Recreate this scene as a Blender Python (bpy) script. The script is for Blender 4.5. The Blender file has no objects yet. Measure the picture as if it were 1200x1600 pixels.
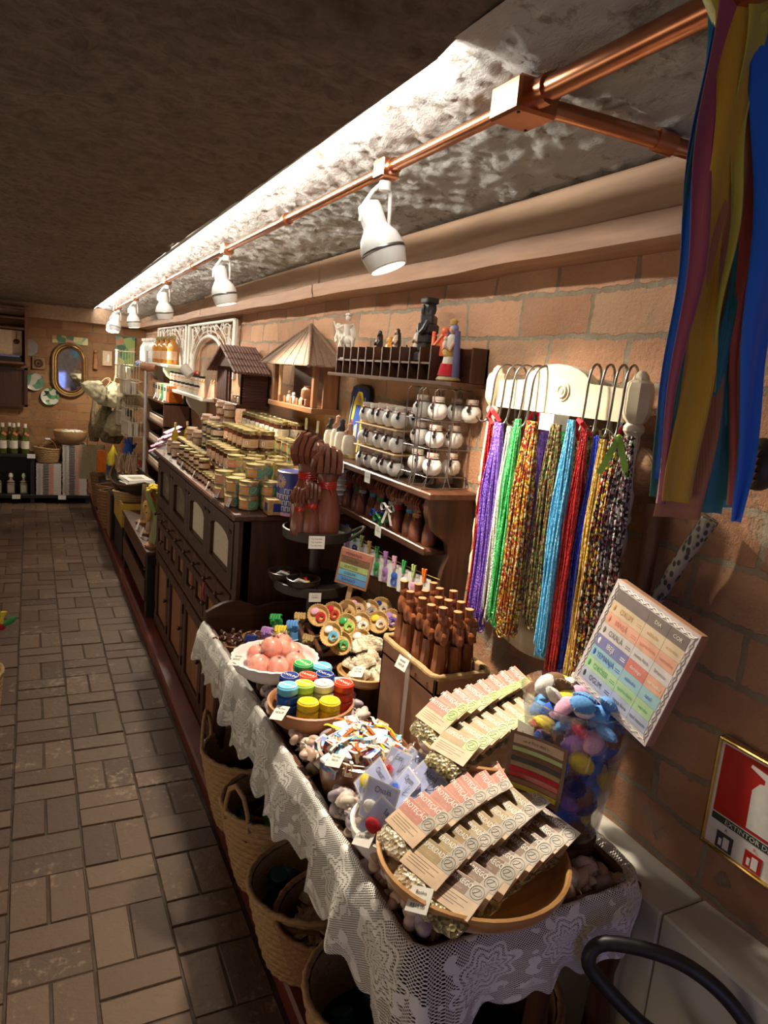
import bpy, bmesh, math, random
from math import sin, cos, pi, radians as R_
from mathutils import Vector as V, Matrix as M, Euler, noise
random.seed(7)
rnd = random.random
def ru(a, b): return a + (b - a) * rnd()
S = bpy.context.scene
COL = S.collection

# ---------------------------------------------------------------- camera, world, lights
cam = bpy.data.objects.new('camera', bpy.data.cameras.new('camera'))
COL.objects.link(cam)
cam.data.sensor_fit = 'VERTICAL'
cam.data.sensor_height = 36
cam.data.lens = 24.75
cam.data.clip_start = .02
cam.matrix_world = M(((0.89418342, 0.00442811, -0.4476789, 0), (-0.43897151, 0.20517147, -0.87476207, 0),
                      (0.08797739, 0.97871603, 0.18540474, 1.6), (0, 0, 0, 1)))
S.camera = cam
S.view_settings.view_transform = 'Standard'
S.view_settings.look = 'None'
S.view_settings.exposure = 0.0
S.view_settings.gamma = 1
S.view_settings.use_curve_mapping = False

W = bpy.data.worlds.new('world'); S.world = W; W.use_nodes = True
W.node_tree.nodes['Background'].inputs[0].default_value = (.85, .62, .45, 1)
W.node_tree.nodes['Background'].inputs[1].default_value = .21

def lamp(name, kind, loc, energy, color, target=None, **k):
    d = bpy.data.lights.new(name, kind); d.energy = energy; d.color = color
    for a, b in k.items(): setattr(d, a, b)
    o = bpy.data.objects.new(name, d); COL.objects.link(o); o.location = loc
    if target is not None:
        o.rotation_euler = (V(target) - V(loc)).to_track_quat('-Z', 'Y').to_euler()
    return o
WARM = (1, .83, .62)
# the other track of the shop, out of the frame on the left
for yy, e in ((1.2, 5), (3.2, 10), (5.3, 16), (7.0, 14)):
    lamp('left_track_lamp', 'SPOT', (-.95, yy, 2.0), e * .5, WARM, (-.25, yy + .5, 0), spot_size=R_(115), spot_blend=1, shadow_soft_size=.08)
# added fill light that lifts the dark left ceiling, out of the frame
lamp('left_ceiling_fill', 'AREA', (-1.8, 3.4, .8), 42, WARM, (.0, 3.4, 2.3), shape='RECTANGLE', size=7.0, size_y=.9)
# daylight from the shop door behind the camera, low and bluish
lamp('doorway_daylight', 'AREA', (.45, -1.0, .75), 2.6, (.25, .35, 1), (.85, .85, .6), shape='RECTANGLE', size=.5, size_y=.7)

# ---------------------------------------------------------------- mesh building helpers
FONT = {}
def text_geo(s):
    if s not in FONT:
        c = bpy.data.curves.new('t', 'FONT'); c.body = s; c.resolution_u = 2; c.align_x = 'CENTER'; c.align_y = 'CENTER'
        o = bpy.data.objects.new('t', c); COL.objects.link(o)
        bpy.context.view_layer.update()
        me = bpy.data.meshes.new_from_object(o.evaluated_get(bpy.context.evaluated_depsgraph_get()))
        FONT[s] = ([tuple(v.co) for v in me.vertices], [tuple(p.vertices) for p in me.polygons])
        bpy.data.objects.remove(o); bpy.data.curves.remove(c); bpy.data.meshes.remove(me)
    return FONT[s]

def T(x=0, y=0, z=0, rx=0, ry=0, rz=0, s=1):
    return M.Translation((x, y, z)) @ Euler((R_(rx), R_(ry), R_(rz))).to_matrix().to_4x4() @ M.Diagonal((s, s, s, 1))

class MB:
    """collects shapes and links them as ONE mesh object"""
    def __init__(s, mat=None):
        s.v = []; s.f = []; s.fm = []; s.mats = []; s.cur = 0; s.X = M.Identity(4); s.uv = {}
        if mat: s.m(mat)
    def m(s, mat):
        if mat not in s.mats: s.mats.append(mat)
        s.cur = s.mats.index(mat); return s
    def at(s, X=None): s.X = X if X is not None else M.Identity(4); return s
    def add(s, vs, fs):
        b = len(s.v)
        s.v += [tuple(s.X @ V(p)) for p in vs]
        for f in fs:
            s.f.append(tuple(b + i for i in f)); s.fm.append(s.cur)
        return s
    def box(s, x0, y0, z0, x1, y1, z1, b=0):
        if b <= 0:
            return s.add([(x, y, z) for x in (x0, x1) for y in (y0, y1) for z in (z0, z1)],
                         [(0, 1, 3, 2), (4, 6, 7, 5), (0, 4, 5, 1), (2, 3, 7, 6), (0, 2, 6, 4), (1, 5, 7, 3)])
        b = min(b, abs(x1-x0)*.49, abs(y1-y0)*.49, abs(z1-z0)*.49)
        X, Y, Z = (x0, x1), (y0, y1), (z0, z1); sg = (1, -1); vs = []; ix = {}
        for i in (0, 1):
            for j in (0, 1):
                for k in (0, 1):
                    for a in range(3):
                        p = [X[i] + sg[i]*b, Y[j] + sg[j]*b, Z[k] + sg[k]*b]
                        p[a] = (X[i], Y[j], Z[k])[a]
                        ix[i, j, k, a] = len(vs); vs.append(p)
        fs = []
        for i in (0, 1):
            fs.append([ix[i, j, k, 0] for j, k in ((0, 0), (0, 1), (1, 1), (1, 0))])
            fs.append([ix[j, i, k, 1] for j, k in ((0, 0), (0, 1), (1, 1), (1, 0))])
            fs.append([ix[j, k, i, 2] for j, k in ((0, 0), (0, 1), (1, 1), (1, 0))])
        for i in (0, 1):
            for j in (0, 1):
                fs.append([ix[i, j, 0, 0], ix[i, j, 1, 0], ix[i, j, 1, 1], ix[i, j, 0, 1]])
                fs.append([ix[i, 0, j, 0], ix[i, 1, j, 0], ix[i, 1, j, 2], ix[i, 0, j, 2]])
                fs.append([ix[0, i, j, 1], ix[1, i, j, 1], ix[1, i, j, 2], ix[0, i, j, 2]])
                for k in (0, 1): fs.append([ix[i, j, k, 0], ix[i, j, k, 1], ix[i, j, k, 2]])
        return s.add(vs, fs)
    def cb(s, cx, cy, cz, sx, sy, sz, b=0): return s.box(cx-sx/2, cy-sy/2, cz-sz/2, cx+sx/2, cy+sy/2, cz+sz/2, b)
    def lathe(s, prof, n=24, c=(0, 0, 0), sx=1, sy=1, wob=None):
        vs = []; fs = []; rows = []
        for r, z in prof:
            if r < 1e-6: rows.append([len(vs)]); vs.append((c[0], c[1], c[2] + z))
            else:
                rows.append(list(range(len(vs), len(vs) + n)))
                for i in range(n):
                    a = 2*pi*i/n; q = r * (wob(a, z) if wob else 1)
                    vs.append((c[0] + q*cos(a)*sx, c[1] + q*sin(a)*sy, c[2] + z))
        for A, B in zip(rows, rows[1:]):
            for i in range(n):
                j = (i + 1) % n
                if len(A) == 1 and len(B) == 1: break
                if len(A) == 1: fs.append((A[0], B[j], B[i]))
                elif len(B) == 1: fs.append((A[i], A[j], B[0]))
                else: fs.append((A[i], A[j], B[j], B[i]))
        return s.add(vs, fs)
    def cyl(s, r, z0, z1, n=20, c=(0, 0, 0), b=.0, r2=None):
        r2 = r if r2 is None else r2
        if b: p = [(0, z0), (r-b, z0), (r, z0+b), (r2, z1-b), (r2-b, z1), (0, z1)]
        else: p = [(0, z0), (r, z0), (r2, z1), (0, z1)]
        return s.lathe(p, n, c)
    def ell(s, c, r, n=14, m=8, X=None):
        if not hasattr(r, '__len__'): r = (r, r, r)
        o = s.X
        s.X = o @ M.Translation(c) @ (X if X is not None else M.Identity(4)) @ M.Diagonal((r[0], r[1], r[2], 1))
        s.lathe([(sin(pi*i/m), -cos(pi*i/m)) for i in range(m+1)], n)
        s.X = o; return s
    def tube(s, pts, r, n=8, closed=False, cap=True):
        pts = [V(p) for p in pts]; N = len(pts)
        rr = r if hasattr(r, '__len__') else [r]*N
        vs = []; fs = []; prev = None
        for i, p in enumerate(pts):
            if closed: t = pts[(i+1) % N] - pts[i-1]
            else: t = pts[min(i+1, N-1)] - pts[max(i-1, 0)]
            t = t.normalized() if t.length > 1e-9 else V((0, 0, 1))
            if prev is None: u = t.orthogonal().normalized()
            else:
                u = prev - t*prev.dot(t)
                u = u.normalized() if u.length > 1e-6 else t.orthogonal().normalized()
            prev = u; w = t.cross(u)
            for k in range(n):
                a = 2*pi*k/n; vs.append(tuple(p + (u*cos(a) + w*sin(a))*rr[i]))
        for i in range(N if closed else N-1):
            j = (i+1) % N
            for k in range(n):
                l = (k+1) % n; fs.append((i*n+k, i*n+l, j*n+l, j*n+k))
        if cap and not closed: fs += [tuple(range(n))[::-1], tuple(range((N-1)*n, N*n))]
        return s.add(vs, fs)
    def prism(s, poly, z0, z1):
        n = len(poly)
        return s.add([(x, y, z0) for x, y in poly] + [(x, y, z1) for x, y in poly],
                     [tuple(range(n))[::-1], tuple(range(n, 2*n))] + [(i, (i+1) % n, n+(i+1) % n, n+i) for i in range(n)])
    def surf(s, fn, nu, nv, closeu=False, uvs=False):
        b = len(s.f)
        vs = [fn(i/(nu if closeu else nu-1), j/(nv-1)) for j in range(nv) for i in range(nu)]
        fs = []
        for j in range(nv-1):
            for i in range(nu if closeu else nu-1):
                k = (i+1) % nu; fs.append((j*nu+i, j*nu+k, (j+1)*nu+k, (j+1)*nu+i))
                if uvs:
                    s.uv[b+len(fs)-1] = [(i/(nu-1), j/(nv-1)), ((i+1)/(nu-1), j/(nv-1)), ((i+1)/(nu-1), (j+1)/(nv-1)), (i/(nu-1), (j+1)/(nv-1))]
        return s.add(vs, fs)
    def text(s, t, X, size, mat=None, lift=.0004, sx=1):
        if mat: keep = s.cur; s.m(mat)
        vs, fs = text_geo(t); o = s.X; s.X = o @ X
        s.add([(x*size*sx, y*size, lift) for x, y, z in vs], fs)
        s.X = o
        if mat: s.cur = keep
        return s
    def build(s, name, parent=None, loc=None, ang=35, recalc=True):
        me = bpy.data.meshes.new(name); me.from_pydata(s.v, [], s.f)
        for m_ in s.mats: me.materials.append(MAT(m_))
        me.polygons.foreach_set('material_index', s.fm)
        if s.uv:
            L = me.uv_layers.new(name='UVMap')
            for p in me.polygons:
                q = s.uv.get(p.index)
                if q:
                    for li, c in zip(p.loop_indices, q): L.data[li].uv = c
        if recalc:
            bm = bmesh.new(); bm.from_mesh(me); bmesh.ops.recalc_face_normals(bm, faces=bm.faces); bm.to_mesh(me); bm.free()
        me.polygons.foreach_set('use_smooth', [True]*len(me.polygons))
        me.set_sharp_from_angle(angle=R_(ang)); me.update()
        o = bpy.data.objects.new(name, me); COL.objects.link(o)
        if parent: o.parent = parent
        if loc: o.location = loc
        return o

def smooth(pts, m=5):
    pts = [V(p) for p in pts]; q = []; n = len(pts)
    for i in range(n-1):
        p0, p1, p2, p3 = pts[max(0, i-1)], pts[i], pts[i+1], pts[min(n-1, i+2)]
        for k in range(m):
            t = k/m; q.append(.5*((2*p1)+(p2-p0)*t+(2*p0-5*p1+4*p2-p3)*t*t+(3*p1-p0-3*p2+p3)*t**3))
    return q + [pts[-1]]
def empty(name, loc=(0, 0, 0)):
    o = bpy.data.objects.new(name, None); COL.objects.link(o); o.location = loc; o.empty_display_size = .02; return o
def tag(o, label=None, cat=None, group=None, kind=None):
    for k, v in (('label', label), ('category', cat), ('group', group), ('kind', kind)):
        if v: o[k] = v
    return o
def dup(root):
    r = root.copy(); COL.objects.link(r)
    for ch in root.children:
        c = ch.copy(); COL.objects.link(c); c.parent = r
        for g in ch.children:
            d = g.copy(); COL.objects.link(d); d.parent = c
    return r
ORD = ['first', 'second', 'third', 'fourth', 'fifth', 'sixth', 'seventh', 'eighth', 'ninth', 'tenth', 'eleventh', 'twelfth', 'thirteenth', 'fourteenth', 'fifteenth', 'sixteenth', 'seventeenth', 'eighteenth', 'nineteenth', 'twentieth'] + ['twenty-' + w for w in ('first', 'second', 'third', 'fourth', 'fifth', 'sixth', 'seventh', 'eighth', 'ninth')] + ['thirtieth'] + ['thirty-' + w for w in ('first', 'second', 'third', 'fourth', 'fifth', 'sixth', 'seventh', 'eighth', 'ninth')] + ['fortieth'] + ['forty-' + w for w in ('first', 'second', 'third', 'fourth', 'fifth', 'sixth', 'seventh', 'eighth', 'ninth')] + ['fiftieth'] + ['fifty-' + w for w in ('first', 'second', 'third', 'fourth', 'fifth', 'sixth', 'seventh', 'eighth', 'ninth')]
PROTO = {}
def put(key, fn, loc, rot=(0, 0, 0), label=None, cat=None, group=None, s=1):
    """place one thing: the first of a kind is built, the next are copies with parts"""
    if key in PROTO: o = dup(PROTO[key])
    else: o = fn(); PROTO[key] = o
    o.location = loc; o.rotation_euler = tuple(R_(a) for a in rot); o.scale = (s, s, s) if not hasattr(s, '__len__') else s
    if 'group' in o.keys() and not group: del o['group']
    tag(o, label, cat, group); return o

# ---------------------------------------------------------------- materials
SPEC = {}; MADE = {}
def MAT(name):
    if name not in MADE:
        m = bpy.data.materials.new(name); m.use_nodes = True; MADE[name] = m
        SPEC[name](m)
    return MADE[name]
class NT:
    def __init__(s, m): s.t = m.node_tree; s.b = s.t.nodes['Principled BSDF']; s.o = s.t.nodes['Material Output']
    def n(s, typ, inp=None, **k):
        q = s.t.nodes.new('ShaderNode' + typ)
        for a, b in k.items(): setattr(q, a, b)
        for a, b in (inp or {}).items(): s.set(q, a, b)
        return q
    def set(s, q, a, b):
        if isinstance(b, bpy.types.Node): b = b.outputs[0]
        if isinstance(b, bpy.types.NodeSocket): s.t.links.new(b, q.inputs[a])
        else: q.inputs[a].default_value = (tuple(b) + (1,)) if (hasattr(b, '__len__') and len(b) == 3 and q.inputs[a].type == 'RGBA') else b
    def math(s, op, a, b=0.0, c=None):
        q = s.n('Math', {0: a, 1: b}, operation=op)
        if c is not None: s.set(q, 2, c)
        return q.outputs[0]
    def ramp(s, fac, stops, interp='LINEAR'):
        q = s.n('ValToRGB', {0: fac}); r = q.color_ramp; r.interpolation = interp
        while len(r.elements) < len(stops): r.elements.new(.5)
        for e, (p, c) in zip(r.elements, stops): e.position = p; e.color = tuple(c) + (1,)
        return q.outputs[0]
    def mix(s, fac, a, b, bt='MIX'):
        q = s.n('Mix', data_type='RGBA', blend_type=bt)
        s.set(q, 0, fac); s.set(q, 6, a); s.set(q, 7, b); return q.outputs[2]
    def bump(s, h, strength, dist, nrm=None):
        q = s.n('Bump', {'Height': h, 'Strength': strength, 'Distance': dist})
        if nrm is not None: s.set(q, 'Normal', nrm)
        return q.outputs[0]
    def coords(s, stretch=(1, 1, 1), kind='Object', rnd_=True):
        c = s.n('TexCoord').outputs[kind]
        mp = s.n('Mapping', {0: c, 3: stretch})
        if rnd_:
            r = s.n('ObjectInfo').outputs['Random']; r = s.math('MULTIPLY', r, 37.0)
            s.set(mp, 1, s.n('CombineXYZ', {0: r, 1: r, 2: r}))
        return mp.outputs[0]

def pm(name, c1, c2=None, rough=.6, metal=0, scale=30, stretch=(1, 1, 1), bump=0, bdist=.002, detail=4, lo=.35, hi=.65, **k):
    def f(m):
        t = NT(m); b = t.b
        co = t.coords(stretch)
        nz = t.n('TexNoise', {'Vector': co, 'Scale': scale, 'Detail': detail})
        cc2 = c2 or tuple(x*.82 for x in c1)
        col = t.ramp(nz.outputs[0], [(lo, c1), (hi, cc2)])
        t.set(b, 'Base Color', col); t.set(b, 'Roughness', rough); t.set(b, 'Metallic', metal)
        if bump: t.set(b, 'Normal', t.bump(nz.outputs[0], bump, bdist))
        for a, v in k.items(): t.set(b, a.replace('_', ' '), v)
    SPEC[name] = f
def wood(name, c1, c2, rough=.45, axis=2, scale=9, bump=.25, coat=0):
    st = [14, 14, 14]; st[axis] = 1.2
    pm(name, c1, c2, rough, 0, scale*.5, tuple(st), bump, .0015, 6, .3, .7, **({'Coat_Weight': coat} if coat else {}))

def brick_mat(name, axis, cols, mortar, bw, bh, zoff=0, dark=1.0, bumpd=.022):
    def f(m):
        t = NT(m); b = t.b
        c = t.n('TexCoord').outputs['Object']; sp = t.n('SeparateXYZ', {0: c})
        wob = t.n('TexNoise', {'Vector': c, 'Scale': 3.0, 'Detail': 3})
        wob2 = t.n('TexNoise', {'Vector': c, 'Scale': 26.0, 'Detail': 5, 'Roughness': .65})
        dz = t.math('ADD', t.math('MULTIPLY', t.math('SUBTRACT', wob.outputs[0], .5), .035), t.math('MULTIPLY', t.math('SUBTRACT', wob2.outputs[0], .5), .026))
        u = t.math('ADD', sp.outputs[axis], dz); z = t.math('ADD', t.math('ADD', sp.outputs[2], zoff), dz)
        v = t.n('CombineXYZ', {0: u, 1: z})
        br = t.n('TexBrick', {'Vector': v, 'Color1': (0, 0, 0), 'Color2': (1, 1, 1), 'Mortar': (.5, .5, .5), 'Scale': 1.0, 'Mortar Size': .007,
                              'Mortar Smooth': .35, 'Bias': 0.0, 'Brick Width': bw, 'Row Height': bh})
        n1 = t.n('TexNoise', {'Vector': c, 'Scale': 14.0, 'Detail': 8, 'Roughness': .65})
        n2 = t.n('TexNoise', {'Vector': c, 'Scale': 1.7, 'Detail': 3})
        n5 = t.n('TexNoise', {'Vector': c, 'Scale': 5.0, 'Detail': 9, 'Roughness': .75})
        f1 = t.math('ADD', t.math('MULTIPLY', br.outputs[0], .45), t.math('MULTIPLY', n5.outputs[0], .55))
        bc = t.ramp(f1, [(.12, cols[0]), (.4, cols[1]), (.62, cols[2]), (.85, cols[3])])
        mo = t.mix(t.ramp(n5.outputs[0], [(.35, (0, 0, 0)), (.65, (1, 1, 1))]), mortar, (mortar[0]*.62, mortar[1]*.50, mortar[2]*.42))
        # mortar smeared over some bricks
        sm = t.ramp(t.math('ADD', n2.outputs[0], t.math('MULTIPLY', t.math('SUBTRACT', n1.outputs[0], .5), .8)), [(.55, (0, 0, 0)), (.68, (1, 1, 1))])
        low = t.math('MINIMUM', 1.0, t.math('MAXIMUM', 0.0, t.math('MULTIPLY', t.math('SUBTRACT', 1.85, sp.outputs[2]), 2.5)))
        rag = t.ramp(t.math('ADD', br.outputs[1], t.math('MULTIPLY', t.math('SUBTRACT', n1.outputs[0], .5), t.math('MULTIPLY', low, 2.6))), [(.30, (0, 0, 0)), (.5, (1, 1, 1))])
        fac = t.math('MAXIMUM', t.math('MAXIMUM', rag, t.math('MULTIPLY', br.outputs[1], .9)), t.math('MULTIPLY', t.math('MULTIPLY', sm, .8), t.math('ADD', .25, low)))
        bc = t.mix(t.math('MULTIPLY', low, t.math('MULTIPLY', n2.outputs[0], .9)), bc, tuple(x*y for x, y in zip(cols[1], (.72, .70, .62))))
        t.set(b, 'Base Color', t.mix(fac, bc, mo)); t.set(b, 'Roughness', .85)
        n3 = t.n('TexNoise', {'Vector': c, 'Scale': 70.0, 'Detail': 6, 'Roughness': .7})
        h = t.math('SUBTRACT', t.math('ADD', t.math('MULTIPLY', n1.outputs[0], .5), t.math('MULTIPLY', n3.outputs[0], .30)), t.math('MULTIPLY', fac, .4))
        t.set(b, 'Normal', t.bump(h, .85, bumpd))
    SPEC[name] = f
# ---------------------------------------------------------------- the setting
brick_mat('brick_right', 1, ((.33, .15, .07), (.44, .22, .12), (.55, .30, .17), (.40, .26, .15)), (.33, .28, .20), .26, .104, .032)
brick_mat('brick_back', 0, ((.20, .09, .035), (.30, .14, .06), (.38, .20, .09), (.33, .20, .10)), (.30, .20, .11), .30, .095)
def f(m):
    t = NT(m); c = t.n('TexCoord').outputs['Object']
    mp = t.n('Mapping', {0: c, 3: (1.0, 1.25, 1.0)})
    n1 = t.n('TexNoise', {'Vector': mp, 'Scale': 24.0, 'Detail': 10, 'Roughness': .72, 'Distortion': .4})
    n2 = t.n('TexNoise', {'Vector': c, 'Scale': 2.5, 'Detail': 4})
    n3 = t.n('TexVoronoi', {'Vector': mp, 'Scale': 30.0, 'Randomness': 1.0})
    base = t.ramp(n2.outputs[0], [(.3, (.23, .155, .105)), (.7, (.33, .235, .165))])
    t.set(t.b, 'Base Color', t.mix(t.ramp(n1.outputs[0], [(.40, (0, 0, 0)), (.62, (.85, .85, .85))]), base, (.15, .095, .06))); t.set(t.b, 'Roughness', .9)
    h = t.math('ADD', n1.outputs[0], t.math('MULTIPLY', n3.outputs[0], .35))
    t.set(t.b, 'Normal', t.bump(h, 1.0, .06))
SPEC['ceiling_plaster'] = f
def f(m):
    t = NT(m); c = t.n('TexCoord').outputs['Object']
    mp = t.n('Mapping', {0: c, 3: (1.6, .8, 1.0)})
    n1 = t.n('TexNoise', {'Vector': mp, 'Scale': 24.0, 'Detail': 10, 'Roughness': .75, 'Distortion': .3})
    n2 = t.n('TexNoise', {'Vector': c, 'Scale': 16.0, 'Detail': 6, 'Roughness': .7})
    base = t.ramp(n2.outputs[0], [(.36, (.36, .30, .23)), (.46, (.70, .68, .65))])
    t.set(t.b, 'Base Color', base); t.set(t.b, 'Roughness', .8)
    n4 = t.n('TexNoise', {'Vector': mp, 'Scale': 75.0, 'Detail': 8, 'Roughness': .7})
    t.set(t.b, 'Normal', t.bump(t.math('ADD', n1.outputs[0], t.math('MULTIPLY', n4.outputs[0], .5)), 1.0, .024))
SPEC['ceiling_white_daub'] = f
def f(m):
    t = NT(m); c = t.n('TexCoord').outputs['Object']
    isl = t.n('NewGeometry').outputs['Random Per Island']
    n1 = t.n('TexNoise', {'Vector': c, 'Scale': 30.0, 'Detail': 8, 'Roughness': .7})
    n2 = t.n('TexNoise', {'Vector': c, 'Scale': 2.2, 'Detail': 5, 'Roughness': .7})
    base = t.ramp(t.math('ADD', t.math('MULTIPLY', isl, .6), t.math('MULTIPLY', n1.outputs[0], .4)), [(.15, (.070, .038, .023)), (.5, (.11, .064, .038)), (.85, (.155, .094, .058))])
    wear = t.ramp(t.math('ADD', n2.outputs[0], t.math('MULTIPLY', t.math('SUBTRACT', n1.outputs[0], .5), .9)), [(.6, (0, 0, 0)), (.74, (1, 1, 1))])
    t.set(t.b, 'Base Color', t.mix(t.math('MULTIPLY', wear, .55), base, (.45, .33, .22)))
    t.set(t.b, 'Roughness', t.math('ADD', t.math('MULTIPLY', n1.outputs[0], .4), .35))
    t.set(t.b, 'Normal', t.bump(n1.outputs[0], .8, .008))
SPEC['floor_brick'] = f
pm('grout', (.09, .065, .045), (.05, .035, .025), .9, scale=20, bump=.5, bdist=.004)
pm('red_cement', (.16, .03, .018), (.10, .022, .015), .4, scale=8, detail=8, bump=.15, bdist=.003)
pm('white_tile', (.62, .60, .53), (.52, .50, .44), .35, scale=5)
wood('beam_wood', (.36, .19, .10), (.24, .12, .06), .6, 1, 7, .5)
wood('beam_plaster', (.42, .27, .17), (.30, .185, .11), .75, 1, 6, .5)
pm('copper', (.62, .27, .14), (.50, .20, .10), .28, 1, scale=14, bump=.05)
pm('white_metal', (.78, .77, .74), (.72, .71, .68), .35, 0, scale=5)
def f(m):
    t = NT(m); t.set(t.b, 'Base Color', (1, .95, .8)); t.set(t.b, 'Emission Color', (1, .95, .70)); t.set(t.b, 'Emission Strength', 9.0)
SPEC['lamp_glow'] = f
def f(m):
    t = NT(m); t.set(t.b, 'Base Color', (1, 1, .95)); t.set(t.b, 'Emission Color', (1, .96, .86)); t.set(t.b, 'Emission Strength', 105.0)
SPEC['led_glow'] = f

XW = 1.15; YB = 8.4
def nz(x, y, z, s, a): return (noise.noise((x*s, y*s, z*s)) + .5*noise.noise((x*s*2.3, y*s*2.3, z*s*2.3 + 5)))*a
# right wall: a real uneven brick face
def cz(x, y):      # height of the ceiling face
    return 2.125 - (.055*max(0, min(1, (x-.62)/.45)) if x > .6 else 0) - .014*max(0, y-3.5)
def stp(y): return max(0, min(1, (y-1.05)/.06))
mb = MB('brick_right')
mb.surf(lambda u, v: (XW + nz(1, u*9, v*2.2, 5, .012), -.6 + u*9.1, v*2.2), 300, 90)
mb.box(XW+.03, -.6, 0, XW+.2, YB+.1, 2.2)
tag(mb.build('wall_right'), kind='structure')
mb = MB('brick_back')
mb.surf(lambda u, v: (-1.9 + u*3.1, YB + nz(u*3, 3, v*2.2, 5, .012), v*2.2), 90, 60)
mb.box(-1.9, YB+.03, 0, XW+.2, YB+.2, 2.2)
tag(mb.build('wall_back'), kind='structure')
mb = MB('brick_back'); mb.box(-2.05, -.6, 0, -1.9, YB+.2, 2.2)
tag(mb.build('wall_left'), kind='structure')
# ceiling, lower part on the left, a step, and the higher part washed by the led strip
mb = MB('ceiling_plaster')
mb.surf(lambda u, v: (-1.9 + u*2.49, -.6 + v*9.1, cz(0, -.6 + v*9.1) - .012*stp(-.6 + v*9.1) + nz(u*2.49, v*9.1, 0, 6, .008) + nz(u*2.49, v*9.1, 3, 17, .013)*(1 if u < .995 else 0)), 150, 520)
mb.surf(lambda u, v: (.59, -.6 + v*9.1, cz(0, -.6 + v*9.1) - .012*stp(-.6 + v*9.1) + u*.055*stp(-.6 + v*9.1)), 2, 100)
mb.box(-1.9, -.6, 2.19, 1.35, YB+.2, 2.25)
tag(mb.build('ceiling'), kind='structure')
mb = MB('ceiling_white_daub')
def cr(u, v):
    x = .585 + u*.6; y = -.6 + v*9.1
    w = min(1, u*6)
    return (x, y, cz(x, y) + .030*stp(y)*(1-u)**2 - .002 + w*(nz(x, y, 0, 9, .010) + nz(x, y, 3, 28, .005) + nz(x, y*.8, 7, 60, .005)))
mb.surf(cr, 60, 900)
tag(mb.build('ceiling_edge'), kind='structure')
# floor of basket-woven pavers
mb = MB('floor_brick')
B = .105; bx0 = .565; nbx = 12
for i in range(nbx):
    for j in range(41):
        X0 = bx0 - (i+1)*B*2; Y0 = -.2 + j*B*2 + (.03 if i % 3 else 0)
        for k in range(2):
            g = .0022; hz = ru(-.0035, .0015)
            if (i+j) % 2: q = (X0+g, Y0+k*B+g, X0+2*B-g, Y0+(k+1)*B-g)
            else: q = (X0+k*B+g, Y0+g, X0+(k+1)*B-g, Y0+2*B-g)
            if q[1] < 8.15:
                b4 = [(q[0], q[1]), (q[2], q[1]), (q[2], q[3]), (q[0], q[3])]
                e = .003; vs = [(x+ru(-.002, .002), y+ru(-.002, .002), -.02) for x, y in b4]
                vs += [(x, y, hz-.005) for x, y, z in vs[:4]]
                cx = (q[0]+q[2])/2; cy = (q[1]+q[3])/2
                vs += [(x + (e if x < cx else -e), y + (e if y < cy else -e), hz + ru(-.001, .001)) for x, y, z in vs[:4]]
                mb.add(vs, [(0, 1, 5, 4), (1, 2, 6, 5), (2, 3, 7, 6), (3, 0, 4, 7), (4, 5, 9, 8), (5, 6, 10, 9), (6, 7, 11, 10), (7, 4, 8, 11), (8, 9, 10, 11)])
mb.m('grout').box(-2.0, -.6, -.05, .60, YB, -.0055)
tag(mb.build('floor'), kind='structure')
mb = MB('red_cement')
mb.box(.575, -.6, -.05, XW+.02, YB, .06, .008)
tag(mb.build('trim_1'), kind='structure')       # the red cement step along the wall
mb = MB('white_tile')
for k in range(7): mb.box(1.035, -.6+k*.34, .062, XW+.02, -.6+(k+1)*.34-.003, .68, .004)
tag(mb.build('trim_2'), kind='structure')       # tiled ledge against the wall
# wooden beam under the ceiling
def beam(y0, y1, name, a=1.0):
    mb = MB('beam_plaster')
    mb.box(1.075, y0, 1.95, XW+.02, y1, cz(1.1, y0)-.012, .006)
    mb.m('beam_wood')
    def fn(u, v):
        a_ = 2*pi*u; y = y0 + v*(y1-y0)
        return (1.10 - .052*max(-1, min(1, 1.3*cos(a_))) + nz(u, y, 0, 3, .004), y, 1.928 + .030*max(-1, min(1, 1.4*sin(a_))) + nz(1, y, 4, 1.6, .007))
    mb.surf(fn, 20, 60, closeu=True)
    tag(mb.build(name), kind='structure')
beam(-.6, 2.875, 'trim_3'); beam(2.885, 5.1, 'trim_4'); beam(5.11, YB, 'trim_5')
mb = MB('beam_plaster'); mb.box(-1.9, YB-.09, 1.90, 1.05, YB+.02, cz(0, YB)+.01, .006)
tag(mb.build('trim_6'), kind='structure')

# led strip lying in the ceiling step (faces the wall side, away from the aisle)
mb = MB('white_metal')
mb.box(.592, 1.12, 0, .598, 8.25, .013)
mb.m('led_glow').add([(.5985, 1.12, .0), (.5985, 8.25, .0), (.6035, 8.25, .013), (.6035, 1.12, .013)], [(0, 1, 2, 3)])
o = mb.build('led_strip', loc=(0, 0, 0))
tag(o, 'long glowing LED strip tucked in the step of the rough ceiling', 'light strip')
for v in o.data.vertices: v.co.z += cz(0, v.co.y) - .006

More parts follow.
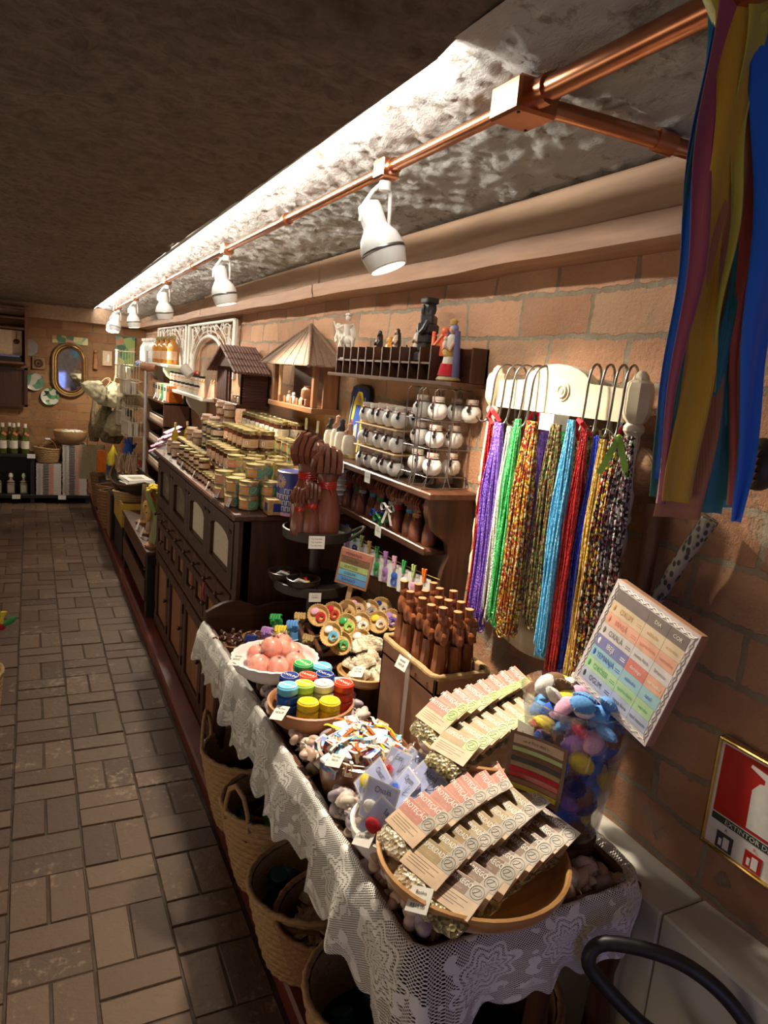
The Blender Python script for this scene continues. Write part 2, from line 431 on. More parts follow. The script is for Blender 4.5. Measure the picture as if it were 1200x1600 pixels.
# ---------------------------------------------------------------- more materials
wood('dark_wood', (.085, .030, .014), (.038, .013, .007), .42, 2, 9, .2)
wood('dark_wood_y', (.105, .038, .017), (.048, .017, .008), .38, 1, 9, .2)
wood('dark_wood_x', (.085, .030, .014), (.040, .014, .007), .42, 0, 9, .2)
wood('black_wood', (.018, .013, .010), (.010, .008, .006), .5, 1, 9, .2)
wood('mid_wood', (.34, .15, .055), (.22, .09, .035), .5, 2, 9, .2)
wood('mid_wood_y', (.30, .13, .05), (.20, .085, .032), .5, 1, 9, .2)
wood('pale_wood', (.62, .42, .22), (.48, .30, .14), .45, 0, 7, .15)
wood('cream_wood', (.62, .54, .39), (.52, .43, .30), .5, 1, 5, .12)
wood('thatch', (.24, .145, .09), (.13, .075, .045), .8, 2, 22, .7)
pm('tray_wood', (.035, .022, .016), (.018, .012, .009), .5, scale=12)
pm('label_white', (.80, .78, .72), (.74, .72, .66), .5, scale=60)
pm('ink', (.03, .03, .03), (.05, .05, .05), .6)
pm('iron_dark', (.02, .017, .015), (.035, .03, .025), .4, 1)
pm('curtain_cream', (.74, .66, .52), (.60, .52, .38), .8, scale=120, bump=.4, bdist=.001)
pm('old_glass', (.30, .25, .18), (.22, .18, .13), .12, scale=4, Specular_IOR_Level=.8)
pm('straw', (.46, .29, .13), (.30, .17, .07), .7, scale=90, stretch=(1, 1, 4), bump=.4, bdist=.0015)
pm('straw_brown', (.30, .15, .065), (.18, .085, .035), .7, scale=90, stretch=(1, 1, 4), bump=.4, bdist=.0015)
pm('red_fabric', (.55, .03, .02), (.42, .02, .02), .6)
pm('wrought', (.20, .18, .16), (.30, .28, .26), .3, .9)
pm('white_paint', (.78, .75, .66), (.70, .66, .56), .5, scale=8)
pm('black_rubber', (.012, .012, .013), (.02, .02, .02), .45)
pm('brass', (.75, .50, .16), (.60, .38, .10), .25, 1)

# ---------------------------------------------------------------- ceiling rail and its spot lamps
RX = .745; RZ = 2.078
def rz_(y): return RZ - .010*max(0, y-3.5)
root = empty('copper_pipe_rail', (RX, 0, 0))
tag(root, 'long copper pipe lamp rail with square boxes running under the ceiling', 'pipe')
mb = MB('copper')
mb.tube([(0, .45, RZ), (0, 1.12, RZ)], .019, 16)
mb.tube([(0, 1.08, RZ), (0, 2.0, RZ), (0, 3.5, RZ), (0, 6, rz_(6)), (0, 7.6, rz_(7.6))], .0135, 14)
mb.build('pipe', root)
mb = MB('copper'); mb.cb(0, 1.075, RZ-.004, .082, .085, .055, .005); mb.tube([(0, 1.005, RZ), (0, 1.04, RZ)], .024, 16)
b_ = mb.build('junction_box', root)
for a in (-.03, .03): MB('iron_dark').cyl(.003, -.0015, 0, 8, (a, 1.075+a, RZ-.0315)).build('screw', b_)
SPY = [1.60, 3.13, 4.62, 6.1, 7.3, 7.55]
for y in SPY:
    mb = MB('copper'); mb.cb(0, y, rz_(y), .046, .052, .044, .004); mb.tube([(0, y-.045, rz_(y)), (0, y-.02, rz_(y))], .018, 14); mb.build('junction_box', root)
for y in (2.33, 2.34+1.5):
    mb = MB('copper'); mb.tube([(0, y-.012, rz_(y)), (0, y+.012, rz_(y))], .019, 14); mb.build('coupling', root)
mb = MB('copper')
mb.tube([(.03, 1.06, RZ-.005), (.20, 1.02, RZ-.02), (.33, .985, RZ-.035), (.375, .965, RZ-.065), (.385, .955, RZ-.12)], .015, 14)
mb.tube([(.24, 1.01, RZ-.023), (.275, 1.0, RZ-.028)], .020, 14)
mb.build('branch_pipe', root)

def spot():
    r = empty('spot_lamp')
    mb = MB('white_metal')
    for s in (-1, 1):
        mb.tube([(s*.008, 0, -.024), (s*.022-.006, .003, -.045), (s*.036-.016, .008, -.085), (s*.036-.016, .008, -.115)], .0045, 8)
    mb.cyl(.014, -.040, -.020, 16)
    mb.build('bracket', r)
    h = empty('head'); h.parent = r
    COL.objects.unlink(h); bpy.data.objects.remove(h)
    mb = MB('white_metal')
    X = SPOT_TILT
    mb.at(X)
    mb.lathe([(0, .052), (.012, .052), (.026, .046), (.029, .034), (.029, -.005), (.033, -.014), (.046, -.032), (.053, -.055), (.053, -.075), (.046, -.105), (.042, -.108), (.042, -.100), (.036, -.078), (0, -.075)], 28)
    mb.build('housing', r)
    mb = MB('wrought'); mb.at(X); mb.lathe([(.0535, -.072), (.0545, -.070), (.0545, -.066), (.0535, -.064)], 28)
    mb.build('ring', r)
    mb = MB('lamp_glow'); mb.at(X); mb.lathe([(0, -.088), (.039, -.090)], 24); mb.build('lens', r)
    return r
SPOTS = [((-12, -20), 'large white spot lamp nearest on the copper rail', 250, (.87, 1.16, .80)),
         ((-6, -13), 'second white spot lamp along the rail from the front', 190, (.88, 2.60, 1.0)),
         ((4, -8), 'third white spot lamp along the rail from the front', 160, (.92, 4.1, 1.1)),
         ((-4, -6), 'fourth white spot lamp, by the white arch panel', 140, (.95, 5.8, 1.0)),
         ((-10, 12), 'fifth white spot lamp, near the back wall', 90, (.85, 7.8, 1.1)),
         ((-24, 22), 'last white spot lamp, at the far end of the rail', 70, (.35, 8.2, .9))]
for y, (tl, lab, e, tg) in zip(SPY, SPOTS):
    SPOT_TILT = T(-.016, .008, -.115, tl[0], tl[1], 0)
    o = spot(); o.location = (RX, y, rz_(y)-.006)
    o.rotation_euler = (0, 0, R_(12*rnd()-6))
    tag(o, lab, 'spot lamp', None)
    mouth = V((RX, y, rz_(y)-.006)) + (SPOT_TILT @ V((0, 0, -.115)))
    lamp('spot_light', 'SPOT', mouth, e*.42, (1, .86, .66), tg, spot_size=R_(122), spot_blend=1.0, shadow_soft_size=.028)

# ---------------------------------------------------------------- the long cabinet
root = empty('cabinet', (.65, 2.38, .06))
tag(root, 'long dark wooden cabinet with glazed doors, its top crowded with jars and tins', 'cabinet')
L = 1.77; D = .49; Hc = 1.005
mb = MB('dark_wood')
mb.box(.018, 0, .04, D, L, Hc); mb.box(.0, 0, 0, .05, .05, Hc, .003); mb.box(0, L-.05, 0, .05, L, Hc, .003); mb.box(D-.05, 0, 0, D, .05, .1)
mb.build('body', root)
mb = MB('dark_wood_y'); mb.box(-.025, -.02, Hc, D+.005, L+.02, Hc+.025, .006); mb.build('cabinet_top', root)
mb = MB('dark_wood_y')
for z in (.005, .455, .485, .64, .665, .715, .98): mb.box(0, .05, z, .02, L-.05, z+.025, .003)
mb.build('face_rail', root)
def framed(name, y0, y1, z0, z1, fr, inner, arch=False, x=-.006, inx=.012, grooves=0):
    m_ = MB('dark_wood')
    m_.box(x, y0, z0, .02, y0+fr, z1, .003); m_.box(x, y1-fr, z0, .02, y1, z1, .003)
    m_.box(x, y0+fr, z0, .02, y1-fr, z0+fr, .003)
    if arch:
        pts = [(y0+fr, z1), (y0+fr, z1-fr-.03)] + [(y0+fr+(y1-y0-2*fr)*k/10, z1-fr-.03+.03*sin(pi*k/10)**.5) for k in range(1, 10)] + [(y1-fr, z1-fr-.03), (y1-fr, z1)]
        m_.at(M(((0, 0, 1, 0), (1, 0, 0, 0), (0, 1, 0, 0), (0, 0, 0, 1)))).prism(pts, x, .02).at()
    else: m_.box(x, y0+fr, z1-fr, .02, y1-fr, z1, .003)
    if inner == 'dark_wood':
        m_.m('mid_wood'); n = max(1, int((y1-y0-2*fr)/.035)) if grooves else 1; w = (y1-y0-2*fr)/n
        for k in range(n): m_.box(inx-.006, y0+fr+k*w+.001, z0+fr, .02, y0+fr+(k+1)*w-.001, z1-fr, .003)
    d = m_.build(name, root)
    if inner != 'dark_wood':
        g = MB(inner).box(inx, y0+fr-.002, z0+fr-.002, inx+.003, y1-fr+.002, z1-.005).build('curtain' if 'curtain' in inner else 'pane', d)
    return d
def knob(y, z, par, l=.03):
    k = MB('dark_wood').at(T(0, y, z, 0, -90, 0)); k.lathe([(.009, 0), (.006, .006), (.005, l-.012), (.010, l-.006), (.011, l), (.006, l+.004), (0, l+.005)], 14)
    k.build('knob', par)
for k in range(4):
    y0 = .055 + k*.418
    d = framed('door', y0, y0+.405, .735, .99, .052, 'curtain_cream' if k < 2 else 'old_glass', True)
    for yh in (.01, .36): MB('iron_dark').box(-.009, y0+yh, .945, -.005, y0+yh+.035, .955).build('hinge', d)
    for j in (0, 1):
        yy = y0 + .105 + j*.205
        dr = MB('dark_wood_y').box(-.006, yy-.096, .667, .01, yy+.096, .714, .004).build('drawer', root)
        knob(yy, .69, dr, .036)
        d2 = framed('small_door', yy-.098, yy+.098, .485, .64, .038, 'dark_wood')
        if (k+j) % 2: knob(yy+.07, .56, d2, .022)
    d3 = framed('lower_door', y0, y0+.405, .03, .455, .055, 'dark_wood', grooves=1)
    for zz in (.10, .36): MB('iron_dark').box(-.012, y0+.398, zz, -.004, y0+.412, zz+.045, .001).build('hinge', d3)
    knob(y0+.03, .27, d3, .02)
mb = MB('red_fabric'); mb.tube([(0, .0, .0), (-.004, .003, -.03), (0, -.004, -.06)], .004, 6); mb.tube([(0, .0, .0), (-.006, -.006, -.035), (-.002, -.008, -.07)], .003, 6)
tag(mb.build('red_ribbon', loc=(.612, 2.70, .745)), 'short red ribbon tied round a cabinet drawer knob', 'ribbon')

# ---------------------------------------------------------------- the display table
root = empty('display_table', (.535, .80, .06))
tag(root, 'low wooden display table with tray rim, covered with shells, bowls and baskets of trinkets', 'table')
LT = 1.53; DT = .49
mb = MB('dark_wood_y'); mb.box(0, 0, .57, DT, LT, .60, .003); mb.build('table_board', root)
mb = MB('dark_wood_y'); mb.box(0, 0, .57, .022, LT, .655, .004); mb.box(DT-.02, 0, .57, DT, LT, .655, .004); mb.build('side_rail', root)
mb = MB('dark_wood_x'); mb.box(.02, .0, .57, DT-.02, .022, .655, .004); mb.build('end_rail', root)
mb = MB('dark_wood_x')
pts = [(0, .50), (0, .70)] + [(DT*k/16, .70 + .035*sin(pi*min(1, k/6))*(1 if k < 6 else 0) + (.018 if k > 5 else 0)*min(1, (k-5)/3)) for k in range(1, 16)] + [(DT, .72), (DT, .50)]
mb.at(M(((1, 0, 0, 0), (0, 0, 1, 0), (0, 1, 0, 0), (0, 0, 0, 1)))).prism(pts, LT-.02, LT)
mb.build('back_board', root)
for x, y in ((.30, .03), (DT-.03, .03), (.05, LT-.06), (DT-.03, LT-.06)):
    mb = MB('dark_wood').at(T(x, y)); mb.lathe([(.018, 0), (.022, .05), (.017, .12), (.026, .3), (.02, .45), (.028, .5), (.028, .57)], 16); mb.build('leg', root)

# ---------------------------------------------------------------- lace cloth on the table rims
def f(m):
    t = NT(m); uv = t.n('UVMap').outputs[0]; sp = t.n('SeparateXYZ', {0: uv}); u, v = sp.outputs[0], sp.outputs[1]   # metres
    def wrap(x, p, o=0.0): return t.math('SUBTRACT', t.math('MULTIPLY', t.math('FRACT', t.math('ADD', t.math('DIVIDE', x, p), o)), p), p/2)
    nzz = t.n('TexNoise', {'Vector': uv, 'Scale': 9.0, 'Detail': 2})
    # medallions
    du = wrap(u, .17); dv = t.math('SUBTRACT', v, .115)
    r = t.math('SQRT', t.math('ADD', t.math('MULTIPLY', du, du), t.math('MULTIPLY', t.math('MULTIPLY', dv, dv), .8)))
    ang = t.math('ARCTAN2', dv, du)
    pet = t.math('MULTIPLY', t.math('SINE', t.math('MULTIPLY', ang, 8.0)), .007)
    rr = t.math('ADD', r, pet)
    ring = t.math('GREATER_THAN', t.math('SINE', t.math('MULTIPLY', rr, 420.0)), .15)
    inmed = t.math('LESS_THAN', rr, .058)
    # net of small holes
    net = .0062
    a1 = wrap(t.math('ADD', u, v), net); b1 = wrap(t.math('SUBTRACT', u, v), net)
    hole = t.math('LESS_THAN', t.math('ADD', t.math('MULTIPLY', a1, a1), t.math('MULTIPLY', b1, b1)), .0000062)
    holeb = t.math('LESS_THAN', t.math('ADD', t.math('MULTIPLY', a1, a1), t.math('MULTIPLY', b1, b1)), .0000034)
    # leaf like solid areas between
    leaf = t.math('GREATER_THAN', t.n('TexVoronoi', {'Vector': uv, 'Scale': 26.0}).outputs[0], .43)
    leaf2 = t.math('LESS_THAN', t.math('ABSOLUTE', t.math('SINE', t.math('ADD', t.math('MULTIPLY', u, 60.0), t.math('MULTIPLY', nzz.outputs[0], 14.0)))), .5)
    hA = t.math('MULTIPLY', t.math('MULTIPLY', inmed, ring), hole)
    hB = t.math('MULTIPLY', t.math('MULTIPLY', t.math('SUBTRACT', 1.0, inmed), t.math('MAXIMUM', leaf, leaf2)), hole)
    band = t.math('MULTIPLY', t.math('LESS_THAN', t.math('ABSOLUTE', t.math('SUBTRACT', v, .205)), .012), t.math('GREATER_THAN', t.math('SINE', t.math('MULTIPLY', u, 260.0)), .2))
    h = t.math('MAXIMUM', t.math('MAXIMUM', hA, hB), t.math('MULTIPLY', band, hole))
    t.set(t.b, 'Base Color', (.80, .78, .74)); t.set(t.b, 'Roughness', .85)
    t.set(t.b, 'Alpha', t.math('SUBTRACT', 1.0, h))
    n2 = t.n('TexNoise', {'Vector': uv, 'Scale': 500.0})
    t.set(t.b, 'Normal', t.bump(t.math('ADD', n2.outputs[0], t.math('MULTIPLY', t.math('MAXIMUM', inmed, leaf), .6)), .5, .0015))
SPEC['lace'] = f
mb = MB('lace')
# path along the rims: down the aisle side towards the camera, round the near corner, along the near end, up the wall side
P0 = [(.538, 2.32), (.537, .86), (.541, .825), (.560, .806), (.60, .803), (.96, .803), (1.0, .812), (1.022, .84), (1.03, .90), (1.035, 1.06)]
seg = [(V(P0[i+1])-V(P0[i])).length for i in range(len(P0)-1)]; tot = sum(seg)
def at_len(l):
    i = 0
    while i < len(seg)-1 and l > seg[i]: l -= seg[i]; i += 1
    a, b = V(P0[i]), V(P0[i+1]); d = (b-a).normalized(); p = a + d*l
    return p, V((d.y, -d.x))
CUM = [sum(seg[:i]) for i in range(len(seg)+1)]
def lace(u, v):
    l = u*tot; p = at_len(l)[0]
    n = V((0, 0))
    for e in (-.04, -.02, 0, .02, .04): n += at_len(min(tot, max(0, l+e)))[1]
    n.normalize()
    wall = max(0, min(1, (l-CUM[5])/.08))
    inn = .012 + .12*wall
    w = -inn + v*(.178+inn)
    scal = .5 + .5*cos(2*pi*l/.085)
    if w < 0: off = w; z = .722 - min(.035, -w*1.0) + .006*noise.noise((l*20, w*20, 0))
    elif w < .014: off = w; z = .722 + .005*sin(pi*w/.014)
    else:
        hang = (w - .014)*(1 - .16*scal*(v > .82))*(.75 + .25*min(1, l/.6))
        hang *= 1 - .75*wall
        a = hang/.16
        f_ = sin(l*34 + 3*noise.noise((l*4, 0, 0))) + .7*sin(l*15+1) + .5*noise.noise((l*30, w*6, 2))
        c = math.exp(-((l-CUM[3])/.07)**2)
        off = .014 + .012*min(1, a*4) + hang*.10 + a*(.013 + .016*c)*f_ + c*.03*a
        z = .722 - hang*(.95 + .25*c)*(1 - .28*max(0, min(1, (l-CUM[4])/.05))) + .006*sin(l*30)*a
    return (p.x + n.x*off, p.y + n.y*off, z)
mb.surf(lace, 620, 46, uvs=True)
for k in mb.uv: mb.uv[k] = [(a*tot, b*.26) for a, b in mb.uv[k]]
cl = mb.build('lace_cloth', ang=80, recalc=False)
tag(cl, 'white crocheted lace cloth draped along the rims of the low display table', 'lace cloth')
sol = cl.modifiers.new('thickness', 'SOLIDIFY'); sol.thickness = .0012; sol.offset = 0

# ---------------------------------------------------------------- woven floor baskets
def woven(r0, r1, h, rows, n, amp, mats='straw', lean=0):
    mb = MB(mats)
    rp = 5
    def fn(u, v, inn=0):
        k = v*rows; row = int(min(k, rows-1e-6)); f_ = k-row
        a = 2*pi*u; r = r0 + (r1-r0)*(v**.75)
        b = amp*(.35+.65*abs(sin(n*a/2 + row*pi/2 + .35*f_)))*sin(pi*f_)**.7
        r += b - inn
        r *= 1 + .012*sin(2*a+1) + .01*noise.noise((cos(a)*1.5, sin(a)*1.5, v*3))
        return (r*cos(a), r*sin(a), v*h + .006*sin(2*a)*v)
    mb.surf(lambda u, v: fn(u, v), n*4, rows*rp+1, closeu=True)
    mb.surf(lambda u, v: fn(u, v, .011), n*2, rows*2+1, closeu=True)
    mb.lathe([(0, .004), (r0, .004)], 32)
    return mb
def basket(name, loc, r0, r1, h, rows, n, amp, mat, label, handles=(), rot=(0, 0, 0)):
    root = empty(name, loc); tag(root, label, 'basket'); root.rotation_euler = tuple(R_(a) for a in rot)
    woven(r0, r1, h, rows, n, amp, mat).build('basket_body', root, ang=60)
    mb = MB(mat); mb.tube([((r1+.0)*cos(2*pi*k/60)*(1+.012*sin(4*pi*k/60+1)), (r1)*sin(2*pi*k/60)*(1+.012*sin(4*pi*k/60+1)), h + .006*sin(4*pi*k/60) + .002*sin(k*2.1)) for k in range(60)], [.008+.0015*sin(k*2.6) for k in range(60)], 8, closed=True)
    mb.build('rim', root, ang=60)
    for a in handles:
        mb = MB(mat)
        for s in (0, .006):
            mb.tube([((r1+.003)*cos(a+d)*1.0, (r1+.003)*sin(a+d), h-.02 + hh + s) for d, hh in ((-.30, 0), (-.28, .05), (-.18, .10), (0, .125), (.18, .10), (.28, .05), (.30, 0))], .006, 8)
        mb.build('handle', root, ang=60)
    return root
b1 = basket('woven_basket', (.668, 2.13, .06), .100, .163, .275, 13, 26, .007, 'straw', 'straw floor basket farthest back under the lace, nearest the cabinet', (2.6, -.3))
b2 = basket('woven_basket', (.662, 1.83, .06), .100, .165, .275, 13, 26, .007, 'straw', 'straw floor basket holding red and green cords under the lace', (3.6, .6))
b3 = basket('woven_basket', (.662, 1.51, .06), .105, .168, .235, 11, 26, .007, 'straw', 'wide straw floor basket with a finer basket nested in its mouth')
b4 = basket('woven_basket', (.670, 1.405, .12), .085, .125, .18, 20, 40, .003, 'straw_brown', 'finely woven brown basket full of wrapped shells, nested in a wider basket', (), (4, -6, 0))
b5 = basket('woven_basket', (.672, 1.12, .06), .105, .166, .27, 13, 26, .007, 'straw', 'dark straw basket nearest the camera at the edge of the red step')
b6 = basket('woven_basket', (.80, .96, .06), .11, .165, .36, 30, 44, .003, 'straw_brown', 'tall fine wicker basket half hidden below the corner of the lace')
pm('amber_shell', (.30, .16, .07), (.70, .52, .34), .3, scale=30)
pm('green_band', (.03, .30, .07), (.02, .2, .05), .5)
pm('plastic_clear_dark', (.10, .10, .11), (.04, .04, .05), .12, scale=50, detail=3, bump=.6, bdist=.004)
pm('teal_band', (.03, .16, .22), (.02, .10, .14), .4)
def shard():
    mb = MB('amber_shell'); w = random.Random(3)
    def fn(u, v):
        a = 2*pi*u; r = sin(pi*v)*(.03 + .008*sin(5*a) + .012*noise.noise((cos(a)*2, sin(a)*2, v*4)))
        return (r*cos(a)*1.4, r*sin(a), -.013*cos(pi*v) + .01*sin(a*2)*sin(pi*v))
    mb.surf(fn, 18, 9, closeu=True); return mb.build('wrapped_shell')
for k in range(16):
    a = ru(0, 6.28); r = .088*math.sqrt(rnd())
    put('shard', shard, (b4.location.x + r*cos(a), b4.location.y + r*sin(a), .235 + .025*(k > 7) + ru(0, .015)), (ru(-40, 40), ru(-40, 40), ru(0, 360)),
        'glossy brown wrapped shell piece in the finely woven basket', 'shell', 'wrapped shells in the fine basket')
def scrap(col, l=.09):
    def g():
        mb = MB(col); mb.tube([(-l/2, 0, 0), (-l/5, .012, .012), (l/6, -.01, .014), (l/2, .006, 0)], [.006, .010, .010, .005], 8)
        mb.tube([(-l/2, .0, 0), (-l/2.3, .02, .01), (-l/4, .03, 0)], .004, 6); return mb.build('cord_bundle')
    return g
for k in range(22):
    c, nm = (('red_fabric', 'red'), ('green_band', 'green'), ('plastic_clear_dark', 'dark'), ('dark_wood', 'brown'))[k % 4]
    a = ru(0, 6.28); r = .12*math.sqrt(rnd())
    put('scrap'+c, scrap(c), (b2.location.x + r*cos(a), b2.location.y + r*sin(a), .25 + ru(0, .03)), (ru(-25, 25), ru(-25, 25), ru(0, 360)), nm + ' cord bundle lying in the second straw basket under the lace', 'cord', nm + ' cord bundles in the second basket')
def tin_dark():
    mb = MB('teal_band'); mb.cyl(.026, 0, .022, 20, b=.002); return mb.build('round_tin')
for bb, n_, z in ((b1, 7, .22), (b5, 8, .20), (b3, 4, .21), (b6, 6, .30)):
    for k in range(n_):
        a = ru(0, 6.28) if bb is not b3 else ru(1.6, 4.2); r = .10*math.sqrt(rnd()) if bb is not b3 else .13
        put('dtin', tin_dark, (bb.location.x + r*cos(a), bb.location.y + r*sin(a), z + ru(0, .02)), (ru(-35, 35), ru(-35, 35), 0), 'small dark teal tin in ' + {b1: 'the straw basket nearest the cabinet', b5: 'the straw basket nearest the camera', b3: 'the wide straw basket behind the nested one', b6: 'the tall fine wicker basket'}[bb], 'tin', 'dark tins in a basket %s' % {b1: 'by the cabinet', b5: 'at the front', b3: 'in the middle', b6: 'under the lace corner'}[bb])
# made-up dark fillers standing in for the depth of the deep baskets
pm('dark_filler', (.03, .022, .02), (.015, .012, .012), .8, scale=14, detail=5, bump=.8, bdist=.02)
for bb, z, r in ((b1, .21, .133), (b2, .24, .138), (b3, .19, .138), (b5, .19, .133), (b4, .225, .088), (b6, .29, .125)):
    mb = MB('dark_filler'); mb.surf(lambda u, v: (v*r*cos(2*pi*u), v*r*sin(2*pi*u), .03*noise.noise((v*r*20*cos(2*pi*u), v*r*20*sin(2*pi*u), r*50))*(1-v*v) + .0), 30, 9, closeu=True)
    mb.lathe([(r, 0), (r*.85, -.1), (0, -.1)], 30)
    tag(mb.build('dark_filler', loc=(bb.location.x, bb.location.y, z)), 'added dark filler inside ' + {b1: 'the basket nearest the cabinet', b2: 'the basket of red and green cords', b3: 'the wide basket under the nested one', b4: 'the finely woven nested basket', b5: 'the basket nearest the camera', b6: 'the tall fine wicker basket'}[bb], 'filler')

# ---------------------------------------------------------------- fire sign and extinguisher
pm('sign_red', (.50, .022, .015), (.46, .02, .015), .3)
pm('sign_green', (.035, .05, .03), (.03, .045, .025), .4)
root = empty('framed_fire_sign', (1.135, .56, .80)); root.rotation_euler = (R_(0), 0, 0)
tag(root, 'gold framed red and white fire extinguisher sign hanging on the brick wall', 'sign')
Fx = M(((0, 0, -1, 0), (-1, 0, 0, 0), (0, 1, 0, 0), (0, 0, 0, 1)))    # text lies on a face that looks to -x : right = -y, up = z
SWd, SHt = .215, .215
mb = MB('brass')
for y0, z0, y1, z1 in ((-.0, 0, SWd, .006), (0, SHt-.006, SWd, SHt), (0, 0, .006, SHt), (SWd-.006, 0, SWd, SHt)): mb.box(-.012, y0, z0, .004, y1, z1, .002)
mb.build('frame', root)
mb = MB('label_white'); mb.box(-.004, .004, .004, .002, SWd-.004, SHt-.004); mb.at(T(0, 0, 0))
mb.m('sign_red').box(-.0048, .012, .072, -.0042, SWd-.012, SHt-.012)
mb.m('sign_green').box(-.0048, .012, .056, -.0042, SWd-.012, .069)
def poly_on(mb, pts, x, mat):
    mb.m(mat); mb.add([(x, y, z) for y, z in pts], [tuple(range(len(pts)))])
Y = lambda a: SWd/2 - a
ext = [(-.028, .078), (.028, .078), (.030, .150), (.018, .168), (.010, .170), (.010, .178), (.040, .188), (.038, .194), (.006, .190), (-.012, .196), (-.040, .184), (-.052, .170), (-.046, .165), (-.036, .176), (-.012, .180), (-.012, .170), (-.020, .168), (-.030, .150)]
poly_on(mb, [(Y(-a), z) for a, z in ext][::-1], -.0056, 'label_white')
mb.text('EXTINTOR DE ÁGUA', T(-.0052, SWd/2, .0625) @ Fx, .0125, 'label_white', sx=1.15)
for k, (c, gl) in enumerate((('ink', 'A'), ('sign_red', 'B'), ('teal_band', 'C'))):
    yy = SWd - .045 - k*.058
    mb.m(c).box(-.0050, yy-.017, .008, -.0044, yy+.017, .040)
    mb.m('label_white').box(-.0056, yy-.010, .012, -.0051, yy+.002, .034); mb.box(-.0056, yy+.005, .014, -.0051, yy+.011, .028)
    mb.text(gl, T(-.0052, yy, .0475) @ Fx, .009, c)
mb.build('sign_plate', root)
mb = MB('old_glass')
root = empty('fire_extinguisher', (1.0, .60, .06)); tag(root, 'red fire extinguisher with black hose standing by the tiled ledge', 'fire extinguisher')
mb = MB('sign_red'); mb.lathe([(0, 0), (.072, 0), (.075, .01), (.075, .36), (.06, .40), (.03, .425), (.02, .43), (.02, .45), (0, .45)], 28); mb.build('cylinder', root)
mb = MB('iron_dark'); mb.cyl(.018, .44, .475, 16); mb.cb(0, .01, .478, .03, .05, .02, .004); mb.cyl(.014, 0, .01, 14, (.0, .0, .49)); mb.build('valve', root)
mb = MB('sign_red'); mb.at(T(0, 0, .50, 12, 0, -75)); mb.box(-.012, -.02, -.005, .012, .135, .006, .003); mb.at(T(0, 0, .475, -8, 0, -75)); mb.box(-.010, .0, -.004, .010, .13, .003, .003); mb.build('lever', root)
mb = MB('black_rubber'); mb.tube(smooth([(-.01, .02, .475), (-.07, .07, .50), (-.13, .12, .56), (-.155, .14, .60), (-.13, .13, .635), (-.06, .06, .645), (-.01, 0, .62), (.03, -.045, .56), (.05, -.07, .48)]), .0125, 12); mb.build('hose', root)
mb = MB('brass'); mb.tube([(.0, .0, .50), (.004, -.018, .525), (.0, -.03, .50), (-.01, -.02, .47)], .002, 6); mb.build('safety_pin', root)
# dark stool and low chest in the shade under the near end of the table
root = empty('wooden_chest', (.76, .58, .06)); tag(root, 'dark round-topped wooden chest in the shade below the near end of the table', 'chest')
mb = MB('black_wood'); mb.lathe([(0, 0), (.13, 0), (.135, .02), (.135, .30), (.13, .31), (0, .31)], 30, sy=.85); mb.build('chest_body', root)
mb = MB('dark_wood_x'); mb.lathe([(0, .33), (.06, .33), (.12, .322), (.145, .31), (.145, .30), (.10, .30)], 30, sy=.85); mb.build('lid', root)

# ================================================================ goods on the display table
SIDE = lambda phi=0, t=35: (t, 0, -90+phi)
def plain(name, c, r=.5, **k): pm(name, c, None, r, scale=40, **k)
plain('kraft', (.62, .44, .28)); plain('card_pink', (.50, .19, .15)); plain('card_olive', (.36, .25, .10)); plain('card_brown', (.20, .11, .06))
plain('card_green', (.42, .55, .20)); plain('card_grey', (.42, .38, .32)); plain('card_ink', (.16, .10, .06)); plain('card_blue', (.50, .55, .85))
def herb(name, cols):
    def f(m):
        t = NT(m); co = t.coords()
        v = t.n('TexVoronoi', {'Vector': co, 'Scale': 150.0}); n = t.n('TexNoise', {'Vector': co, 'Scale': 60.0, 'Detail': 5})
        sp = t.n('SeparateXYZ', {0: v.outputs['Color']})
        t.set(t.b, 'Base Color', t.ramp(sp.outputs[0], [(.15, cols[0]), (.4, cols[1]), (.65, cols[2]), (.9, cols[3])], 'CONSTANT'))
        t.set(t.b, 'Roughness', .25); t.set(t.b, 'Coat Weight', 1.0); t.set(t.b, 'Coat Roughness', .06)
        t.set(t.b, 'Normal', t.bump(t.math('ADD', v.outputs[0], n.outputs[0]), .8, .004))
        t.set(t.b, 'Coat Normal', t.bump(n.outputs[0], .9, .006))
    SPEC[name] = f
herb('herb_pale', ((.45, .36, .22), (.62, .55, .40), (.30, .22, .12), (.70, .64, .5)))
herb('herb_leaf', ((.20, .16, .06), (.33, .27, .11), (.12, .09, .04), (.42, .36, .17)))
def f(m):
    t = NT(m); t.set(t.b, 'Base Color', (.96, .97, 1)); t.set(t.b, 'Roughness', .07); t.set(t.b, 'Transmission Weight', 1.0); t.set(t.b, 'IOR', 1.3)
    n = t.n('TexNoise', {'Vector': t.coords(), 'Scale': 40.0, 'Detail': 3}); t.set(t.b, 'Normal', t.bump(n.outputs[0], .5, .004))
    t.set(t.b, 'Alpha', .35)
SPEC['film'] = f
def f(m):
    t = NT(m); t.set(t.b, 'Base Color', (.97, .99, .98)); t.set(t.b, 'Roughness', .0); t.set(t.b, 'Transmission Weight', 1.0); t.set(t.b, 'IOR', 1.45)
    t.set(t.b, 'Alpha', .42)
SPEC['clear_glass'] = f
def f(m):
    t = NT(m); t.set(t.b, 'Base Color', (.97, .99, .98)); t.set(t.b, 'Roughness', .0); t.set(t.b, 'Transmission Weight', 1.0); t.set(t.b, 'IOR', 1.4); t.set(t.b, 'Alpha', .14)
SPEC['jar_glass'] = f
